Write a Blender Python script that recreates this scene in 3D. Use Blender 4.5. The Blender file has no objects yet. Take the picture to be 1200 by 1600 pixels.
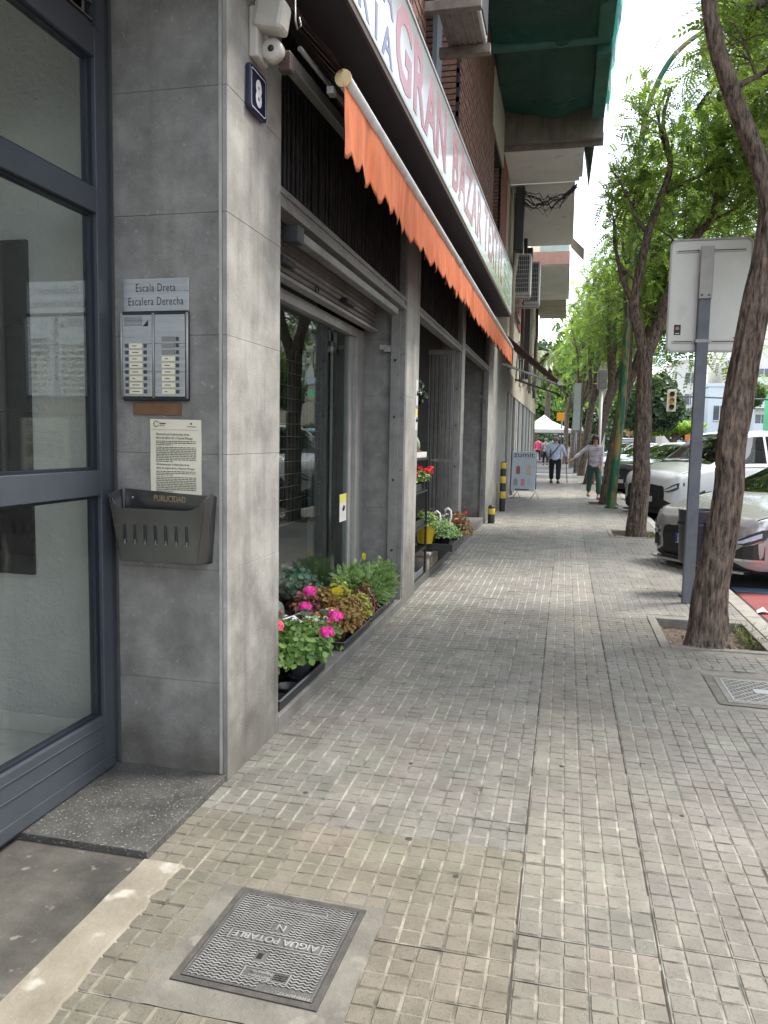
import bpy, bmesh, math, random
import numpy as np
from mathutils import Vector, Matrix, noise as mnoise
R_ = math.radians
rng = np.random.default_rng(7); random.seed(7)
S = bpy.context.scene
COL = S.collection
# ---------------------------------------------------------------- camera
CAM_H = 1.45
Rm = np.array([[0.97357775,0.03944472,-0.22492327],[0.22761146,-0.08815937,0.96975304],[0.01842254,-0.99532509,-0.09480807]])
cd = bpy.data.cameras.new('camera'); cam = bpy.data.objects.new('camera', cd); COL.objects.link(cam)
rt, up, bk = Rm@np.array([1,0,0.]), Rm@np.array([0,-1.,0]), Rm@np.array([0,0,-1.])
cam.matrix_world = Matrix(((rt[0],up[0],bk[0],0),(rt[1],up[1],bk[1],0),(rt[2],up[2],bk[2],CAM_H),(0,0,0,1)))
cd.sensor_fit='VERTICAL'; cd.sensor_height=36; cd.sensor_width=27; cd.lens=1210/1600*36; cd.clip_start=.05; cd.clip_end=1500
S.camera = cam
S.render.resolution_x=768; S.render.resolution_y=1024
# ---------------------------------------------------------------- world, sun, exposure
SUN_EL, SUN_AZ = 58, 62      # azimuth measured from +Y towards +X
w = bpy.data.worlds.new('World'); S.world = w; w.use_nodes=True
nt=w.node_tree; nt.nodes.clear(); N=nt.nodes.new; L=nt.links.new
out=N('ShaderNodeOutputWorld'); sky=N('ShaderNodeTexSky'); sky.sky_type='NISHITA'; sky.sun_disc=False
sky.sun_elevation=R_(SUN_EL); sky.sun_rotation=R_(SUN_AZ)
b1=N('ShaderNodeBackground'); b1.inputs[1].default_value=.15; L(sky.outputs[0],b1.inputs[0])
b2=N('ShaderNodeBackground'); b2.inputs[0].default_value=(.93,.96,1,1); b2.inputs[1].default_value=1.25
tc=N('ShaderNodeTexCoord'); mp=N('ShaderNodeMapping'); mp.inputs['Scale'].default_value=(1,1,2.6)
nz=N('ShaderNodeTexNoise'); nz.inputs['Scale'].default_value=1.9; nz.inputs['Detail'].default_value=7; nz.inputs['Roughness'].default_value=.55
cr=N('ShaderNodeValToRGB'); cr.color_ramp.elements[0].position=.40; cr.color_ramp.elements[1].position=.58
cr.color_ramp.elements[0].color=(.12,.12,.12,1)
mx=N('ShaderNodeMixShader')
L(tc.outputs['Generated'],mp.inputs[0]); L(mp.outputs[0],nz.inputs[0]); L(nz.outputs[0],cr.inputs[0]); L(cr.outputs[0],mx.inputs[0])
L(b1.outputs[0],mx.inputs[1]); L(b2.outputs[0],mx.inputs[2]); L(mx.outputs[0],out.inputs[0])
sl=bpy.data.lights.new('sun','SUN'); sl.energy=2.0; sl.angle=R_(16); sl.color=(1,.95,.87)
so=bpy.data.objects.new('sun',sl); COL.objects.link(so); so.location=(5,5,20)
sd=Vector((math.sin(R_(SUN_AZ))*math.cos(R_(SUN_EL)),math.cos(R_(SUN_AZ))*math.cos(R_(SUN_EL)),math.sin(R_(SUN_EL))))
so.rotation_euler = sd.to_track_quat('Z','Y').to_euler()
S.view_settings.view_transform='Standard'; S.view_settings.look='None'; S.view_settings.gamma=1; S.view_settings.exposure=1.55
S.render.engine='CYCLES'
S.cycles.max_bounces=8; S.cycles.transparent_max_bounces=24; S.cycles.glossy_bounces=4; S.cycles.diffuse_bounces=4
# ---------------------------------------------------------------- materials
MATS={}
def mat(name, c1, c2=None, rough=.6, metal=0., ns=6., nd=5, bump=0., bs=60., c3=None, s3=40., a3=.3, spec=.5, vec=(1,1,1), tint=None, coat=0., streak=0., streakc=(.05,.05,.045), emis=None, th3=.62, grime=None):
    if name in MATS: return MATS[name]
    m=bpy.data.materials.new(name); m.use_nodes=True; t=m.node_tree; N=t.nodes.new; L=t.links.new
    p=t.nodes['Principled BSDF']; p.inputs['Roughness'].default_value=rough; p.inputs['Metallic'].default_value=metal
    p.inputs['Specular IOR Level'].default_value=spec
    if coat: p.inputs['Coat Weight'].default_value=coat; p.inputs['Coat Roughness'].default_value=.05
    c2 = c2 or c1
    g=N('ShaderNodeNewGeometry'); mpp=N('ShaderNodeMapping'); mpp.inputs['Scale'].default_value=vec; L(g.outputs['Position'],mpp.inputs[0])
    n1=N('ShaderNodeTexNoise'); n1.inputs['Scale'].default_value=ns; n1.inputs['Detail'].default_value=nd; n1.inputs['Roughness'].default_value=.62; L(mpp.outputs[0],n1.inputs[0])
    r=N('ShaderNodeValToRGB'); r.color_ramp.elements[0].position=.32; r.color_ramp.elements[1].position=.68
    r.color_ramp.elements[0].color=(*c1,1); r.color_ramp.elements[1].color=(*c2,1); L(n1.outputs[0],r.inputs[0])
    col=r.outputs[0]
    if c3:
        n2=N('ShaderNodeTexNoise'); n2.inputs['Scale'].default_value=s3; n2.inputs['Detail'].default_value=3; L(mpp.outputs[0],n2.inputs[0])
        r2=N('ShaderNodeValToRGB'); r2.color_ramp.elements[0].position=th3; r2.color_ramp.elements[1].position=min(1,th3+.08)
        r2.color_ramp.elements[0].color=(0,0,0,1); r2.color_ramp.elements[1].color=(a3,a3,a3,1); L(n2.outputs[0],r2.inputs[0])
        mm=N('ShaderNodeMix'); mm.data_type='RGBA'; L(r2.outputs[0],mm.inputs[0]); L(col,mm.inputs[6]); mm.inputs[7].default_value=(*c3,1); col=mm.outputs[2]
    if streak:
        mp2=N('ShaderNodeMapping'); mp2.inputs['Scale'].default_value=(14,14,.9); L(g.outputs['Position'],mp2.inputs[0])
        n3=N('ShaderNodeTexNoise'); n3.inputs['Scale'].default_value=1.0; n3.inputs['Detail'].default_value=6; L(mp2.outputs[0],n3.inputs[0])
        r3=N('ShaderNodeValToRGB'); r3.color_ramp.elements[0].position=.48; r3.color_ramp.elements[1].position=.75; r3.color_ramp.elements[0].color=(0,0,0,1); r3.color_ramp.elements[1].color=(streak,)*3+(1,)
        L(n3.outputs[0],r3.inputs[0]); mm=N('ShaderNodeMix'); mm.data_type='RGBA'; L(r3.outputs[0],mm.inputs[0]); L(col,mm.inputs[6]); mm.inputs[7].default_value=(*streakc,1); col=mm.outputs[2]
    if grime:
        sx=N('ShaderNodeSeparateXYZ'); L(g.outputs['Position'],sx.inputs[0]); mr=N('ShaderNodeMapRange'); mr.inputs[1].default_value=grime; mr.inputs[2].default_value=0; mr.inputs[3].default_value=0; mr.inputs[4].default_value=.62; L(sx.outputs[2],mr.inputs[0])
        n4=N('ShaderNodeTexNoise'); n4.inputs['Scale'].default_value=2.6; n4.inputs['Detail'].default_value=9; n4.inputs['Roughness'].default_value=.65; L(g.outputs['Position'],n4.inputs[0])
        ad=N('ShaderNodeMath'); ad.operation='ADD'; L(mr.outputs[0],ad.inputs[0]); L(n4.outputs[0],ad.inputs[1]); r4=N('ShaderNodeValToRGB'); r4.color_ramp.elements[0].position=.66; r4.color_ramp.elements[1].position=1.; r4.color_ramp.elements[0].color=(0,0,0,1); r4.color_ramp.elements[1].color=(.6,.6,.6,1); L(ad.outputs[0],r4.inputs[0])
        mm=N('ShaderNodeMix'); mm.data_type='RGBA'; L(r4.outputs[0],mm.inputs[0]); L(col,mm.inputs[6]); mm.inputs[7].default_value=(.06,.052,.04,1); col=mm.outputs[2]
    if tint:
        a=N('ShaderNodeObjectInfo') if tint=='obj' else N('ShaderNodeAttribute')
        if tint!='obj': a.attribute_name='tint'
        mm=N('ShaderNodeMix'); mm.data_type='RGBA'; mm.blend_type='MULTIPLY'; mm.inputs[0].default_value=1; L(col,mm.inputs[6]); L(a.outputs['Color'],mm.inputs[7]); col=mm.outputs[2]
    L(col,p.inputs['Base Color'])
    if emis: p.inputs['Emission Color'].default_value=(*c1,1); p.inputs['Emission Strength'].default_value=emis
    if bump:
        nb=N('ShaderNodeTexNoise'); nb.inputs['Scale'].default_value=bs; nb.inputs['Detail'].default_value=6; nb.inputs['Roughness'].default_value=.7; L(mpp.outputs[0],nb.inputs[0])
        b=N('ShaderNodeBump'); b.inputs['Strength'].default_value=min(1,bump); b.inputs['Distance'].default_value=.004 if bump<=1 else .004*bump; L(nb.outputs[0],b.inputs['Height']); L(b.outputs[0],p.inputs['Normal'])
    # roughness variation
    if rough>.15 and metal<.9:
        rm=N('ShaderNodeMapRange'); rm.inputs[3].default_value=max(.05,rough-.08); rm.inputs[4].default_value=min(1,rough+.08); L(n1.outputs[0],rm.inputs[0]); L(rm.outputs[0],p.inputs['Roughness'])
    MATS[name]=m; return m
def glass(name, tintc=(.85,.9,.88), k=1.0, add=.03, rough=.0, wav=0):
    if name in MATS: return MATS[name]
    m=bpy.data.materials.new(name); m.use_nodes=True; t=m.node_tree; t.nodes.clear(); N=t.nodes.new; L=t.links.new
    o=N('ShaderNodeOutputMaterial'); tr=N('ShaderNodeBsdfTransparent'); tr.inputs[0].default_value=(*tintc,1)
    gl=N('ShaderNodeBsdfGlossy'); gl.inputs['Roughness'].default_value=rough
    ge=N('ShaderNodeNewGeometry'); dt=N('ShaderNodeVectorMath'); dt.operation='DOT_PRODUCT'; L(ge.outputs['Incoming'],dt.inputs[0]); L(ge.outputs['Normal'],dt.inputs[1])
    ab=N('ShaderNodeMath'); ab.operation='ABSOLUTE'; L(dt.outputs['Value'],ab.inputs[0]); om=N('ShaderNodeMath'); om.operation='SUBTRACT'; om.inputs[0].default_value=1.; om.use_clamp=True; L(ab.outputs[0],om.inputs[1])
    pw=N('ShaderNodeMath'); pw.operation='POWER'; L(om.outputs[0],pw.inputs[0]); pw.inputs[1].default_value=4.6
    fr=N('ShaderNodeMath'); fr.operation='MULTIPLY_ADD'; L(pw.outputs[0],fr.inputs[0]); fr.inputs[1].default_value=.94; fr.inputs[2].default_value=.04
    ma=N('ShaderNodeMath'); ma.operation='MULTIPLY_ADD'; ma.inputs[1].default_value=k; ma.inputs[2].default_value=add; ma.use_clamp=True
    mx=N('ShaderNodeMixShader'); L(fr.outputs[0],ma.inputs[0]); L(ma.outputs[0],mx.inputs[0]); L(tr.outputs[0],mx.inputs[1]); L(gl.outputs[0],mx.inputs[2]); L(mx.outputs[0],o.inputs[0])
    if wav:
        g=N('ShaderNodeNewGeometry'); nb=N('ShaderNodeTexNoise'); nb.inputs['Scale'].default_value=1.2; L(g.outputs['Position'],nb.inputs[0])
        b=N('ShaderNodeBump'); b.inputs['Strength'].default_value=wav; b.inputs['Distance'].default_value=.02; L(nb.outputs[0],b.inputs['Height']); L(b.outputs[0],gl.inputs['Normal'])
    MATS[name]=m; return m
def leafmat(name, c1, c2, trans=.45, rough=.45):
    if name in MATS: return MATS[name]
    m=bpy.data.materials.new(name); m.use_nodes=True; t=m.node_tree; N=t.nodes.new; L=t.links.new
    p=t.nodes['Principled BSDF']; p.inputs['Roughness'].default_value=rough; o=t.nodes['Material Output']
    a=N('ShaderNodeAttribute'); a.attribute_name='tint'
    mm=N('ShaderNodeMix'); mm.data_type='RGBA'; mm.inputs[6].default_value=(*c1,1); mm.inputs[7].default_value=(*c2,1); L(a.outputs['Fac'],mm.inputs[0]); L(mm.outputs[2],p.inputs['Base Color'])
    tr=N('ShaderNodeBsdfTranslucent'); hs=N('ShaderNodeHueSaturation'); hs.inputs['Value'].default_value=1.5; hs.inputs['Hue'].default_value=.485; L(mm.outputs[2],hs.inputs['Color']); L(hs.outputs[0],tr.inputs[0])
    mx=N('ShaderNodeMixShader'); mx.inputs[0].default_value=trans; L(p.outputs[0],mx.inputs[1]); L(tr.outputs[0],mx.inputs[2]); L(mx.outputs[0],o.inputs[0])
    MATS[name]=m; return m
# ---------------------------------------------------------------- geometry helpers
def wloc(o):
    v=Vector((0,0,0))
    while o is not None: v+=o.location; o=o.parent
    return v
def tag(o,label=None,cat=None,group=None,kind=None):
    if label: o['label']=label
    if cat: o['category']=cat
    if group: o['group']=group
    if kind: o['kind']=kind
    return o
def thing(name,label,cat,loc=(0,0,0),group=None):
    o=bpy.data.objects.new(name,None); COL.objects.link(o); o.location=loc; o.empty_display_size=.1
    return tag(o,label,cat,group)
def sub(name,parent,loc=None):
    o=bpy.data.objects.new(name,None); COL.objects.link(o); o.parent=parent; o.empty_display_size=.1
    return o
def link(name,me,parent=None,kind=None):
    o=bpy.data.objects.new(name,me); COL.objects.link(o)
    if parent is not None: o.parent=parent; o.location=-wloc(parent)
    if kind: o['kind']=kind
    return o
class MB:
    def __init__(s): s.v=[]; s.f=[]; s.m=[]; s.sm=[]; s.col=None
    def quad(s,a,b,c,d,m=0,sm=False):
        i=len(s.v); s.v+=[a,b,c,d]; s.f.append((i,i+1,i+2,i+3)); s.m.append(m); s.sm.append(sm); return s
    def poly(s,pts,m=0):
        i=len(s.v); s.v+=list(pts); s.f.append(tuple(range(i,i+len(pts)))); s.m.append(m); s.sm.append(False); return s
    def box(s,x0,x1,y0,y1,z0,z1,m=0):
        if x0>x1:x0,x1=x1,x0
        if y0>y1:y0,y1=y1,y0
        if z0>z1:z0,z1=z1,z0
        i=len(s.v); s.v+=[(x0,y0,z0),(x1,y0,z0),(x1,y1,z0),(x0,y1,z0),(x0,y0,z1),(x1,y0,z1),(x1,y1,z1),(x0,y1,z1)]
        for f in ((0,3,2,1),(4,5,6,7),(0,1,5,4),(1,2,6,5),(2,3,7,6),(3,0,4,7)): s.f.append(tuple(i+k for k in f)); s.m.append(m); s.sm.append(False)
        return s
    def obox(s,c,X,Y,Z,m=0):
        c=Vector(c);X=Vector(X)/2;Y=Vector(Y)/2;Z=Vector(Z)/2; i=len(s.v)
        for dz in (-1,1):
            for dx,dy in ((-1,-1),(1,-1),(1,1),(-1,1)): s.v.append(tuple(c+X*dx+Y*dy+Z*dz))
        for f in ((0,3,2,1),(4,5,6,7),(0,1,5,4),(1,2,6,5),(2,3,7,6),(3,0,4,7)): s.f.append(tuple(i+k for k in f)); s.m.append(m); s.sm.append(False)
        return s
    def tube(s,pts,r,n=10,m=0,caps=True,sm=True,ridge=None):
        P=[Vector(p) for p in pts]
        if not hasattr(r,'__len__'): r=[r]*len(P)
        base=len(s.v); u=None
        for k,p in enumerate(P):
            t=(P[min(k+1,len(P)-1)]-P[max(k-1,0)]).normalized()
            if u is None:
                a=Vector((0,0,1)) if abs(t.z)<.9 else Vector((1,0,0)); u=(a-t*a.dot(t)).normalized()
            else: u=(u-t*u.dot(t)).normalized()
            w_=t.cross(u)
            for j in range(n):
                an=2*math.pi*j/n; rr=r[k]*(ridge(k,j,p) if ridge else 1)
                s.v.append(tuple(p+(u*math.cos(an)+w_*math.sin(an))*rr))
        for k in range(len(P)-1):
            for j in range(n):
                a=base+k*n+j; b=base+k*n+(j+1)%n; s.f.append((a,b,b+n,a+n)); s.m.append(m); s.sm.append(sm)
        if caps:
            s.f.append(tuple(base+j for j in reversed(range(n)))); s.m.append(m); s.sm.append(False)
            e=base+(len(P)-1)*n; s.f.append(tuple(e+j for j in range(n))); s.m.append(m); s.sm.append(False)
        return s
    def lathe(s,prof,c=(0,0,0),n=16,m=0,axis='Z',sm=True):
        c=Vector(c); base=len(s.v)
        for r,h in prof:
            for j in range(n):
                a=2*math.pi*j/n; x,y=r*math.cos(a),r*math.sin(a)
                if axis=='Z': v=Vector((x,y,h))
                elif axis=='Y': v=Vector((x,h,-y))
                else: v=Vector((h,x,y))
                s.v.append(tuple(c+v))
        for k in range(len(prof)-1):
            for j in range(n):
                a=base+k*n+j; b=base+k*n+(j+1)%n; s.f.append((a,b,b+n,a+n)); s.m.append(m); s.sm.append(sm)
        return s
    def extrude(s,poly,vec,m=0):
        P=[Vector(p) for p in poly]; v=Vector(vec); n=len(P); i=len(s.v)
        s.v+=[tuple(p) for p in P]+[tuple(p+v) for p in P]
        s.f.append(tuple(range(i,i+n))[::-1]); s.m.append(m); s.sm.append(False)
        s.f.append(tuple(range(i+n,i+2*n))); s.m.append(m); s.sm.append(False)
        for k in range(n):
            a=i+k; b=i+(k+1)%n; s.f.append((a,b,b+n,a+n)); s.m.append(m); s.sm.append(False)
        return s
    def mesh(s,name,mats):
        me=bpy.data.meshes.new(name); me.from_pydata([tuple(v) for v in s.v],[],s.f)
        for q in (mats if isinstance(mats,(list,tuple)) else [mats]): me.materials.append(q)
        me.polygons.foreach_set('material_index',s.m); me.polygons.foreach_set('use_smooth',s.sm); me.update(); return me
    def build(s,name,mats,parent=None,kind=None,bevel=0,segs=2,label=None):
        o=link(name,s.mesh(name,mats),parent,kind)
        if bevel:
            b=o.modifiers.new('bevel','BEVEL'); b.width=bevel; b.segments=segs; b.limit_method='ANGLE'; b.angle_limit=R_(50)
        if label: o['label']=label
        return o
def npmesh(name,V,F,mats,tint=None,mi=None,smooth=False):
    me=bpy.data.meshes.new(name); k=F.shape[1]
    me.vertices.add(len(V)); me.vertices.foreach_set('co',V.astype(np.float32).ravel())
    me.loops.add(F.size); me.loops.foreach_set('vertex_index',F.astype(np.int32).ravel())
    me.polygons.add(len(F)); me.polygons.foreach_set('loop_start',(np.arange(len(F))*k).astype(np.int32)); me.polygons.foreach_set('loop_total',np.full(len(F),k,np.int32))
    for q in (mats if isinstance(mats,(list,tuple)) else [mats]): me.materials.append(q)
    if mi is not None: me.polygons.foreach_set('material_index',mi.astype(np.int32))
    me.polygons.foreach_set('use_smooth',np.full(len(F),bool(smooth)))
    me.update(calc_edges=True)
    if tint is not None:
        a=me.attributes.new('tint','FLOAT_COLOR','POINT'); T=np.ones((len(V),4),np.float32)
        if tint.ndim==1: T[:,:3]=tint[:,None]
        else: T[:,:3]=tint
        a.data.foreach_set('color',T.ravel())
    return me
def copy_tree(o,parent=None):
    c=o.copy(); COL.objects.link(c); c.parent=parent
    for ch in list(o.children): copy_tree(ch,c)
    return c
def text(name,body,mt,parent,origin,right,upv,size,sx=1.,depth=.0015,align='LEFT',spacing=1.0,shear=0.,offset=0.):
    cu=bpy.data.curves.new(name,'FONT'); cu.body=body; cu.size=size; cu.extrude=depth; cu.align_x=align; cu.space_character=spacing; cu.shear=shear; cu.offset=offset; cu.resolution_u=3
    t=bpy.data.objects.new(name,cu); COL.objects.link(t); dg=bpy.context.evaluated_depsgraph_get(); dg.update()
    me=bpy.data.meshes.new_from_object(t.evaluated_get(dg)); bpy.data.objects.remove(t); bpy.data.curves.remove(cu)
    r=Vector(right).normalized()*sx; u=Vector(upv).normalized(); n=Vector(right).normalized().cross(u)
    me.transform(Matrix(((r.x,u.x,n.x,origin[0]),(r.y,u.y,n.y,origin[1]),(r.z,u.z,n.z,origin[2]),(0,0,0,1))))
    me.materials.clear(); me.materials.append(mt); me.name=name
    return link(name,me,parent)
def textw(body,size,spacing=1.0):
    cu=bpy.data.curves.new('w','FONT'); cu.body=body; cu.size=size; cu.space_character=spacing; t=bpy.data.objects.new('w',cu); COL.objects.link(t); dg=bpy.context.evaluated_depsgraph_get(); dg.update()
    me=bpy.data.meshes.new_from_object(t.evaluated_get(dg)); x=max(v.co.x for v in me.vertices); bpy.data.objects.remove(t); bpy.data.curves.remove(cu); bpy.data.meshes.remove(me); return x
def text_split(name,body,mt,parent,origin,right,upv,size,sx=1.,depth=.0015,spacing=1.0,center=True,offset=0.):
    b0=textw('|',size); offs=[textw(body[:i]+'|',size,spacing)-b0 for i in range(len(body)+1)]; tot=offs[-1]*sx; r=Vector(right).normalized()
    for i,ch in enumerate(body):
        if ch!=' ': text(name,ch,mt,parent,tuple(Vector(origin)+r*(offs[i]*sx-(tot/2 if center else 0))),right,upv,size,sx=sx,depth=depth,offset=offset)
def leaves(P,D,size,k=9,ll=.3,lw=.11,droop=.25,rg=rng):
    """pinnate leaf sprays: P base points, D directions, size lengths -> V,F,tint (quads, one per leaflet)"""
    n=len(P); D=D/np.linalg.norm(D,axis=1,keepdims=True)
    a=np.tile([0,0,1.],(n,1)); s_=np.cross(D,a)+1e-6; s_/=np.linalg.norm(s_,axis=1,keepdims=True); nn=np.cross(s_,D)
    roll=rg.uniform(-.7,.7,n)[:,None]; s2=s_*np.cos(roll)+nn*np.sin(roll); n2=np.cross(s2,D)
    Vs=[];T=[]; base=rg.uniform(0,1,n)
    for j in range(k):
        side=-1 if j%2 else 1
        t=.25+.75*(j//2)/max(1,(k-1)//2)
        if j==k-1: side=0; t=1.
        c=P+D*size[:,None]*t-np.array([0,0,1.])*(size*droop*t*t)[:,None]
        d=s2*side*.9+D*(.55 if side else 1.)-np.array([0,0,.25]); d/=np.linalg.norm(d,axis=1,keepdims=True)
        wv=np.cross(d,n2); wv/=np.linalg.norm(wv,axis=1,keepdims=True)+1e-9
        l=(size*ll)[:,None]; wd=(size*lw)[:,None]
        q=np.stack([c,c+d*l*.45+wv*wd,c+d*l,c+d*l*.45-wv*wd],1); Vs.append(q); T.append(np.clip(base+rg.normal(0,.12,n),0,1))
    V=np.stack(Vs,1).reshape(-1,3); T=np.repeat(np.stack(T,1).reshape(-1),4)
    return V,np.arange(len(V)).reshape(-1,4),T
def discs(P,Nn,size,T,k=6,cup=.0):
    """round leaves/petals as k-gons"""
    n=len(P); Nn=Nn/np.linalg.norm(Nn,axis=1,keepdims=True)
    a=rng.normal(size=(n,3)); u=np.cross(Nn,a); u/=np.linalg.norm(u,axis=1,keepdims=True); v=np.cross(Nn,u)
    V=[]
    for j in range(k):
        an=2*math.pi*j/k; rr=size*(1+.12*(-1)**j)
        V.append(P+u*(rr*math.cos(an))[:,None]+v*(rr*math.sin(an))[:,None]+Nn*(size*cup*((-1)**j))[:,None])
    V=np.stack(V,1).reshape(-1,3)
    return V,np.arange(len(V)).reshape(-1,k),np.repeat(T,k)
def sph(n):
    d=rng.normal(size=(n,3)); return d/np.linalg.norm(d,axis=1,keepdims=True)
W=-1.33
# ================================================================ ground, road, pavement
M_asph=mat('asphalt',(.045,.045,.047),(.075,.073,.07),rough=.85,ns=3,bump=1.2,bs=220,c3=(.11,.1,.09),s3=30,a3=.3)
M_mort=mat('mortar',(.15,.14,.12),(.25,.235,.2),rough=.9,ns=9,bump=1.5,bs=90)
M_pad=mat('tile_face',(.165,.154,.132),(.27,.254,.22),rough=.52,ns=6,nd=12,bump=1.3,bs=170,c3=(.1,.094,.082),s3=75,a3=.4,tint='obj',th3=.57)
M_grv=mat('tile_groove',(.1,.095,.082),(.40,.385,.345),rough=.9,ns=9,nd=8,bump=1,bs=200,tint='obj')
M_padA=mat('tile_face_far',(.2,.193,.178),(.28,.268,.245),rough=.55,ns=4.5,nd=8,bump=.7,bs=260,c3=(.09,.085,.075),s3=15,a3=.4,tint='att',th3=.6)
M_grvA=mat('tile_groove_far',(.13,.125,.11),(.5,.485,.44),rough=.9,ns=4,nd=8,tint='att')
M_soil=mat('soil',(.075,.055,.038),(.14,.105,.075),rough=.95,ns=14,bump=2.5,bs=40)
M_kerb=mat('kerb_stone',(.23,.215,.19),(.34,.32,.28),rough=.8,ns=7,bump=1,bs=120,c3=(.1,.09,.08),s3=25,a3=.5)
M_edge=mat('washed_concrete',(.2,.19,.165),(.29,.275,.24),rough=.9,ns=20,bump=2,bs=160,c3=(.1,.09,.08),s3=120,a3=.6)
g=MB().box(-300,500,-60,900,-.6,-.5).build('ground',M_asph,kind='structure')
road=MB().box(1.6,120,-20,500,-.4,-.12).box(-120,1.6,36.5,500,-.4,-.125).build('road',M_asph,kind='structure')
PITS=[(.717,1.517,5.75,6.75),(.717,1.517,12.35,13.35),(.517,1.317,18.55,19.55),(.517,1.317,27.35,28.35)]
pave=MB()
def slab(x0,x1,y0,y1,z=-.0065): pave.box(x0,x1,y0,y1,-.4,z)
slab(-1.9,.317,-3,36); yy=-3
for (x0,x1,y0,y1) in PITS:
    slab(.317,1.53,yy,y0); slab(.317,x0,y0,y1); slab(x1,1.53,y0,y1); yy=y1
slab(.317,1.53,yy,36)
pavement=pave.build('pavement',M_mort,kind='structure')
# tile template : 3 x 3 raised pads
def tile_tmpl(jit=0.0,seed=0):
    r=np.random.default_rng(seed); V=[];F=[];MI=[]
    h=.0988
    V+=[(-h,-h,-.0035),(h,-h,-.0035),(h,h,-.0035),(-h,h,-.0035),(-h,-h,-.006),(h,-h,-.006),(h,h,-.006),(-h,h,-.006)]
    F+=[(0,1,2,3),(0,4,5,1),(1,5,6,2),(2,6,7,3),(3,7,4,0)]; MI+=[1]*5
    for a in (-1,0,1):
        for b in (-1,0,1):
            cx,cy=a*.0657+r.normal(0,jit),b*.0657+r.normal(0,jit); i=len(V); z=r.normal(0,.0002)
            t1,t2=.0272,.0297
            V+=[(cx-t2,cy-t2,-.0035),(cx+t2,cy-t2,-.0035),(cx+t2,cy+t2,-.0035),(cx-t2,cy+t2,-.0035)]
            V+=[(cx+sx*t1+r.normal(0,jit),cy+sy*t1+r.normal(0,jit),z) for sx,sy in ((-1,-1),(1,-1),(1,1),(-1,1))]
            F.append((i+4,i+5,i+6,i+7)); MI.append(0)
            for k in range(4): F.append((i+k,i+(k+1)%4,i+4+(k+1)%4,i+4+k)); MI.append(1)
    return np.array(V,float),np.array(F),np.array(MI)
TM=[tile_tmpl(.0007,k) for k in range(8)]
tile_mesh=[npmesh('paving_tile',v,f,[M_pad,M_grv],mi=mi) for v,f,mi in TM]
MHC=(-.758,1.98); 
HOLES=[(-1.03,-.49,1.77,2.28),(.9,1.53,4.52,5.16)]+[(a,b,c-.01,d+.01) for a,b,c,d in PITS]
def tone(x,y,zone):
    n=mnoise.noise(Vector((x*.8,y*.5,3)))
    if zone==0:
        c=np.array([.93,.87,.755]) if y<2.77 else np.array([.9,.89,.865])
        if y<2.77 and x<-.9: c=np.array([.76,.725,.64])
        if y>2.77 and x<-1.0: c*=.88
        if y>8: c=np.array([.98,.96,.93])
    elif zone==1:
        c=np.array([.93,.9,.835]) if y<2.5 else (np.array([1.05,1.025,.965]) if y<4.2 else (np.array([.9,.86,.82]) if y<5.45 else np.array([1.03,1.015,.98])))
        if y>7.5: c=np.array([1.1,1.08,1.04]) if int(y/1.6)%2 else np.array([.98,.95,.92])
    else: c=np.array([.93,.91,.88]) if y<3.2 else np.array([.88,.87,.85])
    return c*(1+.12*n+.1*mnoise.noise(Vector((x*2.3,y*1.7,8))))*(1+rng.normal(0,.045))*(1+rng.normal(0,.012,3))
cells=[]
for zone,xs,y0,y1,off in ((0,[-.1865-.2*k for k in range(7)],1.17,36,.17),(1,[.0155,.2165],-.1,36,.1),(2,[.418+.2*k for k in range(6)],-.05,36,.15)):
    ky=math.floor(y0/.2)
    while ky*.2+off+.1<y1:
        cy=ky*.2+off; ky+=1
        if cy<1.0: continue
        for cx in xs:
            if zone==0 and cy<2.26 and cx<-1.25: continue
            if any(a-.085<cx<b+.085 and c-.085<cy<d+.085 for a,b,c,d in HOLES): continue
            v=Rm.T@np.array([cx,cy,-CAM_H]); u_,v_=600+1210*v[0]/v[2],800+1210*v[1]/v[2]
            vis=-60<u_<1260 and v_<1680
            if vis: cells.append((math.hypot(cx,cy),cx,cy,zone))
cells.sort()
for i,(d,cx,cy,zn) in enumerate(cells[:290]):
    o=bpy.data.objects.new('paving_tile',tile_mesh[int(rng.integers(8))]); COL.objects.link(o); o.parent=pavement
    o.location=(cx+rng.normal(0,.0006),cy+rng.normal(0,.0006),rng.normal(0,.0007)); o.rotation_euler=(rng.normal(0,.0035),rng.normal(0,.0035),rng.normal(0,.003)+(math.pi/2)*int(rng.integers(4)))
    o.color=(*tone(cx,cy,zn),1)
VV=[];FF=[];MM=[];TT=[];n0=0
for i,(d,cx,cy,zn) in enumerate(cells[290:]):
    v,f,mi=TM[int(rng.integers(8))]
    tz,ax,ay=rng.normal(0,.0007),rng.normal(0,.0035),rng.normal(0,.0035)
    v2=v.copy(); v2[:,2]+=tz+v[:,0]*ax+v[:,1]*ay; v2[:,0]+=cx+rng.normal(0,.0006); v2[:,1]+=cy+rng.normal(0,.0006)
    VV.append(v2);FF.append(f+n0);MM.append(mi);TT.append(np.tile(tone(cx,cy,zn),(len(v),1)));n0+=len(v)
link('far_paving_tiles',npmesh('far_paving_tiles',np.concatenate(VV),np.concatenate(FF),[M_padA,M_grvA],tint=np.concatenate(TT),mi=np.concatenate(MM)),pavement,'stuff')
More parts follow.
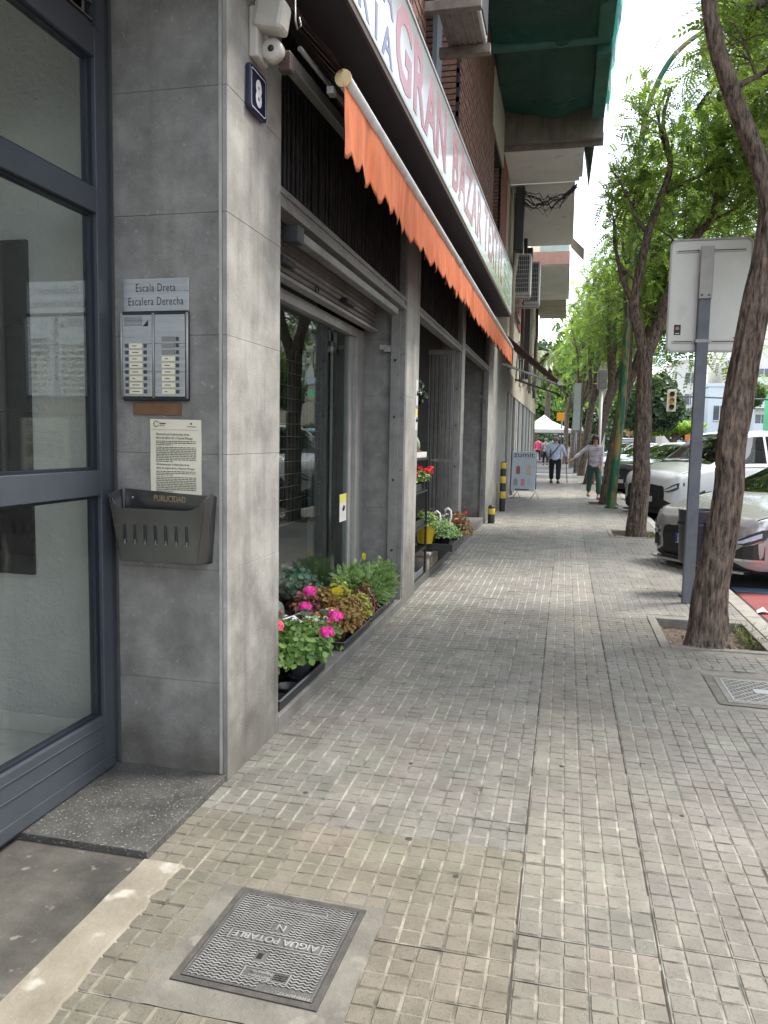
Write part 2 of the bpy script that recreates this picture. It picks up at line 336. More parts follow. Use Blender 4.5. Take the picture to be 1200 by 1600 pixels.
# dirt seams between the paving zones
M_seam=mat('dirt_seam',(.03,.028,.022),(.07,.062,.05),rough=.95,ns=30)
sm=MB()
for x in (-.0855,.3165):
    y=1.2
    while y<9:
        l=rng.uniform(.1,.5); wd=rng.uniform(.001,.0042)
        sm.quad((x-wd,y,-.0008),(x+wd,y,-.0008),(x+wd*.7,y+l,-.0008),(x-wd*.8,y+l,-.0008)); y+=l*rng.uniform(.9,1.3)
sm.build('joint_dirt',M_seam,pavement,kind='stuff')
# kerb stones
for k in range(40):
    y=-1+k*1.0
    o=MB().box(1.533+rng.normal(0,.001),1.672+rng.normal(0,.002),y+.004,y+.996,-.38,.0+rng.normal(0,.001)).build('kerb_stone',M_kerb,pavement,bevel=.008)
# entrance area
M_dark=mat('stained_concrete',(.03,.028,.024),(.1,.093,.078),rough=.7,ns=4,nd=8,bump=.8,bs=70,c3=(.27,.25,.21),s3=18,a3=.5,th3=.64)
MB().box(-1.9,-1.33,-3,2.279,-.3,.002).build('entrance_floor',M_dark,kind='structure')
st=MB(); xs0=[];xs1=[]
ys=np.linspace(-.5,2.275,90)
for y in ys:
    xs0.append(-1.345+.006*mnoise.noise(Vector((0,y*7,0)))); xs1.append(-1.195+.03*mnoise.noise(Vector((5,y*4,0)))+.02*mnoise.noise(Vector((5,y*17,0)))+(.05 if y<1.75 else 0)*(1.75-y))
for k in range(len(ys)-1):
    q=[(xs0[k],ys[k],.0055),(xs1[k]-.012,ys[k],.0055),(xs1[k+1]-.012,ys[k+1],.0055),(xs0[k+1],ys[k+1],.0055)]
    st.quad(*q); st.quad(q[1],(xs1[k],ys[k],-.004),(xs1[k+1],ys[k+1],-.004),q[2]); st.quad((xs0[k],ys[k],0),q[0],q[3],(xs0[k+1],ys[k+1],0))
M_cem=mat('cement_render',(.17,.148,.11),(.29,.258,.2),rough=.9,ns=3.5,nd=8,bump=1.4,bs=50,c3=(.5,.48,.43),s3=7,a3=.6,th3=.58)
st.quad((xs0[-1],ys[-1],.0055),(xs1[-1]-.012,ys[-1],.0055),(xs1[-1]-.012,ys[-1],-.003),(xs0[-1],ys[-1],-.003))
st.build('cement_strip',M_cem,kind='structure')
# mortar surround of the cover, with ragged rim
def ragged(x0,x1,y0,y1,z,amp,name,m,par,nn=24):
    P=[]
    for (a,b) in (((x0,y0),(x1,y0)),((x1,y0),(x1,y1)),((x1,y1),(x0,y1)),((x0,y1),(x0,y0))):
        for k in range(nn):
            t=k/nn; x=a[0]+(b[0]-a[0])*t; y=a[1]+(b[1]-a[1])*t
            P.append((x+amp*mnoise.noise(Vector((x*21,y*21,z*50))),y+amp*mnoise.noise(Vector((x*21,y*21,9+z)))))
    c=MB(); cx=(x0+x1)/2;cy=(y0+y1)/2
    for k in range(len(P)):
        a=P[k];b=P[(k+1)%len(P)]; c.poly([(cx,cy,z),(a[0],a[1],z),(b[0],b[1],z)])
    return c.build(name,m,par)
M_mort2=mat('mortar_patch',(.11,.102,.085),(.19,.178,.148),rough=.85,ns=7,nd=8,bump=1.6,bs=45,c3=(.3,.28,.23),s3=9,a3=.4,th3=.6)
ragged(-1.09,-.484,1.671,2.273,-.0012,.006,'mortar_patch',M_mort2,pavement)
ragged(.9,1.5,4.55,5.13,-.0012,.012,'mortar_patch',M_mort2,pavement)
# single leftover pads between the cover and the entrance strip
for k in range(9):
    o=MB().box(-1.083,-1.026+rng.normal(0,.001),1.677+k*.0662,1.677+k*.0662+.058,-.006,rng.normal(0,.0005)).build('paving_tile',M_pad,pavement,bevel=.002,segs=1); o.color=(.8,.77,.68,1)
for k in range(8):
    o=MB().box(-1.018+k*.0665,-1.018+k*.0665+.058,2.213,2.268,-.006,rng.normal(0,.0005)).build('paving_tile',M_pad,pavement,bevel=.002,segs=1); o.color=(.86,.81,.7,1)
# tree pits
for i,(a,b,c,d) in enumerate(PITS):
    e=.07; p=MB()
    p.box(a+.002,a+e,c+.002,d-.002,-.2,.006).box(b-e,b-.002,c+.002,d-.002,-.2,.006).box(a+e+.001,b-e-.001,c+.002,c+e,-.2,.005).box(a+e+.001,b-e-.001,d-e,d-.002,-.2,.005)
    p.build('pit_edging',M_edge,pavement,bevel=.006)
    nx=14; s=MB()
    G=[[(a+.05+(b-a-.1)*ii/nx, c+.05+(d-c-.1)*jj/nx) for jj in range(nx+1)] for ii in range(nx+1)]
    def zz(p): return -.075+.03*mnoise.noise(Vector((p[0]*6,p[1]*6,1)))
    for ii in range(nx):
        for jj in range(nx):
            q=[G[ii][jj],G[ii+1][jj],G[ii+1][jj+1],G[ii][jj+1]]; s.quad(*[(t[0],t[1],zz(t)) for t in q],sm=True)
    s.build('pit_soil',M_soil,kind='structure')
n=700; P=np.concatenate([np.column_stack([rng.uniform(a+.08,b-.08,n//4*1),rng.uniform(c+.08,d-.08,n//4),np.full(n//4,-.055)+rng.uniform(-.02,.012,n//4)]) for a,b,c,d in PITS]); V,F,T=discs(P,np.tile([0,0,1.],(len(P),1))+rng.normal(0,.5,(len(P),3)),rng.uniform(.006,.016,len(P)),rng.uniform(0,1,len(P)),k=5,cup=.2)
tag(link('leaf_litter',npmesh('leaf_litter',V,F,leafmat('brown_litter',(.06,.04,.022),(.22,.17,.08),.05),tint=T)),'brown leaf litter lying on the soil of the tree pits','litter',kind='stuff')
# weeds in the pits
def blades(name,P,h,lean,mt,par=None,lab=None,w_=.004,cat='weeds'):
    n=len(P); d=np.column_stack([rng.normal(0,lean,n),rng.normal(0,lean,n),np.ones(n)]); s=np.cross(d,rng.normal(size=(n,3))); s/=np.linalg.norm(s,axis=1,keepdims=True); hh=(h*rng.uniform(.4,1.2,n))[:,None]
    m_=P+d*hh*.55; tip=P+d*hh*1.0+np.column_stack([rng.normal(0,lean,n)*h,rng.normal(0,lean,n)*h,-np.abs(rng.normal(0,.25,n))*h])
    V=np.stack([P-s*w_,P+s*w_,m_+s*w_*.8,m_-s*w_*.8,m_-s*w_*.8,m_+s*w_*.8,tip+s*.0004,tip-s*.0004],1).reshape(-1,3)
    o=link(name,npmesh(name,V,np.arange(len(V)).reshape(-1,4),mt,tint=np.repeat(rng.uniform(0,1,n),8)),par)
    return o
M_grass=leafmat('grass',(.05,.08,.02),(.2,.22,.08),.3)
P=np.column_stack([rng.uniform(1.38,1.56,260),rng.uniform(5.95,6.7,260),np.full(260,-.06)])
tag(blades('weeds',P,.1,.45,M_grass),'straggly weeds at the kerb end of the front tree pit','weeds',kind='stuff')
P=np.column_stack([rng.normal(1.36,.05,200),rng.normal(12.75,.2,200),np.full(200,-.06)])
tag(blades('weeds',P,.12,.35,M_grass),'green weeds around the foot of the second tree','weeds',kind='stuff')
# road markings
M_red=mat('red_paint',(.2,.042,.045),(.28,.07,.07),rough=.75,ns=5,bump=1,bs=150,c3=(.14,.05,.05),s3=60,a3=.4)
M_blue=mat('blue_paint',(.1,.2,.3),(.16,.28,.4),rough=.7,ns=8,bump=1,bs=150)
MB().poly([(1.83,3,-.116),(5.5,3,-.116),(5.5,8.75,-.116),(1.83,8.8,-.116)]).build('red_bay_marking',M_red,kind='structure')
MB().poly([(1.83,8.8,-.112),(5.5,8.72,-.112),(5.5,9.0,-.112),(1.83,9.08,-.112)]).build('blue_bay_line',M_blue,kind='structure')
M_white=mat('white_line',(.5,.5,.48),(.65,.65,.62),rough=.7,ns=9)
mk=MB()
for k in range(6): mk.box(7.5,7.62,12+9*k,17+9*k,-.118,-.114)
mk.build('lane_marking',M_white,kind='structure')
# ---------------------------------------------------------------- water cover
M_iron=mat('cast_iron',(.09,.088,.084),(.14,.135,.13),rough=.45,metal=.35,ns=12,bump=.8,bs=150,c3=(.09,.08,.07),s3=30,a3=.5)
M_ironD=mat('dark_iron',(.055,.05,.046),(.1,.09,.08),rough=.6,metal=.2,ns=20,bump=1,bs=120)
mh=thing('manhole_cover','square cast iron AIGUA POTABLE water cover with wavy ribs set in mortar','manhole cover',(MHC[0],MHC[1],0))
def wb(*a): return MB().box(*a)
hw,hh=.187,.198
fr=MB(); 
for a in ((-hw-.022,-hw-.003,-hh-.022,hh+.022),(hw+.003,hw+.022,-hh-.022,hh+.022),(-hw-.003,hw+.003,-hh-.022,-hh-.003),(-hw-.003,hw+.003,hh+.003,hh+.022)):
    fr.box(MHC[0]+a[0],MHC[0]+a[1],MHC[1]+a[2],MHC[1]+a[3],-.02,.003)
fr.box(MHC[0]-hw-.02,MHC[0]+hw+.02,MHC[1]-hh-.02,MHC[1]+hh+.02,-.03,-.0005)
fr.build('frame',M_ironD,mh)
M_rib=mat('worn_iron_rib',(.28,.275,.265),(.4,.39,.375),rough=.42,metal=.3,ns=12,c3=(.12,.11,.1),s3=20,a3=.5)
cv=MB(); cv.box(MHC[0]-hw,MHC[0]+hw,MHC[1]-hh,MHC[1]+hh,-.02,.0015)
for a in ((-hw,-hw+.007,-hh,hh),(hw-.007,hw,-hh,hh),(-hw+.007,hw-.007,-hh,-hh+.007),(-hw+.007,hw-.007,hh-.007,hh)): cv.box(MHC[0]+a[0],MHC[0]+a[1],MHC[1]+a[2],MHC[1]+a[3],.001,.0045)
# boxes (u,v) in the reader's frame: u = -x, v = -y
boxes=[(-.143,.143,-.022,.022),(-.075,.075,-.15,-.117) if False else (-.1,.035,.118,.158),(-.02,.03,-.078,-.04),(-.105,.09,-.165,-.147),(-.005,.025,.052,.085),(-.185,-.03,.176,.192)]
def inbox(u,v):
    return any(a-.003<u<b+.003 and c-.003<v<d+.003 for a,b,c,d in boxes)
nr=35; rw=.0027
for r_ in range(nr):
    v0=-hh+.013+(2*hh-.026)*r_/(nr-1); seg=[]
    us=np.arange(-hw+.009,hw-.009,.0022)
    def flush(seg):
        if len(seg)>2:
            i=len(cv.v)
            for (u,v) in seg:
                X,Y=MHC[0]-u,MHC[1]-v
                cv.v+=[(X,Y-rw,.0016),(X,Y-rw*.6,.0045),(X,Y+rw*.6,.0045),(X,Y+rw,.0016)]
            for k in range(len(seg)-1):
                for q in range(3): a=i+k*4+q; cv.f.append((a,a+1,a+5,a+4)); cv.m.append(1 if q==1 else 0); cv.sm.append(False)
    for u in us:
        v=v0+.0023*math.sin(u*2*math.pi/.0195)
        if inbox(u,v0): flush(seg); seg=[]
        else: seg.append((u,v))
    flush(seg)
def bx4(a,b,c,d,t=.0022):
    for q in ((a,b,c,c+t),(a,b,d-t,d),(a,a+t,c+t,d-t),(b-t,b,c+t,d-t)): cv.box(MHC[0]-q[0],MHC[0]-q[1],MHC[1]-q[2],MHC[1]-q[3],.0012,.005,1)
bx4(-.143,.143,-.022,.022); bx4(-.1,.035,.118,.158); bx4(-.105,.09,-.165,-.147); bx4(-.02,.03,-.078,-.04,.0012) if False else None
cvo=cv.build('cover',[M_iron,M_rib],mh)
def mt(s,u,v,size,**k): return text('lettering',s,M_rib,mh,(MHC[0]-u,MHC[1]-v,.002),(-1,0,0),(0,-1,0),size,depth=.003,**k)
text_split('letter','AIGUA POTABLE',M_rib,mh,(MHC[0],MHC[1]+.0125,.002),(-1,0,0),(0,-1,0),.036,sx=.98,depth=.004,offset=.0006)
text_split('letter','N',M_rib,mh,(MHC[0]-.005,MHC[1]+.073,.002),(-1,0,0),(0,-1,0),.04,depth=.004)
mt('Aigües de',-.05,.127,.016); mt('Barcelona',-.05,.145,.016); mt('P.FERNANDEZ',-.18,.187,.014)
# correct text y: text up is -y so baseline must lie at larger y
lg=MB()
for q in range(3):
    for k in range(6):
        u0=-.092+k*.006; v0=.126+q*.008
        lg.obox((MHC[0]-u0-.003,MHC[1]-v0-(.002 if k%2 else 0),.0035),(.007,0,0),(0,.0028,0),(0,0,.003))
lg.build('wave_emblem',M_iron,mh)
MB().box(MHC[0]-.008,MHC[0]-.024,MHC[1]-.056,MHC[1]-.08,.0016,.0022).build('key_slot',mat('slot_black',(.008,.008,.008)),mh)
for o in mh.children: pass
mh.rotation_euler=(0,0,R_(-2.2))
# ---------------------------------------------------------------- drain grate
gr=thing('drain_grate','square iron drain grate with diagonal bars beside the front tree pit','drain grate',(1.2,4.84,0))
gx0,gx1,gy0,gy1=.985,1.415,4.625,5.055
f=MB()
for a in ((gx0-.03,gx0,gy0-.03,gy1+.03),(gx1,gx1+.03,gy0-.03,gy1+.03),(gx0,gx1,gy0-.03,gy0),(gx0,gx1,gy1,gy1+.03)): f.box(*a,-.03,.002)
f.build('frame',M_edge,gr); MB().box(gx0,gx1,gy0,gy1,-.03,-.004).build('plate',M_ironD,gr)
b=MB(); b.box(gx0+.002,gx0+.012,gy0+.002,gy1-.002,-.01,.0035).box(gx1-.012,gx1-.002,gy0+.002,gy1-.002,-.01,.0035).box(gx0+.012,gx1-.012,gy0+.002,gy0+.012,-.01,.0035).box(gx0+.012,gx1-.012,gy1-.012,gy1-.002,-.01,.0035)
cx,cy=(gx0+gx1)/2,(gy0+gy1)/2
def clipseg(px,py,dx,dy):
    t0,t1=-9,9
    for p,d,lo,hi in ((px,dx,gx0+.01,gx1-.01),(py,dy,gy0+.01,gy1-.01)):
        if abs(d)<1e-9:
            if not lo<p<hi: return None
            continue
        a,b_=sorted(((lo-p)/d,(hi-p)/d)); t0=max(t0,a); t1=min(t1,b_)
    return (t0,t1) if t1-t0>.01 else None
for (dx,dy,sp,zt,wd) in ((.707,.707,.042,.0032,.006),(-.35,.936,.03,.0015,.004)):
    for k in range(-16,17):
        px_,py_=cx-dy*sp*k,cy+dx*sp*k; r_=clipseg(px_,py_,dx,dy)
        if r_:
            a=Vector((px_+dx*r_[0],py_+dy*r_[0],0)); c_=Vector((px_+dx*r_[1],py_+dy*r_[1],0)); mid=(a+c_)/2
            b.obox((mid.x,mid.y,zt/2-.002),(c_-a),Vector((-dy,dx,0))*wd,(0,0,zt+.004))
b.box(cx-.06,cx+.1,cy-.04,cy+.04,-.003,.0045); b.build('bars',mat('worn_steel',(.3,.3,.29),(.42,.41,.4),rough=.4,metal=.4,ns=20),gr)
# litter and fallen leaves
M_dryl=leafmat('dry_leaf',(.07,.05,.03),(.2,.16,.08),.05)
n=90; P=np.column_stack([rng.uniform(-1.25,1.5,n),rng.uniform(1.5,14,n),np.full(n,.004)]); V,F,T=discs(P,np.tile([0,0,1.],(n,1))+rng.normal(0,.3,(n,3)),rng.uniform(.002,.005,n),rng.uniform(0,1,n),k=4)
tag(link('fallen_leaf_bits',npmesh('fallen_leaf_bits',V,F,M_dryl,tint=T)),'tiny dry leaf bits scattered over the pavement','debris',kind='stuff')
for k,(x,y,r_) in enumerate(((-.98,2.9,.012),(-.5,2.65,.014),(.04,3.45,.012),(-.3,2.45,.011),(.5,3.1,.01),(-.62,3.3,.01),(-.1,5.2,.012))):
    MB().lathe([(0,.0015),(r_*.7,.0015),(r_,0.0003)],(x,y,0),9).build('gum_stain',M_seam,pavement)
lt=MB().poly([(1.8,7.72,-.11),(1.86,7.70,-.085),(1.9,7.78,-.1),(1.88,7.86,-.075),(1.82,7.83,-.108)]).poly([(1.86,7.7,-.085),(1.95,7.72,-.108),(1.9,7.78,-.1)])
tag(lt.build('paper_scrap',mat('paper',(.75,.74,.7))),'crumpled white paper scrap on the red paint by the kerb','litter')
# ================================================================ near apartment building
M_gran=mat('granite',(.23,.222,.2),(.43,.415,.378),rough=.5,ns=5,nd=12,bump=.8,bs=120,c3=(.52,.51,.47),s3=34,a3=.35,th3=.64,streak=.45,streakc=(.12,.11,.095),grime=.95)
M_gran_shade=mat('granite_shaded',(.13,.128,.12),(.27,.265,.25),rough=.5,ns=5.5,nd=12,bump=.8,bs=120,c3=(.42,.42,.4),s3=42,a3=.4,th3=.66,streak=.35,streakc=(.09,.088,.08),grime=.5)  # same granite, its colour darkened to paint shade on the near faces
M_core=mat('concrete_core',(.1,.1,.1),(.14,.135,.13),rough=.9)
M_step=mat('speckled_stone',(.05,.049,.045),(.095,.092,.084),rough=.38,ns=8,bump=.4,bs=200,c3=(.42,.42,.39),s3=110,a3=.55,th3=.6)
M_blk=mat('dark_paint',(.012,.012,.014),(.022,.022,.024),rough=.5)
M_door=mat('blue_grey_metal',(.042,.049,.061),(.058,.066,.08),rough=.32,ns=3,bump=.2,bs=300,c3=(.2,.2,.2),s3=70,a3=.25,th3=.72)
M_alu=mat('dull_aluminium',(.27,.27,.26),(.36,.355,.34),rough=.45,metal=.35,ns=6,streak=.35,streakc=(.12,.11,.1))
M_rail=mat('weathered_steel',(.16,.16,.155),(.26,.255,.24),rough=.5,metal=.3,ns=5,bump=.4,bs=90,streak=.5,streakc=(.09,.075,.06),c3=(.12,.06,.03),s3=25,a3=.4)
M_shut=mat('shutter_metal',(.13,.125,.12),(.2,.195,.185),rough=.5,metal=.25,ns=6,streak=.4,streakc=(.07,.05,.04),c3=(.12,.06,.03),s3=18,a3=.3)
M_stuc=mat('stucco',(.8,.8,.775),(.86,.86,.83),rough=.9,ns=7,nd=3,bump=9,bs=33)
M_marb=mat('marble',(.6,.6,.56),(.74,.73,.69),rough=.2,ns=3,c3=(.4,.36,.28),s3=5,a3=.4,th3=.55)
M_btile=mat('black_tile',(.01,.01,.011),(.016,.016,.017),rough=.12)
M_glass=glass('clear_glass',(.93,.96,.95),1.2,.035)
M_glassW=glass('shop_glass',(.82,.88,.86),0.62,.02,wav=.1)
M_plas=mat('beige_plaster',(.36,.31,.235),(.46,.41,.32),rough=.9,ns=2,bump=1,bs=50,streak=.4,streakc=(.18,.15,.11))
M_conc=mat('raw_concrete',(.17,.145,.13),(.25,.215,.195),rough=.9,ns=3,nd=8,bump=1.2,bs=60,streak=.5,streakc=(.09,.075,.065))
M_wht=mat('painted_soffit',(.68,.67,.64),(.78,.77,.73),rough=.85,ns=1.5,bump=.5,bs=40,c3=(.36,.34,.3),s3=3,a3=.4)
M_brick=mat('brown_brick',(.13,.062,.045),(.24,.125,.09),rough=.85,ns=16,bump=1.2,bs=90,c3=(.06,.035,.028),s3=5,a3=.5)
M_bmort=mat('brick_mortar',(.015,.013,.012),(.035,.03,.026),rough=.95,ns=9)
bld=thing('apartment_building','near apartment block with granite shop piers and brown brick upper wall','building',(-1.33,3,0))
def pier(y0,y1,ztop,xin,near=None,nearx=None,joints=.477,zoff=.418-.477,matn=None,rows=9):
    r=sub('pier',bld); MB().box(xin,W-.0215,y0+.0215,y1-.003,-.1,ztop).build('pier_core',M_core,r)
    z=zoff
    for k in range(rows):
        z0,z1=max(z,.0)+.0006,min(z+joints,ztop)-.0006; z+=joints
        if z1<z0+.02: continue
        MB().box(W-.02,W+rng.normal(0,.0006),y0,y1,z0,z1).build('granite_panel',M_gran,r,bevel=.001,segs=1)
        if near: MB().box(nearx[0],W-.0212,y0+rng.normal(0,.0005),y0+.02,z0,z1).build('granite_panel',matn or M_gran_shade,r,bevel=.001,segs=1)
    return r
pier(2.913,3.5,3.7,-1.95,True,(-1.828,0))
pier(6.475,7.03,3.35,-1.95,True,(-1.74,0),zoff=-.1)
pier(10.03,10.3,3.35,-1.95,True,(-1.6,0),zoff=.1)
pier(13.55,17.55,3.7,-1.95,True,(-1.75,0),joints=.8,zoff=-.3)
pier(-1.3,-.6,3.7,-1.95,zoff=.418-.477)  # unseen pier behind the camera, added for the shade it gives
MB().box(W-.034,W-.0212,2.9085,2.9129,.03,3.7).build('corner_trim',mat('pale_trim',(.3,.29,.27),(.42,.41,.38),rough=.5),bld)
# entrance step
MB().box(-1.9,-1.338,2.28,2.9125,-.1,.029).build('step',M_step,bld,bevel=.004)
MB().box(-1.9,-1.36,2.9125,3.4,-.1,.0).build('step_base',M_step,bld)
# ---- entrance door (plane x=-1.83)
XD=-1.83
dr=sub('entrance_door',bld)
def db(y0,y1,z0,z1,x0=XD-.045,x1=XD,nm='rail'): return MB().box(x0,x1,y0,y1,z0,z1).build(nm,M_door,dr,bevel=.003)
db(2.872,2.912,.0,3.7,XD-.09,XD-.012,'frame'); db(2.800,2.868,.03,3.005,nm='stile')
for a,b in ((.285,.03),): pass
db(.9,2.7985,.03,.275,nm='bottom_rail'); db(.9,2.7985,1.197,1.30); db(.9,2.7985,2.31,2.405); db(.9,2.80,2.895,3.005,XD-.045,XD-.001,'top_rail')
MB().box(XD-.001,XD+.006,.9,2.86,.04,.09).box(XD-.001,XD+.004,.9,2.79,.17,.178).box(XD-.001,XD+.004,.9,2.79,.235,.243).build('kick_moulding',M_door,dr,bevel=.002)
db(.86,.9,.0,3.7,XD-.09,XD-.001,'frame')
# dark rebates round the glass
rb=MB()
for (a,b) in ((.275,1.197),(1.30,2.31),(2.405,2.895)):
    rb.box(XD-.05,XD-.018,2.775,2.7995,a,b).box(XD-.05,XD-.018,.9,2.775,b-.012,b).box(XD-.05,XD-.018,.9,2.775,a,a+.012)
rb.build('glazing_bead',mat('black_gasket',(.012,.016,.026),rough=.4),dr)
for (a,b) in ((.287,1.185),(1.312,2.298),(2.417,2.883)):
    MB().box(XD-.036,XD-.03,.905,2.775,a,b).build('glass_pane',M_glass,dr)
M_louv=mat('louvre_metal',(.1,.092,.088),(.15,.135,.13),rough=.5,ns=6)
for k in range(9):
    z=3.03+k*.062
    MB().obox((XD-.04,1.85,z+.02),(.065,0,-.035),(0,1.9,0),(.003,0,.005)).build('louvre_slat',M_louv,dr)
db(.9,2.8,3.0055,3.018,XD-.045,XD-.006,'louvre_frame'); MB().box(XD-.03,XD,2.812,2.87,3.006,3.7).build('louvre_post',M_door,dr)
MB().box(XD-.2,XD-.12,.8,2.9,3.0,3.7).build('louvre_backing',M_blk,dr)
# ---- hall behind the door
hl=sub('entrance_hall',bld)
MB().box(-5.6,-1.92,-.2,3.05,-.1,.055).build('hall_floor',M_marb,hl)
MB().box(-5.6,-1.96,3.05,3.12,-.1,3.3).build('stucco_wall',M_stuc,hl)
for k in range(6): MB().box(-2.15-.62*(k+1)+.62+.02,-2.15-.62*k-.6+.62-.0+.0,3.038,3.0495,.056,.14) if False else None
x=-1.98
while x>-5.4: MB().box(x-.55,x-.002,3.036,3.0495,.056,.142).build('skirting',M_marb,hl,bevel=.002); x-=.552
MB().box(-5.7,-5.6,-.2,3.1,-.1,3.3).build('hall_back_wall',mat('hall_paint',(.72,.7,.66),(.78,.76,.72)),hl)
MB().box(-5.6,-1.96,-.3,-.2,-.1,3.3).build('hall_side_wall',MATS['hall_paint'],hl)
MB().box(-5.7,-1.92,-.3,3.12,3.3,3.4).build('hall_ceiling',MATS['hall_paint'],hl)
bt=sub('tile_panel',hl)
for i in range(4):
    for j in range(4):
        if i==0 and j<0: continue
        MB().box(-2.335-.5*(i+1)+.002,-2.335-.5*i,3.03,3.0497,.8+.372*j+.001,.8+.372*(j+1)-.001).build('black_tile',M_btile,bt)
MB().box(-1.95,-1.83,-.3,-.2,-.1,3.7).build('hall_front_wall',M_core,bld)
MB().box(XD-.036,XD-.03,-.2,.86,.287,2.9).build('added_side_glass',M_glass,bld); MB().box(XD-.045,XD,-.2,.858,0,.285).box(XD-.045,XD,-.2,.858,2.9,3.7).build('added_side_panel',M_door,bld)  # unseen glazing, added instead of a wall to let more light into the hall
# ---- display window, opening one (y 3.5 - 6.475)
XG=-1.72
dw=sub('display_window',bld)
def fb(nm,m,*a,bev=.002): return MB().box(*a).build(nm,m,dw,bevel=bev)
fb('frame_post',M_alu,XG-.02,XG+.045,6.15,6.4,.1,2.26); fb('frame_stop',M_alu,XG-.035,XG+.012,6.06,6.148,.1,2.26)
fb('frame_head',M_alu,XG-.03,XG+.04,3.5,6.4,2.262,2.33); fb('frame_sill',M_alu,XG-.03,XG+.03,3.5,6.149,.1,.128)
fb('frame_post',M_alu,XG-.02,XG+.045,3.502,3.56,.13,2.26)
MB().box(XG-.008,XG-.002,3.56,6.06,.128,2.262).build('glass_pane',M_glassW,dw)
fb('gap_shade',M_blk,XG-.03,XG+.02,6.402,6.474,.0,2.6,bev=0)  # black box painted in as the shadow of the gap by the frame
MB().box(-1.9,W+.004,3.5,6.474,-.1,.072).build('sill_ledge',mat('ledge_concrete',(.12,.115,.105),(.2,.19,.175),rough=.8,ns=5,nd=8,bump=1,bs=60,streak=0),bld,bevel=.006)
# roller shutter, lintel
sh=sub('roller_shutter',bld)
z=2.332
for k in range(6):
    zz=z+k*.078
    p=[(-1.60,zz),(-1.585,zz+.008),(-1.585,zz+.03),(-1.597,zz+.036),(-1.585,zz+.042),(-1.583,zz+.066),(-1.6,zz+.076),(-1.62,zz+.076),(-1.62,zz)]
    MB().extrude([(a,3.5,b) for a,b in p][::-1],(0,2.9,0)).build('shutter_slat',M_shut,sh)
MB().box(-1.63,-1.565,3.5,6.4,2.331,2.352).build('bottom_bar',M_alu,sh)
for y in (4.05,5.35): MB().box(-1.585,-1.53,y,y+.22,2.395,2.43).build('shutter_lug',M_blk,sh,bevel=.01)
MB().tube([(-1.56,4.75+.03*math.cos(a),2.375+.022*math.sin(a)) for a in np.linspace(0,6.28,14)],.005,6).build('pull_ring',M_blk,sh)
MB().box(-1.75,-1.55,3.5,6.474,2.795,3.4).build('shutter_box',M_shut,sh)
def lintel(y0,y1,z0=2.515,z1=2.61):
    MB().box(W-.09,W-.012,y0,y1,z0,z1).box(W-.012,W,y0,y1,z0,z0+.03).box(W-.012,W-.002,y0,y1,z1-.03,z1).build('lintel',M_rail,bld,bevel=.003)
lintel(3.502,6.473); lintel(7.032,10.028,2.565,2.645); lintel(10.305,13.548,2.63,2.71)
tb=sub('tube_light',bld)
MB().box(-1.36,-1.30,3.72,5.98,2.405,2.452).build('housing',M_rail,tb,bevel=.006); MB().box(-1.375,-1.29,3.64,3.72,2.385,2.465).build('end_cap',M_blk,tb,bevel=.006)
# lattice grille above the lintel
for gi,(y0,y1,z0,z1) in enumerate(((3.502,6.473,2.612,3.42),(7.032,10.028,2.647,3.42),(10.305,13.548,2.712,3.42))):
    gl_=sub('lattice_grille',bld)
    MB().box(W-.2,W-.17,y0,y1,z0,z1).build('backing',mat('grille_backing',(.01,.011,.016)),gl_)
    n=int((y1-y0)/.062); me=MB(); 
    me.tube([(0,0,z0),(0,.006,z0+(z1-z0)*.3),(0,-.004,z0+(z1-z0)*.65),(0,.004,z1)],.0075,5,sm=False); M_=me.mesh('grille_bar',mat('grille_steel',(.03,.03,.032),(.07,.066,.06),rough=.5,metal=.3,ns=9))
    dg_=MB()
    for q in range(6):
        za=z0+(z1-z0)*q/6; zb=z0+(z1-z0)*(q+1)/6; s=1 if q%2 else -1
        dg_.obox((-.012,0,(za+zb)/2),(.003,0,0),(0,.008,0),(0,.034*s,zb-za))
    M2=dg_.mesh('lattice_link',M_.materials[0])
    for k in range(n):
        y=y0+.03+k*(y1-y0-.06)/(n-1)
        for mm,nm in ((M_,'grille_bar'),(M2,'lattice_link')):
            o=link(nm,mm,gl_); o.location=Vector((W-.07+rng.normal(0,.003),y+rng.normal(0,.004),0))-wloc(gl_)
# header: dark soffit / beam behind the awning and sign
M_brn=mat('brown_metal',(.055,.032,.026),(.085,.055,.046),rough=.5,ns=8)
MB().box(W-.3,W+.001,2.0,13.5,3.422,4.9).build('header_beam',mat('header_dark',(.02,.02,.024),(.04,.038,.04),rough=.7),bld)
# guide posts
def gpost(y0,x0=-1.452,x1=-1.372,z1=2.6,holes=True):
    r=sub('guide_post',bld); MB().box(x0,x1,y0,y0+.055,.0,z1).build('post',M_rail,r,bevel=.003)
    MB().box(x1,W-.001,y0+.02,y0+.056,.0,z1).build('flange',M_rail,r)
    for z in (.5,1.1,1.63,2.1):
        MB().lathe([(0,-.002),(.011,-.002),(.011,0)],((x0+x1)/2,y0-.0005,z),10,axis='Y').build('bolt',M_blk,r)
    MB().box(x0-.06,x0+.0,y0+.0,y0+.02,2.17,2.22).build('bracket',M_alu,r); 
gpost(6.40); gpost(9.96,-1.42,-1.35,2.565); gpost(13.47,-1.42,-1.35,2.63)
MB().box(-1.50,-1.36,10.305,10.42,0,2.63).build('door_post',M_alu,bld); MB().box(-1.9,-1.52,10.305,10.36,0,2.63).build('gap_shade',M_blk,bld)  # the black box beside the post stands for the shade in the gap
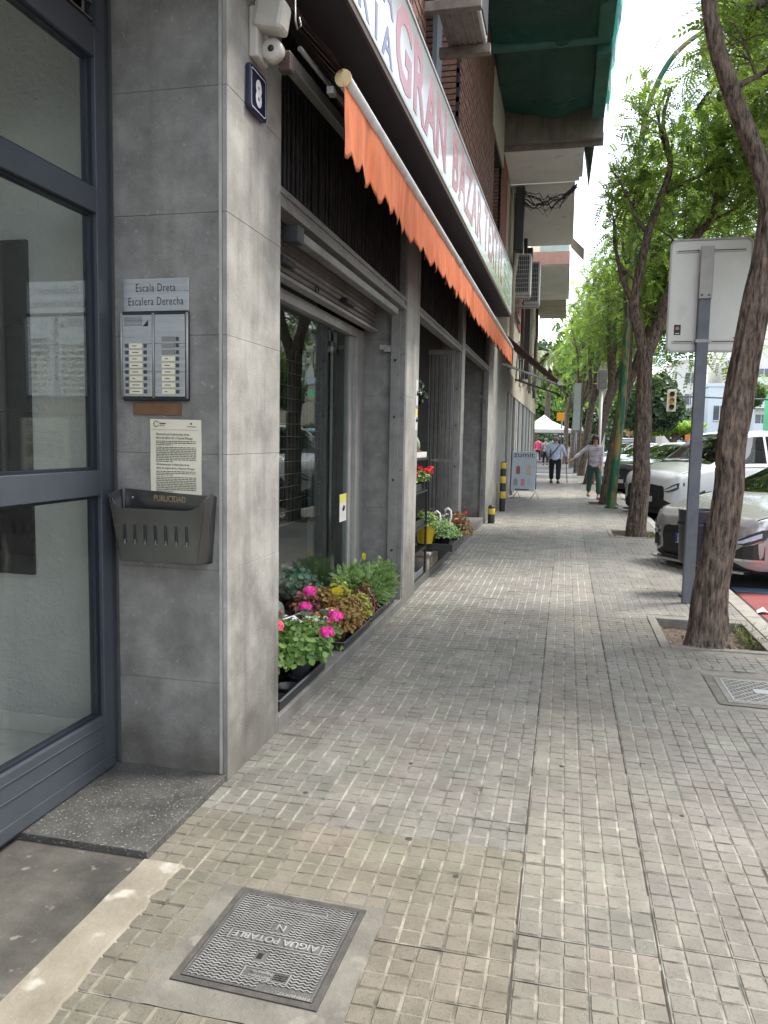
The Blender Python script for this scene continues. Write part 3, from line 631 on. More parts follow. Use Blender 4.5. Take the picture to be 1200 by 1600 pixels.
# stickers on the granite
M_lab=mat('label_white',(.6,.6,.58),rough=.4); M_yel=mat('label_yellow',(.65,.6,.08),rough=.4)
MB().box(-1.565,-1.505,6.4725,6.4745,2.2,2.235).build('sticker',mat('sticker_grey',(.35,.35,.35),(.6,.6,.6),ns=90),bld)
# opening two: recessed glass door, folded gate
o2=sub('shop_door_bay',bld)
MB().box(-2.3,-2.25,7.03,10.0,.1,2.9).build('glass_front',glass('door_glass',(.5,.56,.55),1.2,.06),o2)
for y in (7.1,8.3,9.2): MB().box(-2.25,-2.19,y,y+.08,.1,2.5).build('door_stile',M_alu,o2,bevel=.003)
MB().box(-2.25,-2.19,7.03,10.0,2.35,2.45).build('door_head',M_alu,o2)
MB().box(-2.3,W-.02,7.03,10.0,-.1,.075).build('threshold',M_step,o2)
gt=sub('folded_gate',bld)
for k in range(13):
    x=-1.70+k*.025; MB().box(x,x+.009,9.70+(k%2)*.03,9.73+(k%2)*.03,.08,2.56).build('gate_slat',M_rail,gt)
MB().box(-1.71,-1.375,9.695,9.70,1.17,1.2).build('gate_rail',M_rail,gt); MB().box(-1.71,-1.375,9.695,9.70,2.5,2.56).build('gate_rail',M_rail,gt)
MB().box(-1.36,-1.335,9.1,9.5,.1,.5).build('dummy',M_rail,gt) if False else None
MB().box(-2.2,W-.02,10.3,13.55,-.1,.11).build('threshold',MATS['ledge_concrete'],bld)
MB().box(-2.3,-2.25,10.3,13.5,.1,2.9).build('glass_front',MATS['door_glass'],o2)
# shop room (dark inside)
rm=sub('shop_interior',bld); M_room=mat('shop_paint',(.2,.22,.22),(.28,.3,.29),rough=.8)
MB().box(-5.6,-1.95,3.2,13.5,-.1,.1).build('shop_floor',mat('shop_floor_tile',(.18,.165,.14),(.26,.24,.21),rough=.5,ns=3),rm)
MB().box(-5.7,-5.6,3.12,13.5,-.1,3.3).build('shop_back_wall',M_room,rm); MB().box(-5.7,-1.95,3.13,13.6,3.0,3.1).build('shop_ceiling',M_room,rm)
MB().box(-5.6,-1.95,13.5,13.6,-.1,3.0).build('shop_end_wall',M_room,rm); MB().box(-5.6,-1.96,3.13,3.2,-.1,3.0).build('shop_side_wall',M_room,rm)
MB().box(-1.95,-1.74,3.5,6.47,-.1,.1005).build('display_floor',MATS['shop_floor_tile'],rm)
# wire display grids + shelves behind the glass
gd=thing('display_grid','black and white wire display grid hanging behind the first shop window','display grid',(-2.15,5.7,.1))
q=MB()
for k in range(22): q.tube([(-2.15,4.9+k*.085,.75),(-2.15,4.9+k*.085,2.15)],.0022,4)
for k in range(14): q.tube([(-2.15,4.9,.75+k*.1),(-2.15,6.7,.75+k*.1)],.0035,4)
q.build('wire_mesh',mat('white_wire',(.3,.3,.29)),gd); MB().box(-2.17,-2.13,4.85,4.88,.1,2.2).box(-2.17,-2.13,6.4,6.44,.1,2.2).build('grid_post',M_alu,gd)
sr=thing('shelf_unit','pale glass shelf unit with jars inside the first shop window','shelf',(-2.9,6.3,.1))
for z in (.5,.8,1.15): MB().box(-3.2,-2.75,4.4,7.2,z,z+.02).build('shelf',mat('shelf_white',(.4,.42,.42),rough=.3),sr)
for y in (4.4,5.8,7.16): MB().box(-3.2,-3.16,y,y+.04,.1,1.5).build('upright',M_alu,sr)
for k in range(24):
    y=4.5+rng.uniform(0,2.6); z=rng.choice([.52,.82,1.17]); r=rng.uniform(.03,.06); h=rng.uniform(.08,.2)
    o=MB().lathe([(0,0),(r,0),(r,h*.7),(r*.6,h),(0,h)],(-2.95,y,z),9).build('jar',mat('jar_%d'%(k%3),[(.35,.4,.38),(.5,.2,.2),(.1,.2,.15)][k%3],rough=.2),sr)
tbc=thing('display_table','table under a red cloth inside the first shop window','table',(-2.2,4.4,.1))
MB().box(-2.6,-2.0,4.3,5.0,.86,.88).build('tabletop',mat('red_cloth',(.3,.02,.03),(.42,.04,.05)),tbc); MB().box(-2.6,-2.0,4.3,5.0,.6,.859).build('cloth_skirt',MATS['red_cloth'],tbc)
for a,b in ((-2.55,4.35),(-2.05,4.35),(-2.55,4.95),(-2.05,4.95)): MB().box(a-.02,a+.02,b-.02,b+.02,.1,.6).build('leg',M_alu,tbc)
wv=thing('desk_fan','white appliance standing on the red display table behind glass','appliance',(-2.2,4.55,.88))
MB().lathe([(0,0),(.07,0),(.06,.02),(.02,.05),(.02,.22)],(-2.15,4.5,.88),14).build('stand',M_lab,wv,); MB().lathe([(0,-.03),(.09,-.03),(.11,0),(.09,.04),(0,.04)],(-2.15,4.5,1.2),16,axis='Y').build('head',M_lab,wv)
mug=MB().lathe([(0,0),(.03,0),(.045,.11),(.04,.11),(.028,.01)],(-2.12,4.75,.88),14).build('white_pot',M_lab); tag(mug,'small white pot on the red display table behind glass','pot')
# ---- brick upper wall
bw=sub('brick_wall',bld)
WIN=[(7.0,9.2,4.75,6.5),(13.3,14.75,4.7,6.4)]
def inwin(y,z): return any(a-.02<y<b+.02 and c-.02<z<d+.02 for a,b,c,d in WIN)
rows_=MB(); base=MB()
r_=0; z=4.35
while z<8.4:
    y=1.2+(.13 if r_%2 else 0)
    while y<15.1:
        a,b=y,y+.245
        for (p,q_,c,d) in WIN:
            if c-.03<z<d+.0:
                if a<p<b: b=p
                if p<=a<q_ and b>q_: a=q_
        if b-a>.03 and not inwin((a+b)/2,z+.02): rows_.box(W-.05,W+rng.normal(0,.002),a,b-.016,z,z+.056)
        y+=.255
    z+=.079; r_+=1
rows_.build('brick_courses',M_brick,bw,kind='stuff')
def wallholes(mb,y0,y1,z0,z1,x0,x1,H):
    ys=sorted({y0,y1,*[h[0] for h in H],*[h[1] for h in H]}); zs=sorted({z0,z1,*[h[2] for h in H],*[h[3] for h in H]})
    for i in range(len(ys)-1):
        for j in range(len(zs)-1):
            cy,cz=(ys[i]+ys[i+1])/2,(zs[j]+zs[j+1])/2
            if not any(h[0]<cy<h[1] and h[2]<cz<h[3] for h in H): mb.box(x0,x1,ys[i],ys[i+1],zs[j],zs[j+1])
wallholes(base,-4,15.12,4.3,14,W-.4,W-.012,WIN); base.build('brick_mortar',M_bmort,bw)
# brick reveals facing the street walker
for (a,b,c,d) in WIN:
    rv=MB(); z=c
    while z<d-.02: rv.box(W-.24,W-.052,b-.012,b+.003,z,z+.05); z+=.064
    rv.build('brick_reveal',M_brick,bw,kind='stuff')
    wn=sub('window',bld); MB().box(W-.3,W-.27,a,b,c,d).build('pane',glass('dark_window',(.15,.17,.18),1.0,.08),wn)
    MB().box(W-.27,W-.22,a,a+.07,c,d).box(W-.27,W-.22,b-.08,b-.013,c,d).box(W-.27,W-.22,a+.07,b-.08,d-.08,d).box(W-.27,W-.22,(a+b)/2-.03,(a+b)/2+.03,c+.06,d-.08).box(W-.27,W-.22,a+.07,b-.08,c,c+.06).build('frame',mat('grey_window_frame',(.25,.27,.29),rough=.4),wn)
MB().box(W-.05,W+.015,12.9,14.9,6.45,7.35).build('plaster_panel',mat('pale_panel',(.42,.38,.32),(.5,.46,.4),rough=.8,ns=3),bld)
# unseen upper building behind and above the camera, added to shade the entrance
MB().box(W-.4,W-.001,-6,2.9,3.7,4.3).build('unseen_upper_band',M_conc,bld); MB().box(-1.95,W-.001,-6,2.9,3.62,3.7).build('unseen_recess_ceiling',M_core,bld)
MB().box(-8,W-.41,-6,17.5,3.4,14).build('building_mass',M_core,bld)
MB().box(-1.95,W-.001,-6,-.3,-.1,3.62).build('unseen_pier_wall',M_gran,bld)
# balconies of the near building
bal=sub('netted_balcony',bld)
MB().box(W-.02,.455,15.12,15.2,6.83,7.05).box(W-.02,.44,14.98,15.118,6.9,8.0).build('end_beam',M_conc,bal,bevel=.01)
MB().box(W,.40,8.5,14.97,7.62,7.8).build('slab',M_conc,bal)
M_netb=mat('wrapped_beam',(.03,.12,.1),(.07,.2,.165),rough=.7,ns=3,bump=2,bs=25)
MB().box(W,.43,12.3,12.5,7.33,7.62).box(.22,.44,12.51,14.9,7.2,7.62).box(.22,.44,8.5,12.29,7.3,7.62).build('wrapped_beam',M_netb,bal,bevel=.02)
MB().box(.4,.44,8.5,14.97,7.81,8.9).build('balcony_front',M_netb,bal)
# sagging net under the slab
M_net=bpy.data.materials.new('green_net'); M_net.use_nodes=True; t_=M_net.node_tree; p_=t_.nodes['Principled BSDF']; p_.inputs['Base Color'].default_value=(.05,.17,.148,1); p_.inputs['Roughness'].default_value=.6
tr_=t_.nodes.new('ShaderNodeBsdfTransparent'); tl_=t_.nodes.new('ShaderNodeBsdfTranslucent'); tl_.inputs[0].default_value=(.02,.3,.22,1)
ma_=t_.nodes.new('ShaderNodeMixShader'); ma_.inputs[0].default_value=.5; mb_=t_.nodes.new('ShaderNodeMixShader'); mb_.inputs[0].default_value=.36
t_.links.new(p_.outputs[0],ma_.inputs[1]); t_.links.new(tl_.outputs[0],ma_.inputs[2]); t_.links.new(ma_.outputs[0],mb_.inputs[1]); t_.links.new(tr_.outputs[0],mb_.inputs[2]); t_.links.new(mb_.outputs[0],t_.nodes['Material Output'].inputs[0])
def netsheet(nx,ny,fn):
    V=[];F=[]
    for i in range(nx+1):
        for j in range(ny+1): V.append(fn(i/nx,j/ny))
    for i in range(nx):
        for j in range(ny): a=i*(ny+1)+j; F.append((a,a+1,a+ny+2,a+ny+1))
    return np.array(V),np.array(F)
def fnet(u,v):
    x=W+.02+u*1.83; y=8.6+v*6.45
    fold=.05*math.sin(9*u+7*v+2*mnoise.noise(Vector((u*3,v*3,0))))+.06*mnoise.noise(Vector((u*6,v*14,2)))
    sag=.22*math.sin(math.pi*min(1,max(0,(v-.6)/.4)))*(.4+math.sin(math.pi*u)*.6) if v>.6 else .08*math.sin(math.pi*v/.6)
    edge=.12*mnoise.noise(Vector((u*4,5,0))) if v>.97 else 0
    return (x,y+edge,7.44-sag*1.15+fold*.6+(.25 if v>.985 else 0)-.12*(1-abs(u*2-1)))
V,F=netsheet(40,70,fnet); o=link('safety_net',npmesh('safety_net',V,F,M_net,smooth=True),bal)
def fnet2(u,v):
    y=8.6+u*6.35; z=7.18+v*1.75; return (.47+.03*math.sin(u*40+3*v)+.04*mnoise.noise(Vector((u*12,v*5,0))),y,z+(.12*mnoise.noise(Vector((u*9,0,4))) if v==0 else 0))
V,F=netsheet(70,14,fnet2); link('safety_net',npmesh('safety_net',V,F,M_net,smooth=True),bal)
# ================================================================ shop sign
M_sign=mat('sign_acrylic',(.36,.365,.36),(.42,.425,.42),rough=.1,ns=.8,spec=.7)
sgn=thing('shop_sign','long white shop sign with faded red GRAN BAZAR letters above the orange awning','sign',(-1.03,8,3.5))
XS=-1.03
zb=lambda y:3.401+(y-3.53)*.0198; zt=lambda y:4.075+(y-4.82)*.0388
YA,YB=2.0,14.0
p=MB(); p.extrude([(XS-.012,YA,zb(YA)+.035),(XS-.012,YB,zb(YB)+.035),(XS-.012,YB,zt(YB)),(XS-.012,YA,zt(YA))],(.011,0,0)); p.build('panel',M_sign,sgn)
p=MB(); p.extrude([(XS-.014,YA,zb(YA)),(XS-.014,YB,zb(YB)),(XS-.014,YB,zb(YB)+.034),(XS-.014,YA,zb(YA)+.034)],(.016,0,0)); p.build('bottom_trim',M_brn,sgn)
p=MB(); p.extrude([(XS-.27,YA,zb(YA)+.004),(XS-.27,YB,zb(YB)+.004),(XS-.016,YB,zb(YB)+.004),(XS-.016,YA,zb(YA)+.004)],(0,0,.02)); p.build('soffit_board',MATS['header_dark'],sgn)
M_signf=mat('sign_frame_metal',(.5,.5,.49),rough=.3,metal=.4)
p=MB()
for (f0,o) in ((zb,.036),(zt,-.018)): p.extrude([(XS-.001,YA,f0(YA)+o),(XS-.001,YB,f0(YB)+o),(XS-.001,YB,f0(YB)+o+.018),(XS-.001,YA,f0(YA)+o+.018)],(.008,0,0))
p.box(XS-.001,XS+.007,YB-.02,YB,zb(YB)+.055,zt(YB)-.019); p.build('edge_trim',M_signf,sgn)
p=MB(); p.extrude([(XS-.27,YB,zb(YB)),(XS-.27,YB,zt(YB)),(XS-.014,YB,zt(YB)),(XS-.014,YB,zb(YB))],(0,.012,0)); p.extrude([(XS-.27,YA,zt(YA)+.0),(XS-.27,YB,zt(YB)),(XS-.014,YB,zt(YB)),(XS-.014,YA,zt(YA))],(0,0,.01)); p.build('casing',M_signf,sgn)
M_pink=mat('faded_red_vinyl',(.33,.09,.11),(.4,.14,.16),rough=.2,ns=3); M_blu=mat('faded_blue_vinyl',(.11,.13,.27),(.17,.19,.33),rough=.25,ns=3)
def letters(s,y0,y1,z,size,m,slope=.028,off=0,name='letter'):
    n=len(s)
    for k,chh in enumerate(s):
        if chh==' ': continue
        y=y0+(y1-y0)*(k+.5)/n
        text(name,chh,m,sgn,(XS-.0005,y,z+slope*(y-y0)),(0,1,slope),(0,0,1),size,sx=(y1-y0)/n/size*1.42,depth=.0016,align='CENTER',offset=off)
letters('GRAN',4.52,6.42,3.545,.62,M_pink,off=.018)
letters('BAZAR',6.72,9.1,3.62,.64,M_pink,off=.018)
letters('TEXTIL',9.35,12.1,3.72,.7,M_pink,off=.018)
letters('CRERIA',2.9,4.45,3.475,.25,M_blu,slope=.018,off=.004)
letters('RIA',3.67,4.45,3.75,.25,M_blu,slope=.02,off=.004)
M_grnv=mat('grey_green_vinyl',(.22,.33,.29),(.33,.42,.38),rough=.25)
for k in range(5):
    for y0_,y1_ in ((12.3,12.95),(13.05,13.7)): MB().box(XS-.0009,XS+.0006,y0_,y1_-.12*(k%2),3.75+.13*k,3.83+.13*k).build('small_print',M_grnv,sgn)
# cable bundle above the sign
M_cab=mat('black_cable',(.01,.01,.012),(.022,.022,.024),rough=.45)
cb=thing('cable_bundle','thick bundle of black cables running along the top of the shop sign','cables',(-1.2,8,4.2))
for k in range(16):
    ph=rng.uniform(0,6); dx=rng.uniform(-.06,.08); dz=rng.uniform(.03,.2)
    pts=[(-1.23+dx+.02*math.sin(y*1.3+ph),y,zt(y)+dz+.035*math.sin(y*2.2+ph)+.02*math.sin(y*5+ph)) for y in np.linspace(2.5,14.3,50)]
    MB().tube(pts,rng.choice([.006,.009,.013]),6).build('cable',M_cab,cb)
MB().tube([(-1.3,y,zt(y)+.34) for y in np.linspace(2.5,15,12)],.022,8).build('conduit',M_cab,cb)
# ================================================================ orange awning
M_orng=mat('orange_canvas',(.46,.11,.035),(.58,.165,.065),rough=.85,ns=4,nd=8,bump=1.6,bs=22,vec=(1,3,.6),c3=(.3,.085,.035),s3=3,a3=.5,streak=.45,streakc=(.22,.09,.05))
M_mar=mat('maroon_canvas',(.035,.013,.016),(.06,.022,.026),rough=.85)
M_arm=mat('grey_arm',(.17,.165,.155),(.24,.235,.22),rough=.4,metal=.4,ns=9)
M_cream=mat('cream_enamel',(.42,.4,.35),(.52,.5,.45),rough=.4,ns=9,c3=(.2,.15,.1),s3=20,a3=.3)
aw=thing('shop_awning','retracted awning with scalloped orange valance hanging below the white shop sign','awning',(-1.2,3.2,3.1))
XB=-1.03; zbar=lambda y:3.045+(y-3.485)*.0087
pts=[(XB,y,zbar(y)) for y in (3.485,7.3)]; MB().tube(pts,.034,16).build('front_bar',mat('white_tube',(.5,.5,.48),(.62,.62,.6),rough=.35,ns=5,streak=.2),aw)
MB().tube([(XB,y,zbar(y)) for y in (7.31,14.5)],.034,16).build('front_bar',MATS['white_tube'],aw)
for y in (7.25,10.9): MB().tube([(XB,y,zbar(y)),(XB,y+.05,zbar(y))],.039,16).build('bar_joint',M_cream,aw)
MB().tube([(XB,3.475,zbar(3.48)),(XB,3.4845,zbar(3.48))],.039,14).build('end_cap',mat('yellowed_cap',(.55,.42,.2),(.6,.5,.28),rough=.5),aw)
# fabric from roller to bar
nf=60; q=MB()
for k in range(nf):
    y0=3.30+k*(14.5-3.30)/nf; y1=y0+(14.5-3.30)/nf
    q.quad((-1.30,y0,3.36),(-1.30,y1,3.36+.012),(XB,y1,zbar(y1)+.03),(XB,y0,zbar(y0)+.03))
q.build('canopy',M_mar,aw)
MB().tube([(-1.29,3.4,3.38),(-1.29,14.5,3.41)],.03,10).build('roller_tube',M_brn,aw)
# valance with scallops and gathers
nu,nv=620,12; V=np.zeros(((nu+1)*(nv+1),3)); 
for i in range(nu+1):
    y=3.455+i*(14.5-3.455)/nu; sc=.235; ph=(y/sc)%1.0
    lobe=.078*max(0,1-abs(2*ph-1)**3.2)**.55; ln=.245+lobe+.02*mnoise.noise(Vector((y*1.3,0,0)))+.012*mnoise.noise(Vector((y*9,3,0)))
    if y<3.53: ln=.30+lobe*.4
    for j in range(nv+1):
        v=j/nv; wv_=.009*math.sin(y*2*math.pi/sc)*v**1.3+.032*mnoise.noise(Vector((y*4,v*.5,7)))*v**.7+.008*mnoise.noise(Vector((y*24,v*2,7)))*v
        V[i*(nv+1)+j]=(XB+.012+wv_,y+.012*mnoise.noise(Vector((y*7,v*2,1)))*v,zbar(y)-.02-ln*v)
idx=np.arange(nu*(nv+1)).reshape(nu,nv+1)[:,:-1].ravel(); F=np.stack([idx,idx+1,idx+nv+2,idx+nv+1],1)
vo=link('valance',npmesh('valance',V,F,M_orng,smooth=True),aw); sd_=vo.modifiers.new('solid','SOLIDIFY'); sd_.thickness=.0015
hem=MB(); 
for k in range(0): pass
# bracket and folding arm
br=sub('arm_bracket',aw)
bx=-1.24
MB().lathe([(0,-.026),(.035,-.026),(.046,-.018),(.046,.02),(.03,.028),(0,.028)],(bx-.01,3.19,3.045),20,axis='Y').build('elbow_disc',M_cream,br)
for k in range(12):
    a=k*math.pi/6; MB().obox((bx-.01+.026*math.cos(a),3.1625,3.045+.026*math.sin(a)),(.006*math.cos(a)+.012*abs(math.cos(a)),0,0),(0,.003,0),(0,0,.012)).build('rib',M_alu,br) if k<0 else None
MB().lathe([(0,-.031),(.012,-.031),(.014,-.026)],(bx-.01,3.19,3.045),10,axis='Y').build('bolt',M_blk,br)
MB().obox((bx+.0,3.15,3.16),(.13,0,-.03),(0,.10,0),(.02,0,.12)).build('hood',M_cream,br,bevel=.02)
MB().box(W,bx-.05,3.12,3.24,3.0,3.2).build('wall_plate',M_cream,br,bevel=.008)
MB().obox((bx+.03,3.24,3.015),(.055,0,0),(0,.05,0),(0,0,.075)).build('fork',M_brn,br,bevel=.006)
arm=sub('folding_arm',aw)
MB().obox((-1.20,4.15,3.065),(.05,0,0),(.03,1.85,.06),(0,0,.055)).build('arm_profile',M_arm,arm,bevel=.004)
MB().box(-1.175,-1.17,3.3,5.0,3.07,3.08).build('arm_groove',M_blk,arm) if False else None
MB().tube([(-1.165,3.28,3.09),(-1.12,5.05,3.16)],.011,8).build('arm_rod',M_arm,arm)
MB().tube([(-1.13,3.12,3.20),(-1.128,3.12,3.12),(-1.12,3.125,3.085),(-1.105,3.125,3.10),(-1.112,3.12,3.13)],.004,6).build('crank_eye',M_alu,br)
MB().obox((-1.09,3.5,3.0),(.03,0,0),(0,.05,0),(0,0,.03)).build('bar_clamp',M_alu,aw)
# second arm further along
MB().obox((-1.2,9.3,3.12),(.05,0,0),(0,1.9,.02),(0,0,.055)).build('arm_profile',M_arm,arm,bevel=.004)
# ================================================================ things on the granite pier
YP=2.912
M_steel=mat('brushed_steel',(.34,.36,.38),(.46,.48,.5),rough=.3,metal=.7,ns=3,vec=(1,1,30))
M_ink=mat('black_ink',(.015,.015,.018),rough=.6)
M_nlab=mat('name_label',(.62,.58,.42),(.7,.66,.5),rough=.4)
M_btn=mat('grey_button',(.05,.055,.065),rough=.4)
pl=thing('name_plate','brushed metal plate reading Escala Dreta Escalera Derecha above the intercom','sign',(-1.64,YP,2.01))
MB().box(-1.784,-1.494,YP-.006,YP,1.946,2.076).build('plate',M_steel,pl,bevel=.001)
for s,z in (('Escala Dreta',2.024),('Escalera Derecha',1.970)): text_split('letter',s,M_ink,pl,(-1.639,YP-.0062,z),(1,0,0),(0,0,1),.046,sx=.68,depth=.0004,spacing=1.12)
ip=thing('intercom_panel','metal intercom panel with two columns of cream name labels and buttons','intercom',(-1.64,YP,1.76))
MB().box(-1.782,-1.490,YP-.024,YP,1.585,1.945).build('housing',M_blk,ip,bevel=.006)
for (a,b) in ((-1.776,-1.646),(-1.632,-1.500)):
    for (c,d) in ((1.602,1.700),(1.7015,1.812),(1.8135,1.928)): MB().box(a,b,YP-.03,YP-.0245,c,d).build('module',M_steel,ip,bevel=.0008)
for x in (-1.786,-1.643,-1.494): MB().tube([(x+.003,YP-.027,1.595),(x+.003,YP-.027,1.935)],.006,10).build('column_rail',M_alu,ip)
sg=sub('speaker_grille',ip); k0=MB()
for i in range(16):
    for j in range(8): k0.box(-1.768+i*.0052,-1.7655+i*.0052,YP-.0308,YP-.0301,1.885+j*.0048,1.8875+j*.0048)
k0.build('speaker_holes',M_ink,ip,kind='stuff'); bpy.data.objects.remove(sg)
MB().poly([(-1.685,YP-.0306,1.882),(-1.660,YP-.0306,1.882),(-1.660,YP-.0306,1.908)]).build('triangle_mark',M_ink,ip)
for (x0,n,empty,side) in ((-1.745,8,0,2),(-1.600,9,3,1)):
    for k in range(n):
        z=1.612+k*.0262 if side==2 else 1.612+k*.0262
        e=(side==1 and k>=n-empty)
        MB().box(x0,x0+.058,YP-.032,YP-.0302,z,z+.019).build('name_label',M_nlab if not e else mat('empty_slot',(.2,.2,.18)),ip)
        if not e: MB().box(x0+.012,x0+.012+rng.uniform(.012,.034),YP-.0324,YP-.0321,z+.008,z+.011).build('label_print',M_ink,ip)
        for xx in ((x0-.019,x0+.064) if side==2 else (x0+.062,)):
            MB().box(xx,xx+.014,YP-.0335,YP-.0302,z+.002,z+.017).build('button',M_btn,ip,bevel=.001)
tag(MB().box(-1.747,-1.53,YP-.005,YP,1.528,1.578).build('brass_plate',mat('dull_brass',(.16,.085,.045),(.22,.125,.07),rough=.4,metal=.5,ns=20),bevel=.001),'small brown brass plate under the intercom panel','plate')
pa=thing('notice','cream paper notice about street works stuck between intercom and leaflet box','notice',(-1.55,YP,1.35))
P0=MB(); 
for k in range(8):
    z0=1.19+k*.0402
    f=lambda z: YP-.0012-.0015*math.sin(z*30)
    P0.quad((-1.672,f(z0),z0),(-1.442,f(z0)-.001,z0-.002),(-1.442,f(z0+.0402)-.001,z0+.0382),(-1.672,f(z0+.0402),z0+.0402))
P0.build('sheet',mat('cream_paper',(.62,.59,.46),(.7,.67,.54),rough=.8,ns=2),pa)
tl=lambda s,z,sz,x=-1.645,sx=.8: text('print',s,M_ink,pa,(x,YP-.004,z),(1,0,-.01),(0,0,1),sz,sx=sx,depth=.0002)
tl('Afectacions per la darrera fase de les',1.447,.0125); tl('obres de millora del c. Francesc Moragas',1.432,.0125)
tl('Afectaciones por la última fase de las',1.323,.0125); tl('obras de mejora de la c. Francesc Moragas',1.308,.0125)
q=MB()
for z0,n in ((1.42,3),(1.395,9),(1.296,3),(1.272,9)):
    for k in range(n):
        z=z0-k*.0072; x=-1.645; e=-1.465 if k<n-1 else -1.57
        while x<e: l=rng.uniform(.006,.02); q.box(x,min(x+l,e),YP-.0044,YP-.0041,z,z+.0026); x+=l+.003
q.box(-1.665,-1.455,YP-.0044,YP-.0041,1.468,1.4688)
for a in range(9): q.obox((-1.643+.011*math.cos(.7+a*.6),YP-.0042,1.492+.011*math.sin(.7+a*.6)),(.004,0,0),(0,.0003,0),(0,0,.004))
q.box(-1.628,-1.6,YP-.0044,YP-.0041,1.492,1.496).box(-1.628,-1.605,YP-.0044,YP-.0041,1.485,1.487).box(-1.49,-1.484,YP-.0044,YP-.0041,1.49,1.498).box(-1.505,-1.465,YP-.0044,YP-.0041,1.481,1.483)
q.build('small_print',M_ink,pa,kind='stuff')
# leaflet box
M_box=mat('dark_steel',(.11,.11,.11),(.17,.17,.17),rough=.22,metal=.85,ns=3)
lb=thing('leaflet_box','dark polished metal PUBLICIDAD leaflet box screwed to the pier below the notice','leaflet box',(-1.6,YP,1.05))
d=.105
def sheet(nm,pts,th,m=M_box): return MB().extrude(pts,th).build(nm,m,lb,bevel=.0012)
sheet('back_plate',[(-1.80,YP-.0035,.925),(-1.395,YP-.0035,.925),(-1.375,YP-.0035,1.20),(-1.79,YP-.0035,1.222)],(0,.003,0))
fy=YP-d
prof=[(-1.765,fy+.02,.93),(-1.425,fy+.02,.93),(-1.378,fy,1.20),(-1.392,fy,1.195),(-1.412,fy+.001,1.165),(-1.44,fy+.002,1.150),(-1.47,fy+.002,1.146),(-1.75,fy+.002,1.150),(-1.775,fy+.001,1.165),(-1.787,fy,1.19),(-1.806,fy,1.205)]
sheet('front_plate',prof,(0,.003,0))
sheet('side_plate',[(-1.425,fy+.0235,.93),(-1.378,fy+.0035,1.20),(-1.378,YP-.045,1.215),(-1.378,YP-.004,1.20),(-1.4,YP-.004,.93)],(.003,0,0))
sheet('side_plate',[(-1.765,fy+.0235,.93),(-1.806,fy+.0035,1.205),(-1.802,YP-.004,1.22),(-1.79,YP-.004,.93)],(-.003,0,0))
sheet('base_plate',[(-1.765,fy+.0235,.93),(-1.425,fy+.0235,.93),(-1.4,YP-.004,.927),(-1.79,YP-.004,.927)],(0,0,-.003))
for k in range(7):
    x=-1.742+k*.046
    MB().obox((x,fy+.0085,1.045),(.0035,0,0),(0,.0022,0),(0,-.0035,.075)).build('slot',M_ink,lb)
    MB().obox((x+.008,fy+.0085,1.045),(.0022,0,0),(0,.0022,0),(0,-.0035,.075)).build('slot',M_ink,lb)
    MB().obox((x+.003,fy+.011,1.012),(.009,0,0),(0,.0012,0),(0,0,.018)).build('slot_glint',M_steel,lb)
for x in (-1.755,-1.415): MB().lathe([(0,-.0065),(.004,-.006),(.005,-.0036)],(x,YP,1.185),10,axis='Y').build('screw',M_steel,lb)
text('lettering','PUBLICIDAD',mat('brass_letters',(.3,.22,.1),rough=.5),lb,(-1.585,YP-.0042,1.172),(1,0,-.03),(0,0,1),.036,sx=.72,depth=.0005,align='CENTER')
# number plaque
nb=thing('number_plaque','dark blue enamel plaque with white number 8 on the granite pier','sign',(W,3.17,2.85))
def rrect(y0,y1,z0,z1,r,x): 
    P=[]
    for cy,cz,a0 in ((y1-r,z0+r,-90),(y1-r,z1-r,0),(y0+r,z1-r,90),(y0+r,z0+r,180)):
        for k in range(4): a=R_(a0+30*k); P.append((x,cy+r*math.cos(a),cz+r*math.sin(a)))
    return P
M_nav=mat('navy_enamel',(.012,.014,.04),(.018,.02,.05),rough=.15); M_enw=mat('white_enamel',(.75,.76,.74),rough=.2)
MB().extrude(rrect(3.085,3.265,2.785,2.965,.016,W+.001),(.022,0,0)).build('plate',M_nav,nb,bevel=.003)
q=MB(); o_=rrect(3.098,3.252,2.798,2.952,.012,W+.0234); i_=rrect(3.1015,3.2485,2.8015,2.9485,.01,W+.0234)
for k in range(16): q.quad(o_[k],o_[(k+1)%16],i_[(k+1)%16],i_[k])
q.build('border',M_enw,nb); text('numeral','8',M_enw,nb,(W+.0236,3.175,2.825),(0,1,0),(0,0,1),.14,sx=.85,depth=.0006,align='CENTER',offset=.006)
# stickers on pier two and glass
def stk(nm,lab,y0,y1,z0,z1,x,mt1,yel=True):
    r=thing(nm,lab,'sticker',(x,y0,z0)); MB().box(x,x+.0012,y0,y1,z0,z1).build('sheet',mt1,r)
    if yel: MB().box(x+.0013,x+.0018,y0+.004,y1-.004,z1-(z1-z0)*.28,z1-.004).build('yellow_band',M_yel,r)
    MB().tube([(x+.0014,(y0+y1)/2-.01,z0+(z1-z0)*.42),(x+.0026,(y0+y1)/2+.02,z0+(z1-z0)*.55)],.014,6).build('camera_pictogram',M_ink,r)
    return r
stk('warning_sticker','white and yellow camera warning notice on the second granite pier',6.90,7.01,1.53,1.72,W+.0007,M_lab)
stk('opening_sticker','narrow white notice above the camera warning on second pier',6.92,7.01,1.75,1.98,W+.0007,M_lab,False)
stk('alarm_sticker','white and yellow notice on the lower right of the first shop window',5.86,6.05,.78,1.0,XG-.001,M_lab)
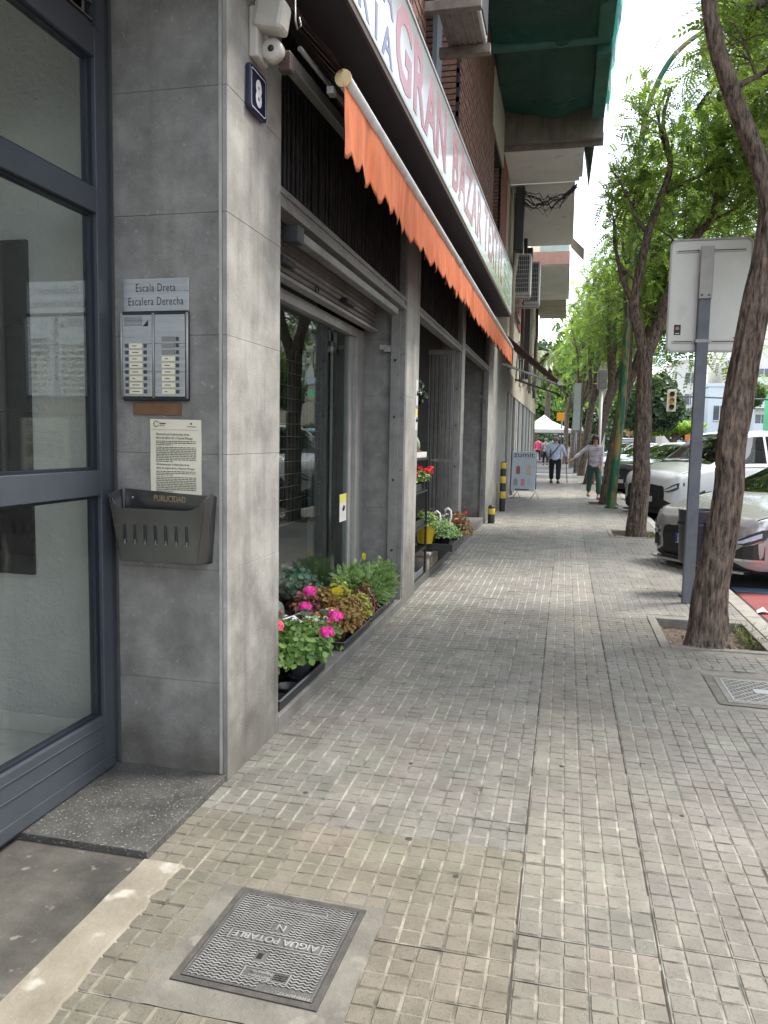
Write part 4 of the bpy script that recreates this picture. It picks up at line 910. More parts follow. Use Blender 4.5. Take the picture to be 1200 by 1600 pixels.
# ================================================================ air conditioners
M_acm=mat('aircon_cream',(.42,.415,.4),(.52,.51,.49),rough=.5,ns=5,streak=.3,streakc=(.2,.18,.15)); M_acd=mat('aircon_dark',(.03,.03,.032),rough=.6)
def aircon(lab,x0,x1,y0,y1,z0,z1,grillewide=True):
    r=thing('air_conditioner',lab,'air conditioner',(x0,(y0+y1)/2,z0),'air conditioners on the facades')
    MB().box(x0+.02,x1,y0+.02,y1,z0,z1).build('casing',M_acm,r,bevel=.015)
    MB().box(x0+.05,x1-.04,y0+.005,y0+.018,z0+.05,z1-.04).build('fan_opening',M_acd,r)
    n=8
    for k in range(n): x=x0+.05+(x1-x0-.09)*k/(n-1); MB().box(x-.003,x+.003,y0,y0+.006,z0+.05,z1-.04).build('grille_wire',M_acm,r)
    for k in range(9): z=z0+.06+(z1-z0-.12)*k/8; MB().box(x0+.04,x1-.03,y0-.003,y0+.003,z-.004,z+.004).build('grille_wire',M_acm,r)
    MB().box(W,x1-.02,y0+.08,y0+.13,z0-.05,z0-.003).box(W,x1-.02,y1-.14,y1-.09,z0-.05,z0-.003).build('bracket',M_acm,r)
    return r
r=thing('air_conditioner','air conditioner over the brick wall seen from below on its two steel brackets','air conditioner',(-1.05,7.4,5.2),'air conditioners on the facades')
MB().box(-1.25,-.88,6.95,7.78,5.2,5.75).build('casing',M_acm,r,bevel=.015)
M_tray=mat('stained_tray',(.13,.105,.085),(.24,.21,.175),rough=.7,ns=9,streak=.4)
for k in range(7): MB().box(-1.235+k*.048,-1.197+k*.048,6.98,7.75,5.185,5.1995).build('base_rib',M_tray,r)
for y in (6.9,7.70): MB().box(W,-.84,y,y+.08,5.10,5.184).build('bracket',M_tray,r,bevel=.006)
MB().box(-.885,-.868,7.05,7.7,5.25,5.7).build('fan_grille',M_acd,r)
aircon('grey air conditioner with a barred grille just beyond the end of the shop sign',-1.3,-.91,18.0,18.5,4.72,5.62)
aircon('second air conditioner just behind and right of the one by the shop sign',-1.15,-.76,19.4,19.9,4.75,5.75)
# ================================================================ second and third buildings
b2=thing('corner_building','beige plastered building with white balcony soffits beyond the granite piers','building',(W,24,0))
wb_=MB(); wallholes(wb_,17.56,34,3.0,12,W-.4,W-.03,[(19.5,20.9,4.6,6.4),(23.6,25,4.6,6.4),(27.5,28.8,4.6,6.4)]); wb_.build('plaster_wall',M_plas,b2)
for y0,y1 in ((19.5,20.9),(23.6,25),(27.5,28.8)):
    f=sub('window',b2); MB().box(W-.3,W-.28,y0,y1,4.6,6.4).build('pane',MATS['dark_window'],f); MB().box(W-.29,W-.2,y0,y0+.09,4.6,6.4).box(W-.29,W-.2,y1-.09,y1,4.6,6.4).box(W-.29,W-.2,y0+.09,y1-.09,6.3,6.4).build('frame',M_brn,f); MB().box(W-.05,W+.06,y0-.1,y1+.1,4.5,4.58).build('sill',M_conc,f)
# brick strips next to windows (reddish)
M_redb=mat('red_brick',(.2,.06,.045),(.3,.1,.07),rough=.85,ns=20,bump=1)
q=MB()
for y0,y1 in ((15.2,16.2),(18.55,19.4),(21.0,22.0),(25.1,26.2)):
    z=4.4
    while z<6.8: q.box(W-.029,W-.004,y0,y1,z,z+.052); z+=.064
q.build('brick_courses',M_redb,b2,kind='stuff')
MB().box(W-.4,W-.03,15.13,17.55,4.3,12).build('plaster_wall',M_plas,b2)
# shopfronts with pale posts and dark glass
sf=sub('shop_front',b2); y=17.56; k=0
MB().box(W-.06,W-.05,17.56,33.9,.0,2.9).build('glass_front',glass('dark_shop_glass',(.18,.2,.21),1.1,.08),sf)
MB().box(W-.8,W-.6,17.56,33.9,.0,3.0).build('inner_wall',M_blk,sf)
while y<33.5:
    wdt=[.1,.3,.08,.45][k%4]; MB().box(W-.1,W+.0,y,y+wdt,0,2.95).build('white_post',[M_wht,M_alu][k%2],sf,bevel=.01); y+=wdt+[.9,.75,1.1,.6][k%4]; k+=1
MB().box(W-.4,W+.02,17.56,33.9,2.55,3.0).build('fascia',M_plas,sf); MB().box(W-.4,W+.01,33.9,34.0,0,12).build('corner_wall',M_plas,b2)
MB().box(-14,W-.41,17.6,34,3,12).build('building_mass',M_plas,b2)
# soffits
for (nm,x1,y0,y1,z0,z1,m) in (('balcony_slab',.06,15.22,17.08,6.83,7.0,M_wht),('balcony_slab',-.02,17.14,22.45,6.83,7.0,M_wht),('balcony_slab',-.1,24.9,31.0,6.85,7.25,mat('pink_plaster',(.42,.24,.2),(.5,.3,.25),rough=.85)),('balcony_slab',-.2,31.1,36,6.9,7.1,M_plas)):
    o=MB().box(W-.02,x1,y0,y1,z0,z1).build(nm,m,b2,bevel=.008)
MB().box(W,-.12,24.93,30.9,6.835,6.849).build('soffit_paint',M_wht,b2)
MB().box(.06,.12,15.22,16.9,6.85,7.7).build('parapet_edge',M_wht,b2); 
MB().extrude([(.14,15.5,7.5),(.30,15.4,7.0),(.24,16.6,6.55),(.12,16.8,7.4)],(.01,0,0)).build('blind',mat('dark_green_canvas',(.09,.14,.13),(.13,.19,.17)),b2)
MB().box(-1.0,-.12,25.0,25.03,7.27,7.8).build('glass_railing',mat('frosted_panel',(.35,.5,.5),(.45,.6,.58),rough=.2),b2)
MB().extrude([(-.09,25.2,7.75),(.32,25.2,7.35),(.34,26.6,7.3),(-.09,26.6,7.75)],(0,0,.012)).build('blind',MATS['dark_green_canvas'],b2)
MB().box(-1.24,-1.05,17.15,17.45,5.5,6.82).build('duct',M_blk,b2,bevel=.02)
MB().box(-1.28,-1.1,22.5,22.8,3.2,6.82).build('duct',M_blk,b2,bevel=.02)
for k,(y,x) in enumerate(((17.7,-1.27),(21.6,-1.26),(23.2,-1.25),(26.8,-1.25),(30,-1.25))):
    MB().tube([(x,y,3.05),(x,y,5.0),(x+.05,y,5.4),(x,y,7)],.05,10).build('drain_pipe',[M_plas,M_brn,M_wht][k%3],b2)
# loose wires under the white soffit
lw=thing('loose_wires','tangle of black wires strung across the white balcony soffit','cables',(-.6,17.1,6.6))
for k in range(11):
    a=Vector((-1.08,17.1,6.72-rng.uniform(0,.3))); b=Vector((.02,17.15,6.8-rng.uniform(0,.1))); n_=14; pts=[]
    for i in range(n_): t=i/(n_-1); p=a.lerp(b,t); p.z-=rng.uniform(.12,.3)*math.sin(math.pi*t)*(1 if k%3 else 1.6); p.z+=rng.normal(0,.015); p.y+=rng.normal(0,.02); pts.append(tuple(p))
    MB().tube(pts,rng.choice([.006,.01,.016]),5).build('wire',M_cab,lw)
for k in range(14):
    y0=rng.uniform(18,30); pts=[(W+rng.uniform(.02,.12),y0+i*.35,3.1+rng.uniform(0,.8)+.3*math.sin(i+k)) for i in range(6)]
    MB().tube(pts,.012,5).build('wire',M_cab,lw)
# maroon awning
m2=thing('maroon_awning','open maroon awning sloping out over the pavement beyond the orange valance','awning',(-1.2,16,3.4))
q=MB(); q.extrude([(-1.28,15.0,3.52),(-.17,15.9,2.62),(-.17,19.4,2.72),(-1.28,19.4,3.6)],(0,0,.02)); q.build('canopy',mat('maroon_stripe',(.045,.014,.016),(.075,.024,.026),rough=.8,ns=3),m2)
for y in (15.3,19.2): MB().tube([(-1.25,y-.1,2.92),(-.2,y+.6 if y<16 else y,2.57)],.025,8).build('arm',M_alu,m2)
MB().tube([(-.16,15.88,2.60),(-.16,19.4,2.70)],.035,10).build('front_bar',M_brn,m2); MB().tube([(-.16,15.83,2.6),(-.16,15.88,2.6)],.05,10).build('end_cap',M_lab,m2)
MB().extrude([(-.15,15.9,2.58),(-.15,19.4,2.68),(-.15,19.4,2.5),(-.15,15.9,2.38)],(.004,0,0)).build('valance',MATS['maroon_stripe'],m2)
# ================================================================ bollards, sandwich board
M_by=mat('bollard_yellow',(.62,.42,.03),(.7,.5,.05),rough=.5,ns=30); M_bb=mat('bollard_black',(.018,.018,.02),(.03,.03,.032),rough=.5)
def bollard(lab,x,y,h,bands):
    r=thing('bollard',lab,'bollard',(x,y,0),'striped bollards by the wall')
    MB().lathe([(.06,0),(.06,h),(.05,h+.03),(0,h+.045)],(x,y,0),16).build('post',M_bb,r)
    for (a,b) in bands: MB().lathe([(.0605,a),(.062,a+.003),(.062,b-.003),(.0605,b)],(x,y,0),16).build('yellow_band',M_by,r)
bollard('short black bollard with one yellow band at its head near the third opening',-1.22,13.6,.28,[(.16,.26)])
bollard('tall yellow and black striped bollard standing beside the sandwich board',-1.22,16.0,.98,[(.88,1.0),(.58,.72),(.27,.41)])
ab=thing('sandwich_board','white sandwich board advertising drinks standing on the pavement by the wall','sandwich board',(-1.0,20,0))
bx_=.36; 
def panel(nm,y0,y1,th,m): return MB().extrude([(-1.06-bx_+.12,y0,.2),(-1.06+bx_,y0,.2),(-1.06+bx_,y1,1.18),(-1.06-bx_+.12,y1,1.18)],(0,th,0)).build(nm,m,ab,bevel=.01)
M_bd=mat('board_print',(.55,.6,.68),(.62,.66,.72),rough=.4)
panel('front_panel',19.6,19.9,.02,M_bd); panel('rear_panel',20.35,19.95,.02,M_bb)
pt=lambda x,z: (x,19.6+(z-.2)*.3/.98-.0015,z)
text('lettering','zumit',M_ink,ab,pt(-1.01,1.04),(1,0,0),(0,.29,.957),.19,depth=.001,align='CENTER',sx=1.2)
ci=0
for (x,z,w_,h_,c) in ((-1.14,.72,.1,.2,(.3,.1,.12)),(-.88,.72,.12,.24,(.5,.42,.36)),(-1.19,.42,.1,.17,(.3,.27,.27)),(-1.01,.42,.1,.18,(.5,.25,.32)),(-.84,.42,.11,.17,(.4,.47,.5))):
    ci+=1; MB().extrude([pt(x-w_/2,z-h_/2),pt(x+w_/2,z-h_/2),pt(x+w_/2,z+h_*.3),pt(x+w_*.25,z+h_/2),pt(x-w_*.25,z+h_/2),pt(x-w_/2,z+h_*.3)],(0,-.002,0)).build('drink_picture',mat('drink_%d'%ci,c,tuple(min(1,a*1.5) for a in c),ns=30),ab)
MB().box(-1.2,-.85,19.598,19.6,.225,.25).build('print_line',M_ink,ab)
for x in (-1.25,-.8): MB().tube([(x,19.55,.02),(x+.12,19.62,.2),(x+.2,19.5,.02)],.012,6).build('foot_frame',M_alu,ab)
# ================================================================ sign post, litter bin
M_galv=mat('galvanised_post',(.1,.115,.135),(.15,.165,.185),rough=.5,metal=.4,ns=6,bump=.3,bs=80)
M_sgb=mat('sign_back',(.36,.36,.33),(.46,.455,.42),rough=.38,metal=.45,ns=1.6,c3=(.3,.31,.27),s3=4,a3=.4)
ps=thing('traffic_sign','back of a large rounded metal traffic sign on a square grey post','traffic sign',(1.15,7.42,0))
MB().box(1.09,1.19,7.40,7.46,0,2.95).build('post',M_galv,ps,bevel=.006)
MB().box(1.085,1.195,7.375,7.398,2.72,3.17).build('sleeve',M_alu,ps,bevel=.004); MB().box(1.06,1.22,7.3985,7.402,2.70,3.19).build('sleeve_plate',M_rail,ps) if False else None
def rr(x0,x1,z0,z1,r,y,n=6):
    P=[]
    for cx,cz,a0 in ((x1-r,z0+r,-90),(x1-r,z1-r,0),(x0+r,z1-r,90),(x0+r,z0+r,180)):
        for k in range(n): a=R_(a0+90*k/(n-1)); P.append((cx+r*math.cos(a),y,cz+r*math.sin(a)))
    return P
sx0,sx1,sz0,sz1=.845,1.525,2.27,3.25
pn=MB().extrude(rr(sx0,sx1,sz0,sz1,.06,7.475),(0,.03,0)).build('panel',M_sgb,ps)
q=MB(); o_=rr(sx0-.004,sx1+.004,sz0-.004,sz1+.004,.062,7.462); i_=rr(sx0+.012,sx1-.012,sz0+.012,sz1-.012,.05,7.462); n=len(o_)
for k in range(n):
    a,b,c,d_=o_[k],o_[(k+1)%n],i_[(k+1)%n],i_[k]; q.quad(a,b,c,d_); q.quad(a,(a[0],7.5,a[2]),(b[0],7.5,b[2]),b); q.quad(d_,c,(c[0],7.476,c[2]),(d_[0],7.476,d_[2]))
q.build('rim',M_alu,ps)
for z in (3.135,2.345):
    for (a,b) in ((sx0+.05,1.075),(1.21,sx1-.05)):
        MB().box(a,b,7.461,7.4745,z,z+.028).build('channel',M_sgb,ps,bevel=.002); MB().box(a+.01,b-.01,7.4602,7.4609,z+.009,z+.018).build('slot',M_ink,ps)
for (x,z) in ((1.11,2.75),(1.17,2.75),(1.075,3.15),(1.205,3.15)): MB().lathe([(0,-.008),(.009,-.007),(.011,0)],(x,7.374 if z<3 else 7.46,z),8,axis='Y').build('bolt',M_rail,ps)
MB().box(1.08,1.2,7.398,7.47,2.345,2.372).build('clamp',M_alu,ps)
st_=MB().box(.905,.962,7.4735,7.4748,2.42,2.51).build('sticker',M_ink,ps)
q=MB()
for k in range(8): a=k*math.pi/4; q.obox((.9335+.011*math.cos(a),7.4728,2.478+.011*math.sin(a)),(.016*math.cos(a),0,.016*math.sin(a)),(0,.0004,0),(-.004*math.sin(a),0,.004*math.cos(a)))
q.build('sticker_emblem',mat('pale_orange',(.6,.35,.25)),ps); MB().box(.915,.952,7.4727,7.4734,2.43,2.437).build('sticker_print',M_lab,ps)
MB().box(1.40,1.455,7.4735,7.4748,2.385,2.395).build('maker_mark',M_btn,ps)
# bin
bn=thing('litter_bin','dark grey litter bin on two posts behind the sign post','litter bin',(1.3,7.85,0))
M_bin=mat('bin_plastic',(.025,.028,.036),(.038,.042,.052),rough=.45,ns=6)
MB().lathe([(0,.30),(.155,.30),(.165,.34),(.185,.80),(.19,.82),(.178,.82),(.17,.78),(.15,.35),(0,.35)],(1.28,7.95,0),28).build('body',M_bin,bn)
MB().lathe([(.186,.66),(.19,.665),(.191,.69),(.188,.695)],(1.28,7.95,0),28).build('band',M_bin,bn)
for x,y in ((1.16,7.75),(1.33,7.72)):
    MB().tube([(x,y,.0),(x,y,.72)],.02,10).build('post',M_bin,bn); MB().box(x-.05,x+.05,y-.04,y+.04,.0,.01).build('base_plate',M_bin,bn)
    MB().tube([(x,y,.70),(x,y+.08,.70)],.015,8).build('pivot',M_bin,bn)
# ================================================================ trees
def bark_mat():
    m=bpy.data.materials.new('bark'); m.use_nodes=True; t=m.node_tree; N=t.nodes.new; L=t.links.new; p=t.nodes['Principled BSDF']; p.inputs['Roughness'].default_value=.95
    g=N('ShaderNodeNewGeometry'); mp=N('ShaderNodeMapping'); mp.inputs['Scale'].default_value=(30,30,6.5); L(g.outputs['Position'],mp.inputs[0])
    n=N('ShaderNodeTexNoise'); n.inputs['Scale'].default_value=1.3; n.inputs['Detail'].default_value=8; n.inputs['Roughness'].default_value=.7; L(mp.outputs[0],n.inputs[0])
    r=N('ShaderNodeValToRGB'); e=r.color_ramp.elements; e[0].position=.38; e[0].color=(.022,.016,.012,1); e[1].position=.66; e[1].color=(.26,.2,.155,1); L(n.outputs[0],r.inputs[0]); L(r.outputs[0],p.inputs['Base Color'])
    b=N('ShaderNodeBump'); b.inputs['Strength'].default_value=1; b.inputs['Distance'].default_value=.022; L(n.outputs[0],b.inputs['Height']); L(b.outputs[0],p.inputs['Normal'])
    return m
M_bark=bark_mat()
M_leafA=leafmat('street_leaf',(.035,.08,.016),(.25,.4,.06),.55,.42)
def spline(pts,n):
    P=[Vector(p[:3]) for p in pts]; Rr=[p[3] for p in pts]; out=[];rr=[]
    for i in range(len(P)-1):
        p0,p1,p2,p3=P[max(0,i-1)],P[i],P[i+1],P[min(len(P)-1,i+2)]
        for k in range(n):
            t=k/n; out.append(.5*((2*p1)+(p2-p0)*t+(2*p0-5*p1+4*p2-p3)*t*t+(3*p1-p0-3*p2+p3)*t**3)); rr.append(Rr[i]*(1-t)+Rr[i+1]*t)
    out.append(P[-1]); rr.append(Rr[-1]); return out,rr
def limb(mb,pts,n=6,res=10,fur=0.,seed=0):
    P,r=spline(pts,n)
    if len(P)>4:
        for i in range(1,len(P)-1):
            a=r[i]*.18; P[i]=P[i]+Vector((mnoise.noise(P[i]*3+Vector((seed,0,0)))*a,mnoise.noise(P[i]*3+Vector((0,seed,9)))*a,0))
    rd=None
    if fur:
        def rd(k,j,p): 
            an=2*math.pi*j/res
            return 1+fur*mnoise.noise(Vector((math.cos(an)*6+seed,math.sin(an)*6,p.z*1.6)))+.11*mnoise.noise(Vector((math.cos(an)*1.2,math.sin(an)*1.2,p.z*2+seed)))
    mb.tube(P,r,res,ridge=rd); return P
def grow(mb,start,dirv,length,r,rg,depth,tips,xmin=None,zmax=None):
    """recursive twigs"""
    p=Vector(start); d=Vector(dirv).normalized(); pts=[(p.x,p.y,p.z,r)]; n=4
    for k in range(n):
        d=(d+Vector((rg.normal(0,.16),rg.normal(0,.16),rg.normal(.03,.12)))).normalized(); p=p+d*length/n
        if (xmin is not None and p.x<xmin-.1) or (zmax and p.z>zmax+.1+max(0,p.x-1.5)*3): break
        pts.append((p.x,p.y,p.z,r*(1-.6*(k+1)/n)))
        if depth>0:
            for q in range(1 if rg.random()<.75 else 2):
                s=Vector((rg.normal(),rg.normal(),rg.normal()*.6)); s=(s-d*s.dot(d)).normalized(); grow(mb,p,(d*.6+s*.9+Vector((0,0,.15))),length*rg.uniform(.5,.75),r*(1-.6*(k+1)/n)*.6,rg,depth-1,tips,xmin,zmax)
        elif k>0: tips.append((p.copy(),d.copy()))
    if len(pts)<2: return
    limb(mb,pts,2,5)
    tips.append((p.copy(),d.copy()))
def tree(label,limbs,ends,nleaf,lsize,seed,group='street trees along the kerb',spread=.35,gl=2,glen=1.5,gr_=.03,leafm=None,extra=None,ttype='street_tree',k=9,grows=1.,lw=.11,ll=.3,xmin=None,zmax=None,zmin=2.9):
    rg=np.random.default_rng(seed); x,y,z=limbs[0][0][:3]
    t=thing(ttype,label,'tree',(x,y,0),group); mb=MB(); tips=[]
    for i,l in enumerate(limbs): limb(mb,l,8 if i==0 else 6,56 if i==0 and y<14 else 14,fur=(.17 if i==0 and y<14 else .08),seed=seed+i)
    for (p,d,s_) in ends:
        if xmin is not None and p.x<xmin: continue
        if zmax and p.z>zmax-.6 and p.x<1.6: continue
        if xmin is not None: d=Vector((d.x+(.5 if p.x<xmin+.9 else 0),d.y,d.z))
        grow(mb,p,d,glen*s_,gr_*s_,rg,gl,tips,xmin,zmax)
    mb.build('trunk',M_bark,t)
    if extra: tips+= [(Vector(e),Vector((0,0,1))) for e in extra]
    tp=np.array([a[0] for a in tips]); td=np.array([a[1] for a in tips])
    ii=rg.integers(0,len(tp),nleaf); P=tp[ii]+rg.normal(0,spread,(nleaf,3))*np.array([1,1,.7])
    if xmin is not None:
        lim=np.array([xmin+.45*mnoise.noise(Vector((p[1]*.9,p[2]*.9,seed)))+.06*abs(p[2]-6) for p in P]); keep=(P[:,0]>lim)&((P[:,2]>zmin+.3*(lim-xmin))&(P[:,2]<zmax+.5*(lim-xmin)+np.clip(P[:,0]-1.5,0,9)*3) if zmax else True); ii=ii[keep]; P=P[keep]; nleaf=len(P)
    D=td[ii]*.5+rg.normal(0,.7,(nleaf,3)); D[:,2]-=.1
    V,F,T=leaves(P,D,lsize*rg.uniform(.6,1.2,nleaf),k=k,rg=rg,lw=lw,ll=ll)
    # clumps share a tone
    cl=rg.uniform(-.35,.35,len(tp)); T=np.clip(T*.5+.25+np.repeat(cl[ii],len(T)//nleaf)*.9,0,1)
    o=link('crown',npmesh('crown',V,F,leafm or M_leafA,tint=T),t); return t
V3=Vector
# tree one : leaning trunk close to the camera
T1=[[(1.06,5.92,-.1,.21),(1.057,5.92,-.03,.165),(1.058,5.92,.1,.137),(1.07,5.92,.45,.112),(1.13,5.92,.97,.101),(1.16,5.92,1.7,.098),(1.235,5.92,2.3,.095),(1.30,5.93,2.75,.098),(1.36,5.95,3.15,.1)],
    [(1.34,5.94,3.0,.085),(1.27,5.92,3.22,.07),(1.14,5.9,3.52,.062),(.99,5.88,3.85,.058),(.87,5.87,4.2,.055),(.8,5.86,4.7,.045),(.86,5.9,5.5,.03)],
    [(1.36,5.95,3.1,.09),(1.5,6.0,3.5,.075),(1.52,5.9,4.1,.07),(1.75,6.0,5.0,.05),(1.8,6.2,6,.03)]]
e1=[(V3((1.25,5.95,4.0)),V3((.2,.8,.5)),1),(V3((1.1,5.95,4.4)),V3((.4,.9,.6)),1.1),(V3((1.6,6.1,4.3)),V3((.9,.2,.5)),1.1),(V3((1.5,6.0,4.9)),V3((0,.4,.8)),1.1),(V3((1.0,5.9,3.85)),V3((.3,.6,.8)),.8),(V3((.82,5.86,4.6)),V3((.5,.2,1)),.9),(V3((.86,5.9,5.4)),V3((.6,.1,1)),1),(V3((1.5,5.9,3.8)),V3((.6,.6,.5)),1),(V3((1.7,6,4.8)),V3((.8,.5,.6)),1.1),(V3((1.8,6.2,5.9)),V3((.2,.3,1)),1),(V3((1.5,6,3.6)),V3((1,-.1,.4)),.9),(V3((1.3,6.1,4.2)),V3((.1,.9,.7)),1.),(V3((1.55,6.1,4.6)),V3((.0,1,.6)),1.),(V3((1.7,6.1,4.9)),V3((1,.2,.1)),1.2),(V3((1.45,6.0,3.4)),V3((.9,.7,.3)),.9)]
tree('nearest street tree with a leaning furrowed trunk in the front pit',T1,e1,4300,.27,11,spread=.22,glen=1.25,k=13,lw=.055,ll=.2,xmin=.85)
T2=[[(1.157,12.8,-.1,.18),(1.158,12.8,.1,.15),(1.165,12.8,.8,.13),(1.165,12.8,1.6,.118),(1.155,12.8,2.4,.11),(1.15,12.8,2.85,.115)],
    [(1.15,12.8,2.7,.085),(1.05,12.75,3.1,.08),(.95,12.7,3.5,.088),(.97,12.7,3.9,.066),(1.08,12.65,4.55,.06),(1.24,12.6,5.1,.055),(1.35,12.6,5.6,.042),(1.22,12.6,6.2,.03),(1.32,12.6,6.7,.014)],
    [(1.16,12.8,2.75,.09),(1.32,12.85,3.2,.08),(1.5,12.9,3.9,.07),(1.75,12.9,4.5,.062),(2.05,12.9,4.95,.055),(2.1,12.9,5.8,.05),(2.0,12.8,6.6,.03)],
    [(.96,12.7,3.5,.05),(.75,12.8,4.0,.035),(.62,13,4.6,.025)],[(2.05,12.9,4.95,.045),(2.4,13,5.6,.035),(2.75,13,6.4,.02)]]
e2=[(V3((2.3,12.9,6.8)),V3((.3,.2,1)),1.2),(V3((2.0,12.5,5.4)),V3((.3,-1,.4)),1.2),(V3((1.7,12.8,6.4)),V3((.5,-.4,.8)),1.1),(V3((.62,13,4.6)),V3((-.3,0,1)),1),(V3((.95,12.7,3.9)),V3((-.8,.1,.5)),.8),(V3((1.1,12.7,4.6)),V3((-.8,0,.6)),1.1),(V3((1.35,12.6,5.6)),V3((-.7,-.1,.7)),1.1),(V3((1.22,12.6,6.2)),V3((-.6,.2,.7)),1.1),(V3((1.34,12.6,6.9)),V3((.2,.1,1)),1.0),(V3((1.6,12.9,4.2)),V3((.2,.5,.9)),1.1),(V3((2.05,12.9,5.3)),V3((.8,.2,.5)),1.2),(V3((2,12.8,6.6)),V3((.2,0,1)),1.2),(V3((2.75,13,6.4)),V3((.7,0,.7)),1.2),(V3((1.9,12.9,4.7)),V3((.7,-.5,.3)),1.0),(V3((1.5,12.9,3.9)),V3((1,.3,.2)),1.0),(V3((1.3,12.7,5.2)),V3((.8,.2,.6)),1.1),(V3((2.4,13,5.6)),V3((1,.3,.2)),1.2)]
tree('second street tree forking in two above head height beside the green lamp',T2,e2,8500,.27,23,spread=.3,glen=1.15,k=13,lw=.06,ll=.2,xmin=.62,zmax=6.7)
def gtree(label,x,y,lean,h,seed,nl,sc=1.,fork=2.5,ls=.34,leafw=.075,k=11,xmin=None,zmax=None,zmin=2.9):
    rg=np.random.default_rng(seed); r=.14*sc
    top=V3((x+lean,y,fork)); L_=[[(x,y,-.1,r*1.35),(x,y,.15,r*1.08),(x+lean*.4,y,fork*.5,r*.92),(top.x,top.y,top.z,r*.9)]]; E=[]
    for a in range(4):
        an=seed*1.7+a*1.6; d=V3((math.cos(an)*.75+.45,math.sin(an)*.8,0)); p0=top; p1=top+d*.45+V3((0,0,1.1)); p2=top+d*.9+V3((0,0,h*.42)); p3=top+d*1.25+V3((rg.normal(0,.2),0,h*.62))
        L_.append([(p0.x,p0.y,p0.z-.2,r*.65),(p1.x,p1.y,p1.z,r*.5),(p2.x,p2.y,p2.z,r*.35),(p3.x,p3.y,p3.z,r*.15)])
        E+= [(p1,d*1+V3((0,0,.5)),1.),(p2,d*.8+V3((0,.3,.5)),1.2),(p3,d*.5+V3((0,0,1)),1.2),(p2,V3((-d.y,d.x,.4)),1.2)]
    return tree(label,L_,E,nl,ls,seed,spread=.4,glen=1.3,k=k,lw=leafw,ll=.22,xmin=xmin,zmax=zmax)
gtree('third street tree, trunk close behind the green lamp post',1.0,19.2,.35,5.6,31,6000,1.05,2.9,xmin=.95,zmax=8.0)
gtree('fourth street tree standing behind the woman in sunglasses',.85,27.8,.6,6,32,4500,1.2,3.2,xmin=.55,zmax=8.5)
gtree('fifth street tree with a pale sign beside its trunk',.72,34.5,.3,6,33,2300,1.15,3.2,.42,.09,xmin=.2)
gtree('sixth slender street tree in the row',.62,40.5,.0,6.5,34,1900,1.1,3.2,.46,.1,xmin=-.1)
gtree('seventh street tree in the row beyond the parked cars',.4,48,.1,6.5,35,1500,1.2,3.3,.5,.12,xmin=-.4)
gtree('farthest street tree near the white market tent',.0,57,.0,7,36,1300,1.3,3.5,.55,.2,xmin=-1.2)
# ================================================================ lamp
M_lampg=bpy.data.materials.new('peeling_green_paint'); M_lampg.use_nodes=True
def _lp():
    t=M_lampg.node_tree; N=t.nodes.new; L=t.links.new; p=t.nodes['Principled BSDF']; p.inputs['Roughness'].default_value=.5
    g=N('ShaderNodeNewGeometry'); mp=N('ShaderNodeMapping'); mp.inputs['Scale'].default_value=(4,4,1.1); L(g.outputs['Position'],mp.inputs[0]); n=N('ShaderNodeTexNoise'); n.inputs['Scale'].default_value=1.6; n.inputs['Detail'].default_value=6; L(mp.outputs[0],n.inputs[0])
    r=N('ShaderNodeValToRGB'); e=r.color_ramp.elements; e[0].position=.5; e[0].color=(.012,.1,.045,1); e[1].position=.54; e[1].color=(.16,.15,.05,1); k=e.new(.64); k.color=(.2,.17,.06,1); k=e.new(.7); k.color=(.33,.15,.03,1)
    L(n.outputs[0],r.inputs[0]); L(r.outputs[0],p.inputs['Base Color'])
_lp()
lm=thing('street_lamp','tall green street lamp with peeling paint whose arm arches over the road','street lamp',(1.04,17.8,0))
P,r=spline([(1.04,17.8,0,.105),(1.06,17.8,.6,.1),(1.144,17.8,2.17,.092),(1.22,17.8,4.8,.08),(1.29,17.8,7.0,.07),(1.33,17.8,8.06,.062),(1.49,17.8,8.75,.058),(1.84,17.8,9.43,.054),(2.37,17.8,9.86,.05),(3.1,17.8,10.1,.045),(3.9,17.8,10.15,.045)],6)
MB().tube(P,r,16).build('pole',M_lampg,lm); MB().lathe([(.15,0),(.15,.03),(.11,.05),(.108,.35),(.1,.37)],(1.04,17.8,0),16).build('base',M_lampg,lm)
MB().box(3.85,4.6,17.65,17.95,10.08,10.2).build('lamp_head',M_alu,lm,bevel=.04)
cbx=thing('cabinet','small grey wooden box fixed up beside the fourth tree','box',(1.0,24.5,3.0))
MB().box(.86,1.14,24.4,24.65,3.05,3.62).build('body',M_alu,cbx,bevel=.01); MB().box(.87,1.13,24.39,24.3985,3.07,3.6).build('door',M_rail,cbx); MB().tube([(1.0,24.5,0),(1.0,24.5,3.05)],.04,8).build('post',M_wht,cbx)
wp=thing('white_post','tall pale concrete post between the fourth tree and the lamp','post',(1.25,30,0)); MB().box(1.15,1.4,30,30.25,0,4.4).build('shaft',M_wht,wp,bevel=.02); MB().box(1.12,1.43,29.97,30.28,0,.2).build('foot',M_conc,wp)
vp=thing('grey_board','pale green grey panel mounted between far tree trunks','sign',(.45,38,0)); MB().box(.3,.62,38,38.05,2.0,4.2).build('panel',mat('pale_board',(.35,.42,.4),(.42,.48,.46)),vp); MB().tube([(.46,38.05,0),(.46,38.05,2.0)],.05,8).build('post',M_galv,vp)
